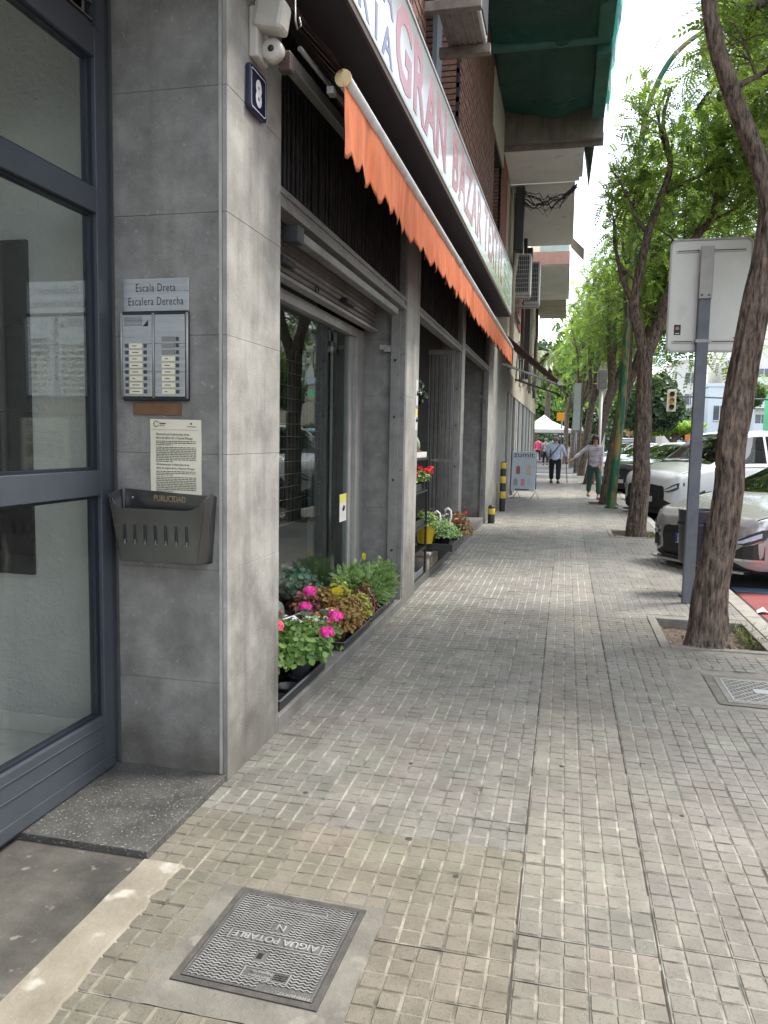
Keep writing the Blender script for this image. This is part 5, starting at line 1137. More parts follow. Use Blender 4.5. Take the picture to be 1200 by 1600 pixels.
# ================================================================ plants for sale
M_leafG=leafmat('geranium_leaf',(.045,.11,.02),(.19,.32,.07),.3,.5)
M_leafB=leafmat('coleus_leaf',(.14,.05,.02),(.32,.22,.04),.25)
M_leafY=leafmat('yellow_leaf',(.16,.2,.02),(.42,.42,.06),.3)
M_leafH=leafmat('herb_leaf',(.06,.14,.035),(.26,.4,.14),.35)
M_leafM=leafmat('maroon_leaf',(.09,.018,.02),(.2,.05,.04),.2)
def petal(nm,a,b): return leafmat(nm,a,b,.25,.6)
M_fp=petal('pink_petal',(.75,.015,.28),(.85,.1,.5)); M_fs=petal('salmon_petal',(.75,.09,.15),(.85,.22,.28)); M_fw=petal('white_petal',(.7,.68,.6),(.8,.8,.76)); M_fo=petal('orange_petal',(.6,.2,.03),(.75,.38,.06)); M_fr=petal('red_petal',(.55,.005,.008),(.7,.03,.02))
M_pot=mat('black_pot',(.014,.014,.016),(.025,.025,.027),rough=.4); M_potg=mat('grey_pot',(.09,.1,.11),(.12,.13,.14),rough=.45); M_terra=mat('terracotta',(.26,.085,.05),(.35,.12,.075),rough=.7,ns=20); M_yelp=mat('yellow_pot',(.7,.52,.01),rough=.4)
def pot(r,h,R0,m,c,t,z0):
    MB().lathe([(0,0),(R0*.72,0),(R0,h),(R0*1.06,h),(R0*1.06,h-.012),(R0*.93,h-.014),(R0*.9,h-.03),(0,h-.03)],(c[0],c[1],z0),18).build('pot',m,t)
    MB().lathe([(0,h-.024),(R0*.92,h-.026)],(c[0],c[1],z0),12).build('compost',M_soil,t)
def dome(c,rad,hgt,n,size,k=6,cup=.12,shell=.75):
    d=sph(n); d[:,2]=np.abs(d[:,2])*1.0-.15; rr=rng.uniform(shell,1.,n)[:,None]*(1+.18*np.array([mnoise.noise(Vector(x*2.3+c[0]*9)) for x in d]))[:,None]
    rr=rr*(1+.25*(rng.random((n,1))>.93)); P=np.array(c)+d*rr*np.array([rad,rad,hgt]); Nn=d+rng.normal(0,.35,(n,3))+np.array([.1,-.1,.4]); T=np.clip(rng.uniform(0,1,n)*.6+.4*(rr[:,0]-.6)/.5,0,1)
    return discs(P,Nn,size*rng.uniform(.6,1.2,n),T,k=k,cup=cup)
def stems(c,rad,z0,z1,n,t,m):
    q=MB()
    for k in range(n):
        a=rng.uniform(0,6.28); rr=rad*rng.uniform(.1,.9); q.tube([(c[0],c[1],z0),(c[0]+rr*.6*math.cos(a),c[1]+rr*.6*math.sin(a),(z0+z1)/2),(c[0]+rr*math.cos(a),c[1]+rr*math.sin(a),z1)],.0025,4)
    q.build('stems',m,t)
def potted(nm,lab,x,y,z0,R0=.055,h=.1,pm=None,rad=.15,hg=.17,n=500,size=.02,lm=None,k=6,heads=(),pinn=False,group=None,zc=None,shell=.55):
    t=thing(nm,lab,'potted plant',(x,y,z0),group); pot(t,h,R0,pm or M_pot,(x,y),t,z0); zc=zc or z0+h+.02
    if pinn:
        d=sph(n); d[:,2]=np.abs(d[:,2]); P=np.array([x,y,zc])+d*rng.uniform(.2,.9,n)[:,None]*np.array([rad,rad,hg]); V,F,T=leaves(P,d+rng.normal(0,.5,(n,3))+np.array([0,0,.3]),size*2.2*rng.uniform(.5,1.2,n),k=11,lw=.07,ll=.22)
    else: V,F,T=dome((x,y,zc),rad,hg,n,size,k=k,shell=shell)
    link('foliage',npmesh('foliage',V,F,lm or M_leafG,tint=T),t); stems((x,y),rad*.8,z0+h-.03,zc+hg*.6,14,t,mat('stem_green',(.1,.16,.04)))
    for (dx,dy,dz,r_,m_,np_) in heads:
        c=np.array([x+dx,y+dy,z0+dz]); d=sph(np_); d[:,2]=np.where(d[:,2]<-.3,-d[:,2],d[:,2]); P=c+d*r_*np.array([1,1,.7]); V,F,T=discs(P,d+rng.normal(0,.25,(np_,3)),np.full(np_,r_*.33),rng.uniform(0,1,np_),k=5,cup=.1)
        link('flower_head',npmesh('flower_head',V,F,m_,tint=T),t); MB().tube([(x+dx*.4,y+dy*.4,z0+h),(x+dx*.8,y+dy*.8,z0+dz*.6),tuple(c-np.array([0,0,r_*.3]))],.0025,4).build('flower_stalk',MATS['stem_green'],t)
    return t
ZL=.073
def tray(lab,x0,x1,y0,y1,z0,h=.055,cells=(2,3)):
    t=thing('plant_tray',lab,'plant tray',((x0+x1)/2,(y0+y1)/2,z0),'black plastic plant trays')
    w=.006; q=MB()
    q.box(x0,x1,y0,y1,z0,z0+.006); q.box(x0,x0+w,y0,y1,z0+.006,z0+h).box(x1-w,x1,y0,y1,z0+.006,z0+h).box(x0+w,x1-w,y0,y0+w,z0+.006,z0+h).box(x0+w,x1-w,y1-w,y1,z0+.006,z0+h)
    q.build('walls',M_pot,t,bevel=.003); MB().box(x0-.012,x0,y0-.012,y1+.012,z0+h-.004,z0+h).box(x1,x1+.012,y0-.012,y1+.012,z0+h-.004,z0+h).box(x0,x1,y0-.012,y0,z0+h-.004,z0+h).box(x0,x1,y1,y1+.012,z0+h-.004,z0+h).build('rim',M_potg,t,bevel=.0015)
    for i in range(cells[0]):
        for j in range(cells[1]):
            cx=x0+(x1-x0)*(i+.5)/cells[0]; cy=y0+(y1-y0)*(j+.5)/cells[1]; r_=min((x1-x0)/cells[0],(y1-y0)/cells[1])*.46
            MB().lathe([(r_*.8,.008),(r_,.04),(r_*1.04,.042),(r_*.97,.038),(r_*.77,.0075)],(cx,cy,z0),16).build('cup',M_pot,t)
    return t
tray('front black plant tray with empty cups beside the first pier',-1.62,-1.345,3.56,4.32,ZL,.06,(2,4))
tray('black tray of terracotta pots in the middle of the sill',-1.62,-1.345,4.72,5.42,ZL,.06,(2,4))
tray('far black tray of herbs at the end of the sill',-1.62,-1.36,5.52,6.3,ZL,.06,(2,4))
ph=lambda *a:a
potted('geranium','large geranium with pink flower heads nearest the pavement in a grey pot',-1.43,4.12,ZL+.01,.07,.13,M_potg,.19,.2,1500,.02,M_leafG,6,[(.03,-.02,.41,.034,M_fp,60),(.17,.12,.33,.042,M_fp,80),(.16,-.02,.27,.04,M_fp,70),(-.05,.3,.43,.04,M_fp,70),(-.16,-.1,.45,.045,M_fp,80)],group='geraniums in the front tray')
potted('geranium','geranium with salmon pink flowers half hidden behind the first pier',-1.58,3.86,ZL+.01,.07,.13,M_pot,.16,.2,1100,.02,M_leafG,6,[(.06,-.02,.42,.04,M_fs,80),(.10,-.02,.35,.045,M_fs,90),(.02,.05,.46,.035,M_fs,60)],group='geraniums in the front tray')
potted('geranium','green geranium without flowers at the back of the front tray',-1.60,4.2,ZL+.01,.07,.13,M_pot,.15,.17,500,.024,M_leafG,6,[],group='geraniums in the front tray')
fl=[]
for k in range(22): fl.append((rng.uniform(-.16,.16),rng.uniform(-.2,.2),rng.uniform(.2,.29),rng.uniform(.013,.022),[M_fw,M_fw,M_fo,M_fo,M_fs][k%5],18))
potted('daisy_pot','pot of small white and orange daisies behind the geraniums',-1.5,4.5,ZL+.01,.07,.12,M_pot,.19,.13,500,.016,M_leafG,5,fl)
potted('petunia_pot','low pot of white and pink bedding flowers left of the daisies',-1.66,4.55,ZL+.01,.06,.1,M_pot,.12,.12,250,.015,M_leafG,5,[(rng.uniform(-.1,.1),rng.uniform(-.12,.12),rng.uniform(.17,.26),.014,[M_fs,M_fw][k%2],18) for k in range(12)])
# paper wrappers
q=MB()
for k in range(7):
    c=Vector((-1.5+rng.uniform(-.12,.14),4.45+rng.uniform(-.18,.3),.30+rng.uniform(-.02,.06))); a=rng.uniform(0,6); u=Vector((math.cos(a),math.sin(a),.2))*.06; v=Vector((-math.sin(a),math.cos(a),.5))*.05
    q.quad(tuple(c-u-v),tuple(c+u-v*.8),tuple(c+u*.8+v),tuple(c-u*.7+v*1.2))
q.build('wrap',mat('white_wrap',(.7,.7,.72),(.8,.8,.82),rough=.5)); o=bpy.data.objects[-1] if False else COL.objects['wrap']; o.name='paper_wrapping'; tag(o,'crumpled white paper wrapping among the daisies','wrapping',kind='stuff')
def plabel(nm,lab,x,y,z,m,w=.05,h=.055,top=.12):
    t=thing(nm,lab,'plant label',(x,y,z)); MB().extrude([(x-w/2,y,z+top),(x+w/2,y-.01,z+top-.005),(x+w/2+.003,y-.01,z+top+h*.7),(x,y,z+top+h),(x-w/2,y,z+top+h*.75)],(0,.002,0)).build('card',m,t); MB().tube([(x,y,z-.12),(x,y,z+top)],.002,5).build('stake',M_leafG if False else mat('label_stake',(.05,.25,.12)),t)
plabel('plant_label','dark green plant label standing up above the daisies',-1.5,4.35,.38,mat('green_card',(.0,.17,.09),rough=.4),.06,.06,.03)
plabel('plant_label','yellow and white plant label in the brown coleus',-1.46,4.95,.38,mat('yellow_card',(.75,.6,.02),rough=.4),.08,.045,.02)
plabel('plant_label','small yellow label among the herbs by the window frame',-1.5,5.8,.45,MATS['yellow_card'],.03,.05,.06)
sz=ZL+.01
potted('coleus','tall brown and gold coleus at the front of the middle tray',-1.42,4.86,sz,.05,.1,M_terra,.15,.22,800,.015,M_leafB,5,group='coleus pots in the middle tray',zc=sz+.14)
potted('coleus','brown coleus with dark leaves at the back of the middle tray',-1.57,4.95,sz,.05,.1,M_terra,.14,.26,700,.015,M_leafB,5,group='coleus pots in the middle tray',zc=sz+.15)
potted('coleus','maroon leaved coleus leaning towards the window',-1.62,4.78,sz,.05,.1,M_terra,.13,.26,350,.02,M_leafM,5,group='coleus pots in the middle tray',zc=sz+.15)
potted('coleus','smaller brown coleus in the second terracotta pot of the middle tray',-1.4,5.08,sz,.05,.1,M_terra,.12,.2,600,.014,M_leafB,5,group='coleus pots in the middle tray',zc=sz+.12)
potted('golden_shrub','yellow green leafy plant in a terracotta pot right of the coleus',-1.4,5.28,sz,.05,.1,M_terra,.11,.17,500,.014,M_leafY,5)
potted('golden_shrub','yellow leaved plant behind the maroon one at the tray end',-1.55,5.32,sz,.05,.1,M_terra,.12,.27,500,.014,M_leafY,5)
potted('maroon_plant','small dark red plant before the herbs',-1.42,5.5,sz,.05,.09,M_terra,.11,.2,500,.013,M_leafM,5)
for k,(x,y) in enumerate(((-1.45,5.72),(-1.58,5.65),(-1.43,5.95),(-1.57,5.92),(-1.45,6.17))):
    potted('herb_pot',['feathery green herb at the front of the far tray','tall feathery herb by the metal window frame','second feathery herb along the pavement side of the far tray','herb at the back of the far tray near the dark gap','last herb of the far tray beside the steel guide post'][k],x,y,sz,.06,.1,M_pot,.15,.27,520,.035,M_leafH,5,pinn=True,group='feathery herbs in the far tray')
# white sack and pots behind the glass
sk=thing('white_sack','white plastic sack tied in the middle behind the window glass','sack',(-1.98,5.05,.1))
def blob(nm,c,r,seed,m,t,n=22):
    V=[];F=[]
    for i in range(n+1):
        th=math.pi*i/n
        for j in range(n*2):
            a=math.pi*j/n; d=Vector((math.sin(th)*math.cos(a),math.sin(th)*math.sin(a),math.cos(th))); k_=1+.12*mnoise.noise(d*2.2+Vector((seed,0,0)))+.05*math.sin(9*a+3*d.z)*math.sin(th)
            V.append((c[0]+d.x*r[0]*k_,c[1]+d.y*r[1]*k_,c[2]+d.z*r[2]*k_))
    m2=2*n
    for i in range(n):
        for j in range(m2): F.append((i*m2+j,i*m2+(j+1)%m2,(i+1)*m2+(j+1)%m2,(i+1)*m2+j))
    return link(nm,npmesh(nm,np.array(V),np.array(F),m,smooth=True),t)
M_sack=mat('sack_plastic',(.5,.5,.42),(.6,.6,.52),rough=.4,ns=8)
blob('sack_top',(-1.95,4.85,.36),(.085,.13,.13),3,M_sack,sk); blob('sack_bottom',(-1.93,5.0,.2),(.07,.09,.11),5,M_sack,sk)
potted('indoor_plant','dark leafy plant in a black pot behind the glass beside the pier',-1.9,4.45,.1,.08,.16,M_pot,.14,.34,350,.022,M_leafG,6)
potted('indoor_plant','bluish leafy plant inside the window right of the white sack',-2.05,5.7,.1,.09,.14,M_pot,.25,.22,350,.03,leafmat('blue_leaf',(.06,.12,.11),(.2,.3,.28),.2),6)
# ---- black rack and plants in opening two
rk=thing('plant_rack','black wire rack of potted plants in front of the second shop opening','rack',(-1.45,7.6,0))
M_rk=mat('rack_black',(.012,.012,.014),rough=.45)
for (x,y) in ((-1.36,7.12),(-1.37,7.82),(-1.42,8.22),(-1.80,7.82),(-1.80,7.12)): MB().box(x-.011,x+.011,y-.011,y+.011,.0,1.26).build('upright',M_rk,rk)
for z in (.06,.33,.56,.92,1.245):
    MB().box(-1.80,-1.36,7.12,7.14,z,z+.018).box(-1.80,-1.36,7.80,7.82,z,z+.018).box(-1.38,-1.36,7.14,7.80,z,z+.018).box(-1.80,-1.78,7.14,7.8,z,z+.018).build('shelf_frame',M_rk,rk)
    q=MB()
    for k in range(14): q.box(-1.78,-1.38,7.16+k*.046,7.166+k*.046,z+.006,z+.012)
    q.build('shelf_wires',M_rk,rk)
def lowtray(lab,x0,x1,y0,y1,z0,h,m=None,g='trays on the plant rack'):
    t=thing('shelf_tray',lab,'tray',(x0,y0,z0),g); w=.008
    q=MB().box(x0,x1,y0,y1,z0,z0+.006).box(x0,x0+w,y0,y1,z0+.006,z0+h).box(x1-w,x1,y0,y1,z0+.006,z0+h).box(x0+w,x1-w,y0,y0+w,z0+.006,z0+h).box(x0+w,x1-w,y1-w,y1,z0+.006,z0+h); q.build('walls',m or M_pot,t,bevel=.003)
lowtray('white polystyrene tray under the cacti on the rack top',-1.78,-1.37,7.15,7.78,1.266,.055,M_lab); lowtray('black tray of red flowers on the upper rack shelf',-1.78,-1.38,7.15,7.78,.94,.07); lowtray('black tray on the middle rack shelf',-1.78,-1.38,7.15,7.78,.58,.07); lowtray('empty grey tray at the foot of the rack',-1.78,-1.38,7.15,7.78,.08,.06,M_potg)
M_cac=mat('cactus',(.12,.19,.1),(.3,.36,.24),rough=.8,ns=60)
for k,(x,y) in enumerate(((-1.47,7.3),(-1.44,7.55),(-1.6,7.4))):
    t=thing('cactus',['left column cactus on the rack top by the pier','right column cactus on the rack top beside the folded gate','short cactus behind the other two on the rack top'][k],'cactus',(x,y,1.275),'cacti on the rack top'); pot(t,.06,.05,M_terra,(x,y),t,1.275)
    MB().tube([(x,y,1.32),(x,y,1.38),(x,y,1.45-.03*k),(x,y,1.50-.03*k)],[.032,.04,.036,.012],12,ridge=lambda k_,j,p: 1+.12*(j%2)).build('stem',M_cac,t)
for k in range(3): potted('red_flower_pot',['red flowering pot nearest the pier on the rack','red flowering pot in the middle of the rack','red flowering pot sticking out at the pavement side of the rack'][k],-1.6+.1*k,7.3+.17*k,.95,.05,.08,M_pot,.1,.1,140,.02,M_leafG,6,[(rng.uniform(-.1,.1),rng.uniform(-.12,.12),rng.uniform(.08,.24),.035,M_fr,30) for _ in range(9)],group='red flowers on the rack')
orc=thing('orchid','pink orchid bloom rising from the red flowers on the rack','orchid',(-1.5,7.5,.95)); V,F,T=discs(np.array([[-1.46,7.45,1.22],[-1.45,7.47,1.19],[-1.47,7.44,1.17]])+0.,np.array([[1,-.8,.2]]*3),np.full(3,.035),np.array([.2,.6,.9])); link('bloom',npmesh('bloom',V,F,M_fp,tint=T),orc); MB().tube([(-1.5,7.5,.97),(-1.48,7.47,1.2)],.003,5).build('stalk',MATS['stem_green'],orc)
t=thing('snake_plant','snake plant with upright banded leaves in a terracotta pot on the rack','potted plant',(-1.46,7.25,.6)); pot(t,.1,.065,M_terra,(-1.46,7.25),t,.6)
for k in range(9):
    a=rng.uniform(0,6.28); r_=.03; h_=rng.uniform(.16,.28); x,y=-1.46+r_*math.cos(a),7.25+r_*math.sin(a)
    MB().extrude([(x-.014,y,.68),(x+.014,y,.68),(x+.018+.03*math.cos(a),y,.68+h_*.6),(x+.06*math.cos(a),y,.68+h_),(x-.012+.03*math.cos(a),y,.68+h_*.6)],(0,.004,0)).build('leaf',mat('snake_leaf',(.07,.12,.04),(.38,.42,.22),ns=14,vec=(1,1,4)),t)
t=thing('yellow_bucket','bright yellow pot with a leafy plant below the rack shelf','pot',(-1.36,8.0,.33)); MB().lathe([(0,0),(.075,0),(.11,.19),(.115,.19),(.105,.185),(0,.15)],(-1.4,7.98,.36),20).build('pot',M_yelp,t); V,F,T=dome((-1.4,7.98,.56),.14,.16,400,.018); link('foliage',npmesh('foliage',V,F,M_leafG,tint=T),t)
stn=thing('stone_block','rough pale stone step under the plants by the second opening','step',(-1.45,8.6,0)); MB().box(-1.72,-1.36,7.95,8.6,.0,.22).build('block',M_cem,stn,bevel=.02); MB().box(-1.74,-1.34,7.93,8.62,.222,.26).build('slab',M_kerb,stn,bevel=.01)
lowtray('long black tray holding the low green plants by the gate',-1.5,-1.12,8.05,9.0,.27,.08,None,'trays by the gate')
for k,(x,y,m_,n_,r_,h_,l_) in enumerate(((-1.26,8.3,M_leafH,600,.2,.17,'bushy bright green plant in the long tray nearest the pavement'),(-1.35,8.7,M_leafH,500,.17,.16,'bushy green plant behind the bright green one in the long tray'),(-1.5,8.5,M_leafM,350,.16,.28,'dark red leaved plant at the back by the folded gate'),(-1.24,9.3,M_leafB,500,.2,.3,'red brown plant with small red flowers at the far end'),(-1.52,9.0,M_leafB,400,.18,.32,'brown leaved plant against the folded gate'),(-1.35,9.1,M_leafG,350,.15,.22,'dark green plant with white flowers by the plastic flamingos'))):
    potted('nursery_plant',l_,x,y,.28 if k<3 else .2,.08,.12,M_pot if k!=3 else M_potg,r_,h_,n_,.013 if k<2 else .018,m_,5,[(rng.uniform(-.1,.14),rng.uniform(-.15,.1),rng.uniform(.2,.4),.022,M_fr if k==3 else M_fw,22) for _ in range(7)] if k in (3,5) else (),group='plants by the folded gate')
for k,(x,y) in enumerate(((-1.33,8.35),(-1.22,8.42))):
    t=thing('flamingo_stake',['left white plastic flamingo head among the plants','right white plastic flamingo head, slightly taller'][k],'garden ornament',(x,y,.6),'white flamingo ornaments'); z=.62+.03*k
    MB().tube([(x+.03,y,z-.25),(x+.01,y,z-.1),(x+.025,y,z-.04),(x+.02,y,z+.02),(x-.01,y,z+.045),(x-.04,y,z+.03),(x-.045,y,z-.005)],[.006,.012,.014,.011,.013,.015,.004],8).build('neck_and_head',M_lab,t)
    MB().tube([(x+.03,y,.4),(x+.03,y,z-.2)],.004,5).build('stake',M_lab,t)
t=thing('hanging_plant','dark bushy plant hanging inside the second opening','hanging plant',(-1.62,8.0,1.9)); V,F,T=dome((-1.56,7.9,1.93),.13,.2,300,.03); V2,F2,T2=dome((-1.56,7.9,1.9),.12,-.16,200,.03); link('foliage',npmesh('foliage',np.concatenate([V,V2]),np.concatenate([F,F2+len(V)]),leafmat('dark_leaf',(.01,.025,.01),(.03,.06,.02),.1),tint=np.concatenate([T,T2])),t); MB().tube([(-1.56,7.9,2.0),(-1.56,7.9,2.56)],.004,5).build('hanger',M_rk,t)
# ================================================================ parked cars
M_tyre=mat('tyre_rubber',(.012,.012,.013),(.02,.02,.02),rough=.8); M_cglass=glass('car_glass',(.12,.15,.15),1.1,.12); M_plastic=mat('black_plastic',(.015,.015,.017),(.022,.022,.024),rough=.55)
M_chrome=mat('chrome',(.6,.6,.6),rough=.12,metal=1); M_rim=mat('alloy_rim',(.35,.35,.36),(.42,.42,.43),rough=.3,metal=.8); M_lens=mat('headlight_lens',(.4,.48,.62),(.62,.68,.78),rough=.3,spec=.4,ns=30); M_plate=mat('number_plate',(.62,.62,.6),rough=.4); M_amber=mat('amber_lens',(.5,.2,.02),rough=.2); M_rlens=mat('red_lens',(.3,.01,.01),rough=.15)
def paint(nm,c,metal=.0): return mat(nm,c,tuple(a*1.04 for a in c),rough=.22,metal=metal,ns=1,coat=.8)
ST={ # x, half width, z bottom, belt z, roof z, roof half width
'hatch':[(2.08,.52,.30,.60,.62,.42),(2.03,.70,.22,.70,.72,.58),(1.93,.80,.19,.77,.79,.68),(1.7,.86,.18,.83,.86,.74),(1.35,.885,.18,.885,.93,.77),(1.05,.89,.18,.93,.985,.77),(.7,.895,.18,.945,1.17,.68),(.3,.9,.18,.955,1.37,.61),(0,.9,.18,.965,1.44,.59),(-.6,.9,.18,.975,1.47,.58),(-1.2,.895,.19,.99,1.43,.57),(-1.6,.88,.2,1.0,1.36,.56),(-1.85,.86,.25,1.0,1.18,.56),(-2.0,.82,.32,.95,1.0,.55),(-2.08,.74,.40,.82,.86,.5)],
'van':[(2.15,.58,.28,.72,.74,.48),(2.1,.74,.22,.86,.88,.62),(1.98,.84,.2,.95,.97,.72),(1.75,.88,.2,1.02,1.05,.76),(1.4,.9,.2,1.08,1.13,.78),(1.15,.905,.2,1.12,1.2,.77),(.8,.91,.2,1.13,1.5,.7),(.5,.91,.2,1.135,1.74,.66),(.2,.91,.2,1.14,1.83,.65),(-.5,.91,.2,1.14,1.86,.66),(-1.4,.91,.2,1.14,1.86,.66),(-1.95,.9,.22,1.14,1.8,.67),(-2.12,.88,.28,1.1,1.55,.68),(-2.2,.84,.35,.95,1.0,.66)],
'suv':[(2.15,.58,.34,.74,.76,.48),(2.1,.74,.28,.86,.88,.62),(1.98,.84,.26,.93,.95,.72),(1.6,.9,.25,.99,1.03,.78),(1.1,.91,.25,1.04,1.1,.77),(.75,.91,.25,1.05,1.3,.7),(.35,.915,.25,1.06,1.52,.62),(0,.915,.25,1.07,1.6,.6),(-1.2,.91,.25,1.09,1.6,.59),(-1.7,.9,.27,1.1,1.5,.58),(-1.98,.87,.32,1.08,1.25,.57),(-2.12,.82,.4,.95,1.0,.54)]}
def car(lab,kind,pm,loc,heading,plate='',grille=True,group='cars parked nose to the kerb',badge=False,nose_dark=False,roofbars=False,detail=True,cat='car'):
    t=thing('parked_'+('van' if kind=='van' else 'car'),lab,cat,(0,0,0),group)
    s=np.array(ST[kind]); xs=np.concatenate([np.linspace(s[0,0],1.9,14),np.linspace(1.86,-1.8,60),np.linspace(-1.84,s[-1,0],12)])
    cols=[np.interp(-xs,-s[:,0],s[:,k]) for k in range(1,6)]
    for _ in range(3):
        for c in cols: c[1:-1]=(c[:-2]+2*c[1:-1]+c[2:])/4
    w,b,h,r,rw=cols; n=len(xs); ring=[]
    for i in range(n):
        gh=max(r[i]-h[i],.0); tw=min(1,gh/.3)
        side=[(0,b[i]),(.8*w[i],b[i]),(.96*w[i],b[i]+.05),(w[i]*1.0,b[i]+.18),(w[i]*1.005,b[i]*.4+h[i]*.6),(w[i]*.995,h[i]-.09),(w[i]*.965,h[i]-.015)]
        wb=w[i]*.95-.01
        side+=[(wb+(rw[i]-wb)*(.08 if tw>.5 else .15),h[i]+gh*.08+.002),(wb+(rw[i]-wb)*.86,h[i]+gh*.86),(rw[i],r[i]-.035*tw),(rw[i]*.88,r[i]-.008),(rw[i]*.45,r[i]+.012),(0,r[i]+.018)]
        full=[(y,z) for y,z in side]+[(-y,z) for y,z in side[-2:0:-1]]
        ring.append(full)
    m=len(ring[0]); V=[(xs[i],y,z) for i in range(n) for (y,z) in ring[i]]; F=[];MI=[]
    for i in range(n-1):
        gh=(r[i]-h[i]+r[i+1]-h[i+1])/2; sl=abs(r[i+1]-r[i])/abs(xs[i+1]-xs[i])
        for j in range(m):
            a=i*m+j; b_=i*m+(j+1)%m; F.append((a,a+m,b_+m,b_)); jj=j if j<12 else 23-j; mi=0
            xm=(xs[i]+xs[i+1])/2
            if jj==7 and gh>.25 and -1.75<xm<.95 and not (-.12>xm>-.2) and not (kind!='van' and -1.02>xm>-1.10): mi=1
            if jj in (9,10,11) and gh>.06 and sl>.32 and xm>0: mi=1
            if jj in (9,10,11) and gh>.15 and sl>.6 and xm<-1.3: mi=1
            if jj<=1: mi=2
            if jj==2 and kind!='hatch': mi=2
            MI.append(mi)
    F.append(tuple(range(m))); MI.append(2); F.append(tuple(range((n-1)*m,n*m))[::-1]); MI.append(0)
    me=bpy.data.meshes.new('body'); me.from_pydata(V,[],F); [me.materials.append(q) for q in (pm,M_cglass,M_plastic)]; me.polygons.foreach_set('material_index',MI); me.polygons.foreach_set('use_smooth',[True]*len(F)); me.update(); me.validate()
    o=link('body',me,t)
    i0=int(np.argmax(xs<1.93)); i1=int(np.argmax(xs<1.1))
    for sg in (1,-1):
        J6=lambda i,j:(xs[i],ring[i][j][0]*sg*1.0,ring[i][j][1])
        MB().tube([(a_,b_*1.004,c_+.003) for a_,b_,c_ in (J6(i,7) for i in range(i0,i1,3))],.005,5).build('bonnet_gap',M_plastic,t)
        ib=int(np.argmax(xs<1.66)); MB().tube([(a_,b_*1.003,c_) for a_,b_,c_ in (J6(ib,j) for j in (3,4,5,6))],.004,5).build('bumper_gap',M_plastic,t)
        MB().tube([(a_,b_*1.004,c_) for a_,b_,c_ in (J6(i,6) for i in range(int(np.argmax(xs<1.0)),int(np.argmax(xs<-1.9)),4))],.006,5).build('window_trim',M_chrome if kind=='hatch' else M_plastic,t)
    # glass rear side: added dark cabin core, no real seats, so the glass reads with depth
    MB().box(-1.6,.55,-.5,.5,.5,(1.0 if kind!='van' else 1.2)).build('dark_cabin_core',M_plastic,t,bevel=.08)
    fa=1.27 if kind!='van' else 1.3; ra=-1.3
    for sx in (fa,ra):
        for sy in (1,-1):
            wy=.895*sy; rw_=.325 if kind!='suv' else .36
            wh=sub('wheel',t)
            MB().lathe([(0,-.02),(rw_+.065,-.02),(rw_+.07,.012),(rw_+.045,.018),(0,.018)] if sy>0 else [(0,.02),(rw_+.065,.02),(rw_+.07,-.012),(rw_+.045,-.018),(0,-.018)],(sx,wy-.012*sy,rw_),36,axis='Y').build('arch_liner',M_plastic,wh)
            MB().lathe([(rw_*.66,.02*sy),(rw_*.7,.045*sy),(rw_*.93,.04*sy),(rw_,.015*sy),(rw_,-.16*sy),(rw_*.9,-.17*sy)],(sx,wy+.0*sy,rw_),32,axis='Y').build('tyre',M_tyre,wh)
            q=MB().lathe([(rw_*.6,-.02*sy),(rw_*.66,.03*sy),(rw_*.69,.044*sy),(rw_*.7,.03*sy)],(sx,wy,rw_),32,axis='Y')
            for k in range(5):
                for dd in (-.13,.13):
                    a=k*2*math.pi/5+.3; c0=Vector((sx+.05*math.cos(a),wy+.034*sy,rw_+.05*math.sin(a))); c1=Vector((sx+rw_*.66*math.cos(a+dd),wy+.036*sy,rw_+rw_*.66*math.sin(a+dd))); d_=c1-c0; pn=Vector((-d_.z,0,d_.x)).normalized()
                    q.obox((c0+c1)/2,d_,(0,.014,0),pn*.022)
            q.lathe([(0,.046*sy),(.03,.046*sy),(.05,.03*sy)],(sx,wy,rw_),14,axis='Y'); q.build('rim',M_rim,wh)
    # front end
    zf=h[0]; wf=.66
    def fx(y,z): # x of the nose surface approx at lateral y
        k_=int(np.argmax(w>.876)) or 30; return (np.interp(abs(y),w[:k_],xs[:k_]) if abs(y)>w[0] else xs[0])+.004
    def strip(nm,ys,z0,z1,m,out=.0,th=.03):
        q=MB(); n_=len(ys)
        z0=z0 if hasattr(z0,'__len__') else [z0]*n_; z1=z1 if hasattr(z1,'__len__') else [z1]*n_
        for k in range(n_-1):
            a,b_=ys[k],ys[k+1]; A=[fx(a,0)+out,fx(b_,0)+out]
            q.quad((A[0],a,z0[k]),(A[1],b_,z0[k+1]),(A[1],b_,z1[k+1]),(A[0],a,z1[k])); q.quad((A[0],a,z1[k]),(A[1],b_,z1[k+1]),(A[1]-th,b_,z1[k+1]),(A[0]-th,a,z1[k])); q.quad((A[0]-th,a,z0[k]),(A[1]-th,b_,z0[k+1]),(A[1],b_,z0[k+1]),(A[0],a,z0[k]))
        return q.build(nm,m,t)
    zt_=zf-.03
    ysn=lambda a,b,n_: list(np.linspace(a,b,n_))
    if grille: strip('grille',ysn(-.5,.5,13),[.27+.2*(abs(v)/.5)**2 for v in ysn(-.5,.5,13)] if kind=='hatch' else zt_-.22,[zt_-.03-.03*(abs(v)/.56)**2 for v in (ysn(-.5,.5,13) if kind=='hatch' else ysn(-.56,.56,13))],M_plastic,.012)
    strip('lower_intake',ysn(-.5,.5,13),s[0,2]-.08,s[0,2]-.03,M_plastic,.015); strip('splitter',ysn(-.72,.72,15),s[0,2]-.1,s[0,2]-.075,M_rim if kind=='hatch' else M_plastic,.05,.1)
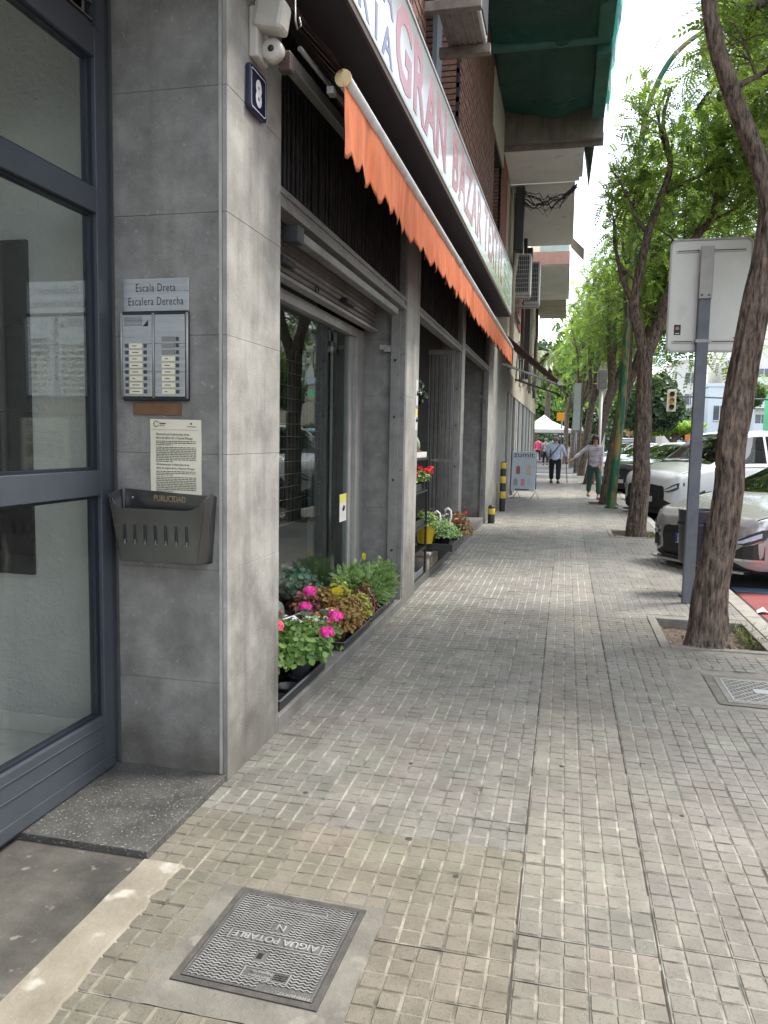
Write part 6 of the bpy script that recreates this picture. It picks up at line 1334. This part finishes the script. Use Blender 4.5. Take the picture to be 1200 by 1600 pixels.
    for sg in (1,-1):
        ys=[sg*v for v in (.6,.68,.75,.81,.86)]; ys=ys if sg>0 else ys[::-1]
        z0=[zt_-.07,zt_-.08,zt_-.06,zt_-.02,zt_+.06]; z1=[zt_-.02,zt_+.02,zt_+.07,zt_+.11,zt_+.12]
        if sg<0: z0=z0[::-1]; z1=z1[::-1]
        hs=sub('headlight',t); o=strip('lamp_housing',ys,z0,z1,mat('lamp_glass',(.03,.033,.038),(.07,.075,.085),rough=.04,spec=.9,ns=30),.016); o.parent=hs; o.location=(0,0,0)
        zi0=[a_*.62+b_*.38 for a_,b_ in zip(z0,z1)]; zi1=[a_*.25+b_*.75 for a_,b_ in zip(z0,z1)]; o=strip('reflector',ys[:4] if sg>0 else ys[1:],zi0[:4] if sg>0 else zi0[1:],zi1[:4] if sg>0 else zi1[1:],M_lens,.021); o.parent=hs; o.location=(0,0,0)
        o=strip('running_light',ys,[a_+.004 for a_ in z0],[a_+.014 for a_ in z0],M_chrome,.022); o.parent=hs; o.location=(0,0,0)
        ys=[sg*v for v in (.6,.68,.76,.82)]; ys=ys if sg>0 else ys[::-1]
        if kind=='hatch': strip('side_intake',ys,.36,[.44,.5,.55,.5] if sg>0 else [.5,.55,.5,.44],M_plastic,.016)
        if kind=='hatch': strip('intake_trim',ys,.335,.36,M_chrome if kind=='hatch' else M_plastic,.02)
        # mirror
        MB().obox((.72,sg*.99,h[20]+.12 if kind!='van' else 1.2),(.12,0,0),(0,.16,0),(0,0,.13 if kind!='van' else .2)).build('mirror',pm if kind=='hatch' else M_plastic,t,bevel=.03)
        # door lines and handles
        for xl in (.93,-.15,-1.05): MB().box(xl-.003,xl+.003,sg*.9,sg*.918 if kind!='hatch' else sg*.908,.32,h[30]-.03).build('door_gap',M_plastic,t)
        for xl in (.05,-.85): MB().box(xl,xl+.17,sg*.9,sg*.925,h[30]-.14,h[30]-.115).build('door_handle',pm,t,bevel=.006)
        MB().box(-1.99,-1.9,sg*.62,sg*.84,h[60]-.16,h[60]).build('tail_light',M_rlens,t,bevel=.01)
    MB().box(s[0,0]+.03,s[0,0]+.036,-.26,.26,.40 if kind!='hatch' else .42,.51 if kind!='hatch' else .53).build('number_plate',M_plate,t); zp=.42 if kind!='hatch' else .44
    MB().box(s[0,0]+.0362,s[0,0]+.037,-.26,-.225,zp-.015,zp+.09).build('plate_band',mat('plate_blue',(.02,.06,.3)),t)
    if plate: text('plate_lettering',plate,M_ink,t,(s[0,0]+.0366,-.215,zp),(0,1,0),(0,0,1),.105,sx=.72,depth=.0006,align='LEFT')
    if badge:
        q=MB(); zc=zt_-.1; xb=s[0,0]+.03
        if badge=='diamond':
            for (a,b_,c,d_) in (((0,.07),(.045,0),(.03,0),(0,.045)),((.045,0),(0,-.07),(0,-.045),(.03,0)),((0,-.07),(-.045,0),(-.03,0),(0,-.045)),((-.045,0),(0,.07),(0,.045),(-.03,0))): q.extrude([(xb,a[0],zc+a[1]),(xb,b_[0],zc+b_[1]),(xb,c[0],zc+c[1]),(xb,d_[0],zc+d_[1])],(.01,0,0))
        else:
            pts=[(xb,.08*math.cos(a),zc-.02+.042*math.sin(a)) for a in np.linspace(0,6.283,20)]; q.tube(pts,.006,6); q.obox((xb,-.025,zc-.02),(.01,0,0),(0,.01,.004),(0,-.005,.06)); q.obox((xb,.025,zc-.02),(.01,0,0),(0,.01,.004),(0,-.005,.06)); q.obox((xb,0,zc-.02),(.01,0,0),(0,.05,.01),(0,0,.01))
        q.build('badge',M_chrome,t)
    # wipers, roof bars
    for sy in (-.1,.45): MB().tube([(1.0,sy,h[24]+.04),(.82,sy-.35,h[24]+.13)],.008,5).build('wiper',M_plastic,t)
    if roofbars:
        for sy in (-.6,.6): MB().tube([(.2,sy,r[30]+.0),(.1,sy,r[30]+.05),(-1.3,sy,r[30]+.05),(-1.4,sy,r[30])],.018,8).build('roof_rail',M_plastic,t)
    t.location=loc; t.rotation_euler=(0,0,R_(heading)); return t
P_sil=paint('silver_paint',(.40,.40,.39),.35); P_whi=paint('white_paint',(.66,.67,.68)); P_grn=paint('dark_green_paint',(.02,.035,.03)); P_teal=paint('teal_paint',(.04,.2,.26)); P_blk=paint('black_paint',(.012,.013,.015)); P_gry=paint('grey_paint',(.2,.21,.22),.3)
RZ=-.12
def place(lab,kind,pm,nose,heading,**k):
    L_=ST[kind][0][0]; a=R_(heading); return car(lab,kind,pm,(nose[0]-L_*math.cos(a),nose[1]-L_*math.sin(a),RZ),heading,**k)
place('silver hatchback with a dark grille parked nose in behind the litter bin','hatch',P_sil,(1.47,9.35),214,plate='275',badge='oval')
place('white van like car with a diamond badge parked behind the second tree','van',P_whi,(1.62,16.6),212,plate='8743 MKJ',badge='diamond',roofbars=True)
place('silver grey car with a pale roof parked beyond the white one','hatch',P_gry,(1.95,20.3),212,badge=False)
place('black car partly hidden by the green lamp post','suv',P_blk,(1.55,23.6),212,plate='4051',badge='oval')
place('teal blue van standing behind the row of cars','van',P_teal,(3.3,26.5),212,cat='van')
place('dark green car parked beyond the black one','suv',P_grn,(1.9,28.2),212)
place('small grey car half hidden behind far tree trunks','hatch',P_gry,(2.0,33),212)
place('white car parked near the far end of the row','hatch',P_whi,(1.9,38.5),212)
place('dark car near the far end of the row','suv',P_grn,(1.8,44),212)
wv_=car('white van driving away beyond the parked row','van',P_whi,(3.6,50,RZ),-90,group='vans farther off',cat='van')
# ================================================================ people
def skinmesh(joints,edges,sub_=2,root=0):
    bm=bmesh.new(); vs=[bm.verts.new(j[:3]) for j in joints]; [bm.edges.new((vs[a],vs[b])) for a,b in edges]
    me=bpy.data.meshes.new('s'); bm.to_mesh(me); bm.free(); o=bpy.data.objects.new('s',me); COL.objects.link(o)
    sk=o.modifiers.new('skin','SKIN'); sk.use_smooth_shade=True
    sv=me.skin_vertices[0].data if me.skin_vertices else None
    if sv is None:
        bpy.context.view_layer.objects.active=o; sv=me.skin_vertices[0].data
    for i,j in enumerate(joints): sv[i].radius=(j[3],j[4] if len(j)>4 else j[3])
    sv[root].use_root=True
    su=o.modifiers.new('sub','SUBSURF'); su.levels=sub_; su.render_levels=sub_
    dg=bpy.context.evaluated_depsgraph_get(); dg.update(); m=bpy.data.meshes.new_from_object(o.evaluated_get(dg)); bpy.data.objects.remove(o); bpy.data.meshes.remove(me); return m
def put(nm,me,m,t):
    me.materials.clear(); me.materials.append(m); me.polygons.foreach_set('use_smooth',[True]*len(me.polygons)); me.name=nm; return link(nm,me,t)
M_skin=mat('skin',(.42,.24,.17),(.5,.3,.22),rough=.55,ns=9)
def person(lab,loc,rot,H,shirt,trous,hair,hairc,pose,shoes=None,longhair=False,walk=.18,extra=None,sleeve=True,group=None,sub_=2,girth=1.06):
    """local frame: faces +Y, x right"""
    t=thing('person',lab,'person',(0,0,0),group); s=H/1.7
    LA,RA,step,knee=pose   # left/right arm joints relative to the shoulder : elbow, hand
    hipL,hipR=(-.095,0,.90),(.095,0,.90)
    J=[(0,0,.95,.13,.10),(0,0,1.12,.12,.085),(0,.0,1.30,.145,.09),(0,-.005,1.42,.09,.06),(0,.005,1.49,.055),(0,.015,1.55,.06,.07),(0,.02,1.62,.078,.095),(0,.015,1.68,.055,.065),
       (-.17,0,1.40,.05),(-.17+LA[0][0],LA[0][1],1.40+LA[0][2],.038),(-.17+LA[1][0],LA[1][1],1.40+LA[1][2],.026),
       (.17,0,1.40,.05),(.17+RA[0][0],RA[0][1],1.40+RA[0][2],.038),(.17+RA[1][0],RA[1][1],1.40+RA[1][2],.026),
       (-.095,0,.88,.085),(-.1,step*.55+knee[0],.50,.055),(-.1,step,.09,.035),(.095,0,.88,.085),(.1,-step*.45+knee[1],.50,.055),(.1,-step,.09+(.04 if step>.1 else 0),.035),
       (-.1,step+.13,.035,.032,.025),(.1,-step+.12,.04,.032,.025)]
    E=[(0,1),(1,2),(2,3),(3,4),(4,5),(5,6),(6,7),(3,8),(8,9),(9,10),(3,11),(11,12),(12,13),(0,14),(14,15),(15,16),(0,17),(17,18),(18,19),(16,20),(19,21)]
    for side,hi in ((-1,10),(1,13)):
        hx,hy,hz=J[hi][:3]; ex,ey,ez=J[hi-1][:3]; d=Vector((hx-ex,hy-ey,hz-ez)).normalized(); a=Vector((0,1,0)) if abs(d.y)<.8 else Vector((0,0,1)); sdv=d.cross(Vector((side,0,0))); sdv=sdv.normalized() if sdv.length>.1 else a
        pb=len(J); pc=Vector((hx,hy,hz))+d*.05; J.append((*pc,.026,.016)); E.append((hi,pb))
        for k in range(4):
            f0=pc+d*.045+sdv*(.024-.016*k); L_=[.055,.065,.06,.045][k]; f1=f0+d*L_*.6; f2=f1+(d*.7+Vector((-side*.6,0,0))).normalized()*L_*.5
            i=len(J); J+= [(*f0,.0095),(*f1,.0085),(*f2,.007)]; E+=[(pb,i),(i,i+1),(i+1,i+2)]
        th=pc-d*.01+sdv*.035; i=len(J); J+=[(*th,.011),(*(th+(d*.7+sdv*.5).normalized()*.035),.009)]; E+=[(pb,i),(i,i+1)]
    sc=lambda j:(j[0]*s,j[1]*s,j[2]*s,*[q*s for q in j[3:]])
    put('body',skinmesh([sc(j) for j in J],E,sub_),M_skin,t); t.scale=(girth,girth,1)
    # shirt
    g=1.22; tor=[(0,0,.84,.155,.12),(0,0,.90,.155,.12),(0,0,1.0,.155,.115),(0,0,1.15,.148,.108),(0,0,1.32,.168,.115),(0,-.003,1.43,.10,.075)]
    sj=tor+[(-.175,0,1.40,.065),J[9][:3]+(.055,),tuple(np.array(J[9][:3])*.25+np.array(J[10][:3])*.75)+(.042,),(.175,0,1.40,.065),J[12][:3]+(.055,),tuple(np.array(J[12][:3])*.25+np.array(J[13][:3])*.75)+(.042,)]
    put('shirt',skinmesh([sc(j) for j in sj],[(0,1),(1,2),(2,3),(3,4),(4,5),(4,6),(6,7),(7,8),(4,9),(9,10),(10,11)],sub_),shirt,t)
    tj=[(0,0,.98,.14,.108),(0,0,.9,.15,.115),(-.1,0,.82,.098),J[15][:3]+(.078,),tuple(np.array(J[16][:3])+np.array([0,0,.04]))+(.066,),(.1,0,.82,.098),J[18][:3]+(.078,),tuple(np.array(J[19][:3])+np.array([0,0,.04]))+(.066,)]
    put('trousers',skinmesh([sc(j) for j in tj],[(0,1),(1,2),(2,3),(3,4),(1,5),(5,6),(6,7)],sub_,1),trous,t)
    for a in (16,19):
        x,y,z=[v*s for v in J[a][:3]]; q=MB(); 
        bl=blob('shoe',(x,y+.05*s,z-.045*s),(.05*s,.135*s,.05*s),a,shoes or M_plastic,t,8)
    # head details
    hc=Vector((0,.02,1.615))*s; hd=sub('head',t)
    for sx in (-1,1):
        blob('ear',tuple(hc+Vector((sx*.08,-.005,0))*s),(.012*s,.022*s,.032*s),1,M_skin,hd,6)
        blob('eye',tuple(hc+Vector((sx*.032,.082,.012))*s),(.013*s,.01*s,.008*s),1,M_lab,hd,6)
    MB().obox(tuple(hc+Vector((0,.10,-.015))*s),(.022*s,0,0),(0,.03*s,0),(0,-.012*s,.045*s)).build('nose',M_skin,hd,bevel=.006)
    MB().box(-.028*s,.028*s,(hc.y+.083*s),(hc.y+.094*s),hc.z-.055*s,hc.z-.044*s).build('mouth',mat('lips',(.35,.1,.09)),hd,bevel=.003)
    # hair cap from a blob (front cut higher)
    def hairb(nm,c,r,m): return blob(nm,tuple((hc+Vector(c)*s)),tuple(v*s for v in r),4,m,hd,14)
    hairb('hair',(0,-.022,.035),(.092,.098,.092),hair)
    if longhair: hairb('hair_back',(0,-.055,-.09),(.085,.06,.17),hair); hairb('hair_side',(.07,-.02,-.09),(.03,.05,.16),hair); hairb('hair_side',(-.075,-.02,-.07),(.025,.045,.13),hair)
    if extra: extra(t,s,hc,hd)
    t.location=loc; t.rotation_euler=(0,0,R_(rot)); return t
M_hairb=mat('brown_hair',(.02,.01,.007),(.05,.028,.018),rough=.5,ns=60,vec=(1,1,.2)); M_hairg=mat('grey_hair',(.16,.155,.145),(.28,.27,.25),rough=.7,ns=60)
M_blouse=mat('striped_blouse',(.34,.28,.36),(.72,.69,.74),rough=.8,ns=26,nd=2,vec=(.2,.2,1.3),bump=.8,bs=16); M_trg=mat('green_trousers',(.03,.075,.055),(.05,.105,.08),rough=.85,ns=9)
def sung(t,s,hc,hd):
    q=MB()
    for sx in (-1,1): q.lathe([(0,.012),(.03*s,.01),(.032*s,0)],tuple(hc+Vector((sx*.036,.09,.012))*s),12,axis='Y')
    q.box(-.012*s,.012*s,hc.y+.088*s,hc.y+.1*s,hc.z+.012*s,hc.z+.022*s); q.build('sunglasses',M_blk,hd)
person('woman in sunglasses, striped blouse and green trousers walking towards the camera beside the lamp',(.74,20.6,0),184,1.6,M_blouse,M_trg,M_hairb,None,
  (((.0,.05,-.27),(.02,.15,-.50)),((.20,.05,-.17),(.40,.18,-.33)),.24,(.06,.05)),shoes=mat('tan_shoe',(.4,.25,.17),(.5,.33,.24)),longhair=True,extra=sung)
M_shirtb=mat('pale_blue_shirt',(.42,.5,.68),(.56,.63,.78),rough=.8,ns=8,bump=.8,bs=12); M_navt=mat('navy_trousers',(.01,.011,.018),(.018,.02,.03),rough=.9)
def strap(t,s,hc,hd):
    MB().tube([(.13*s,-.10*s,1.46*s),(.05*s,-.135*s,1.32*s),(-.06*s,-.135*s,1.13*s),(-.17*s,-.08*s,.98*s)],.013,6).build('bag_strap',M_blk,t)
person('old man seen from behind in a pale blue shirt with a black shoulder strap',(-.33,27.6,0),-2,1.58,M_shirtb,M_navt,M_hairg,None,
  (((-.05,-.02,-.27),(-.02,.08,-.48)),((.09,.0,-.26),(.16,.12,-.45)),.09,(.02,.02)),extra=strap,girth=1.28)
ck=thing('walking_cane','dark walking cane in the right hand of the old man in blue','cane',(0,27.5,0)); MB().tube([(.10,27.62,.02),(.03,27.66,.86),(.02,27.66,.90),(-.03,27.64,.92),(-.06,27.62,.90)],.012,8).build('stick',M_blk,ck)
arms=(((-.03,.0,-.27),(-.02,.1,-.5)),((.03,.0,-.27),(.02,.08,-.5)),.2,(.05,.05))
person('pedestrian in a bright pink top and black trousers far down the pavement',(-1.75,52,0),10,1.65,mat('pink_top',(.6,.03,.12),(.7,.08,.2)),M_navt,M_hairb,None,arms,group='distant pedestrians',sub_=1)
person('pedestrian in a grey patterned top beside the one in pink',(-1.15,47.5,0),5,1.6,mat('patterned_top',(.05,.06,.06),(.5,.5,.48),ns=14),M_navt,M_hairg,None,arms,group='distant pedestrians',sub_=1)
person('pedestrian in a teal top just left of the old man',(-.75,49,0),-5,1.68,mat('teal_top',(.02,.2,.22),(.04,.28,.3)),M_navt,M_hairb,None,arms,group='distant pedestrians',sub_=1)
# ================================================================ beyond
tt=thing('market_tent','white peaked market tent at the end of the pavement','tent',(-1,62,0))
q=MB(); cx,cy=-1.7,62
for a in range(4):
    c=[(-2.1,-2.1),(2.1,-2.1),(2.1,2.1),(-2.1,2.1)]; p0=c[a];p1=c[(a+1)%4]; q.poly([(cx+p0[0],cy+p0[1],2.35),(cx+p1[0],cy+p1[1],2.35),(cx+p1[0]*.3,cy+p1[1]*.3,3.0),(cx+p0[0]*.3,cy+p0[1]*.3,3.0)]); q.poly([(cx+p0[0]*.3,cy+p0[1]*.3,3.0),(cx+p1[0]*.3,cy+p1[1]*.3,3.0),(cx,cy,3.5)])
    q.quad((cx+p0[0],cy+p0[1],2.1),(cx+p1[0],cy+p1[1],2.1),(cx+p1[0],cy+p1[1],2.35),(cx+p0[0],cy+p0[1],2.35))
q.build('canopy',mat('tent_canvas',(.5,.5,.47),(.58,.58,.55),rough=.8),tt)
for a in c: MB().tube([(cx+a[0],cy+a[1],0),(cx+a[0],cy+a[1],2.3)],.04,6).build('leg',M_alu,tt)
for k,(x,y,c) in enumerate(((-2.6,60,(.6,.5,.2)),(-.2,60.5,(.6,.6,.6)))):
    t=thing('market_stall',['market table with yellow goods under the left of the tent','market table with pale goods under the right of the tent'][k],'stall',(x,y,0)); MB().box(x-.8,x+.8,y,y+.8,.75,.8).build('tabletop',M_lab,t); MB().box(x-.8,x+.8,y,y+.02,.1,.749).build('cloth',mat('stall_cloth%d'%0,(.5,.45,.4)),t); MB().box(x-.6,x+.6,y+.2,y+.6,.801,1.05).build('goods',mat('goods_yellow' if k==0 else 'goods_pale',c,(.3,.1,.08),ns=4),t)
def farsign(nm,lab,x,y,z0,w_,h_,c,cat='sign'):
    t=thing(nm,lab,cat,(x,y,0)); MB().box(x-w_/2,x+w_/2,y,y+.06,z0,z0+h_).build('panel',mat(nm+'_paint_%d'%int(x*10),c),t,bevel=.02); MB().tube([(x,y+.1,0),(x,y+.1,z0+h_)],.05,8).build('post',M_galv,t); return t
farsign('orange_sign','orange square sign right of the white market tent','sign' and -.35,60,3.3,.75,.6,(.75,.3,.01)) if False else farsign('orange_sign','orange square sign right of the white market tent',-.35,60,3.0,.75,.6,(.75,.3,.01))
farsign('roadworks_sign','orange roadworks board beyond the parked cars',9.5,62,1.7,1.6,.5,(.75,.25,.05)); farsign('roadworks_sign','pale orange board left of the lime shrubs',4.15,55,2.0,.4,.7,(.6,.25,.14))
gw=thing('give_way_sign','white and red triangular give way sign before the green hoarding','sign',(11.2,58,0)); MB().extrude([(10.6,58,4.2),(11.8,58,4.2),(11.2,58,3.1)],(0,.03,0)).build('border',mat('sign_red',(.5,.02,.02)),gw); MB().extrude([(10.78,57.98,4.1),(11.62,57.98,4.1),(11.2,57.98,3.33)],(0,.01,0)).build('face',M_lab,gw); MB().tube([(11.2,58.08,0),(11.2,58.08,4)],.05,8).build('post',M_galv,gw)
# traffic light
tr=thing('traffic_light','cream framed traffic light hanging from a long mast arm over the avenue','traffic light',(9,40,0))
MB().box(4.72,5.12,40,40.25,3.0,4.05).build('backboard',mat('cream_board',(.6,.52,.35)),tr,bevel=.03)
for k in range(3): MB().lathe([(0,-.01),(.1,-.01),(.11,-.12),(.115,-.12),(.115,0)],(4.92,39.99,3.22+.31*k),14,axis='Y').build('lamp_hood',[M_plastic,M_amber,M_plastic][k],tr)
MB().tube([(4.9,40.2,3.75),(9.5,40.2,3.6)],.04,8).build('mast_arm',M_galv,tr); MB().tube([(9.5,40.2,0),(9.5,40.2,6.5)],.09,10).build('mast',M_galv,tr)
# far buildings
M_fb=[mat('far_white',(.55,.54,.5),(.62,.61,.57),ns=.3),mat('far_cream',(.5,.42,.3),(.56,.48,.36),ns=.3),mat('far_bluish',(.48,.53,.58),(.55,.6,.65),ns=.3)]
M_fwin=mat('far_window',(.05,.06,.07),(.12,.14,.16),rough=.2,ns=.8)
def block(lab,x0,x1,y0,y1,h,m,fl=3.0,bal=True,setb=0,winw=1.4,gap=2.6,sides=('y0',),name='apartment_building'):
    t=thing(name,lab,'building',((x0+x1)/2,y0,0)); MB().box(x0,x1,y0,y1,-.1,h).box(x0-.1,x1+.1,y0-.1,y1+.1,h,h+.35).build('walls',m,t)
    if setb: MB().box(x0+setb,x1-.5,y0+1,y1,h+.35,h+3.2).build('penthouse',m,t)
    nf=int(h/fl)
    def face(axis,fixed,a,b,sgn):
        n=int((b-a)/gap)
        for f in range(nf):
            z=f*fl+1.0
            for k in range(n):
                c=a+(k+.5)*(b-a)/n
                if axis=='y': o=MB().box(c-winw/2,c+winw/2,fixed-.03*sgn*-1 if 0 else fixed-.04,fixed+.02,z,z+1.5)
                else: o=MB().box(fixed-.04,fixed+.04,c-winw/2,c+winw/2,z,z+1.5)
                w=o.build('window',M_fwin,t)
                if axis=='y': MB().box(c-winw/2-.06,c+winw/2+.06,fixed-.1,fixed-.041,z-.1,z-.02).box(c-.03,c+.03,fixed-.07,fixed-.041,z,z+1.5).build('window_frame',M_lab,t)
                else: MB().box(fixed-.09,fixed-.041,c-.03,c+.03,z,z+1.5).build('window_frame',M_lab,t)
            if bal and f>0:
                if axis=='y': MB().box(a+.5,b-.5,fixed-1.1,fixed-.11,f*fl+.3,f*fl+.5).build('balcony_slab',m,t); MB().box(a+.5,b-.5,fixed-1.1,fixed-1.06,f*fl+.5,f*fl+1.3).build('balcony_rail',M_fb[2],t)
                else:
                    MB().box(fixed-1.3,fixed-.11,a+.5,b-.5,f*fl+.2,f*fl+.42).build('balcony_slab',M_lab,t)
                    q=MB(); yy=a+.5
                    while yy<b-.5: q.box(fixed-1.28,fixed-1.25,yy,yy+.03,f*fl+.42,f*fl+1.4); yy+=.35
                    q.box(fixed-1.3,fixed-1.24,a+.5,b-.5,f*fl+1.4,f*fl+1.45); q.build('balcony_rail',M_rail,t)
    if 'y0' in sides: face('y',y0,x0,x1,1)
    if 'x0' in sides: face('x',x0,y0,y1,1)
    return t
block('stepped white apartment block far off above the lime green trees',21,40,112,130,14.5,M_fb[0],setb=4)
block('pale narrow far block left of the sign post',14.8,19,118,130,13,M_fb[0],bal=False)
block('bluish white low building behind the give way sign',14.5,19,88,100,7.5,M_fb[2],bal=False,winw=1.2,gap=2)
hd_=thing('hoarding','tall green site hoarding to the right of the bluish building','hoarding',(19.5,82,0))
for k in range(7): MB().box(18.6+.85*k,18.6+.85*k+.83,82,82.1,0,6.6).build('panel',mat('green_sheet',(.1,.42,.2),(.15,.5,.26),ns=2),hd_)
block('cream low building at the right edge behind the leaning tree',22,40,70,84,5.2,M_fb[1],bal=False)
# opposite side of the avenue, seen only as reflection and as the light it blocks
block('terraced apartment block with railed balconies on the other side of the avenue',24,36,14,40,15,M_fb[0],sides=('x0',))
block('cream apartment block facing the entrance across the avenue',24,36,-20,12,16,M_fb[1],sides=('x0',))
# far trees and shrubs
M_leafD=leafmat('dark_tree_leaf',(.02,.045,.018),(.06,.11,.035),.25); M_leafL=leafmat('lime_leaf',(.16,.3,.02),(.33,.5,.06),.4); M_leafMM=leafmat('mid_tree_leaf',(.04,.1,.02),(.14,.26,.05),.35)
def mass(nm,lab,x,y,z,rx,ry,rz,n,size,lm,cat='tree',trunk=True,group=None,nb=9):
    t=thing(nm,lab,cat,(x,y,0),group); cs=sph(nb)*np.array([rx,ry,rz])*.55; cs[:,2]*=.8; r_=rng.uniform(.35,.6,nb)
    ii=rng.integers(0,nb,n); d=sph(n); P=np.array([x,y,z])+cs[ii]+d*(r_[ii]*rng.uniform(.7,1.05,n))[:,None]*np.array([rx,ry,rz])
    Nn=d+rng.normal(0,.6,(n,3)); V,F,T=discs(P,Nn,size*rng.uniform(.5,1.3,n),np.clip(rng.uniform(0,.6,n)+.25*d[:,2]+.2,0,1),k=5,cup=.2)
    link('crown',npmesh('crown',V,F,lm,tint=T),t)
    if trunk: 
        mb=MB(); limb(mb,[(x,y,-.1,.3),(x+.1,y,z*.5,.22),(x,y,z,.12)],4,10,seed=3)
        for k in range(4): mb.tube([(x,y,z*.55),(x+cs[k][0],y+cs[k][1],z+cs[k][2])],[.12,.04],6)
        mb.build('trunk',M_bark,t)
    return t
mass('dark_tree','large dark evergreen tree behind the second street tree',5.0,52,3.9,2.0,2,2.3,7000,.14,M_leafD)
mass('far_tree','hazy green rounded tree beyond the traffic light',14.2,95,3.4,3.8,4,2.7,6000,.2,leafmat('hazy_leaf',(.07,.13,.07),(.16,.25,.12),.3))
mass('lime_shrub','lime green shrub mass behind the parked cars, left of the sign post',7.6,60,2.7,2.2,1.5,.85,4000,.12,M_leafL)
mass('lime_shrub','second lime green shrub left of the second street tree trunk',5.6,60,2.6,1.3,1.3,.85,2500,.12,M_leafL)
mass('young_tree','light green young tree between the sign post and the leaning trunk',8.5,42,3.9,1.05,1.2,1.1,4000,.08,M_leafMM)
mass('roadside_tree','green tree at the right edge beyond the leaning trunk',8.3,30,3.7,1.6,1.5,1.5,6000,.07,M_leafMM)
mass('conifer_shrub','small dark conifer in front of the cream building',17.5,62,1.6,.9,.9,1.3,1500,.09,M_leafD)
for k,(x,y,z,r,lm,lab) in enumerate(((-3.5,80,6,5,M_leafMM,'bright green tree behind the market tent'),(.5,84,4.6,4.5,M_leafD,'dark green tree right behind the market tent'),(-6,95,10,6,M_leafD,'tall green tree behind the market tent to the left'),(3.5,90,6,5,M_leafMM,'green tree beyond the far street trees'),(6,100,5,5,M_leafD,'dark tree far down the avenue'),(24,125,6,6,M_leafMM,'green tree before the far white blocks'))):
    mass('park_tree',lab,x,y,z,r,4,r*.85,5500,.22,lm,group='park trees beyond the tent')
pm_=thing('palm_tree','tall palm showing above the end of the maroon awning','palm tree',(-1.8,72,0)); MB().tube([(-1.8,72,0),(-1.7,72,5),(-1.6,72,9.0)],[.3,.24,.26],12).build('trunk',M_bark,pm_)
VV=[];FF=[];TT=[];n0=0
for k in range(46):
    a=k*2.4; el=rng.uniform(-.5,1.2); pts=[]
    for i in range(8):
        t_=i/7; pts.append(np.array([-1.6+2.9*t_*math.cos(a)*math.cos(el*.7),72+2.9*t_*math.sin(a)*math.cos(el*.7),9.1+2.2*t_*math.sin(el)-2.1*t_*t_]))
    pts=np.array(pts); side=np.cross(pts[-1]-pts[0],[0,0,1.]); side/=np.linalg.norm(side)+1e-6
    for i in range(7):
        for sg in (-1,1):
            p=pts[i]; q_=pts[i+1]; e=side*sg*.42*(1-.5*i/7)-np.array([0,0,.2]); VV+=[p,q_,q_*.5+p*.5+e+ (q_-p)*.9,p+e*.9+(q_-p)*.5]; FF.append((n0,n0+1,n0+2,n0+3)); TT+=[rng.uniform(.2,1)]*4; n0+=4
link('fronds',npmesh('fronds',np.array(VV),np.array(FF),leafmat('palm_leaf',(.05,.08,.02),(.16,.18,.06),.3),tint=np.array(TT)),pm_)

hg=thing('hedge','long dark hedge closing the view behind the market tent','hedge',(-5,70,0))
n=9000; P=np.column_stack([rng.uniform(-14,6,n),rng.uniform(69.4,71,n),rng.uniform(.1,2.3,n)]); P[:,2]*=1+.12*np.sin(P[:,0]*1.7); V,F,T=discs(P,np.tile([0,-1.,.4],(n,1))+rng.normal(0,.6,(n,3)),rng.uniform(.08,.2,n),rng.uniform(0,1,n),k=5,cup=.2); link('foliage',npmesh('foliage',V,F,M_leafD,tint=T),hg); MB().box(-14,6,70,70.6,0,2.0).build('core',M_leafD,hg)
block('long low cream block closing the street far behind the park trees',-45,12,135,145,8,M_fb[1],bal=False,winw=1.5,gap=3.2)
block('far pale block across the avenue behind the lime shrubs',12.5,60,140,150,5.5,M_fb[0],bal=False,winw=1.5,gap=3.2)
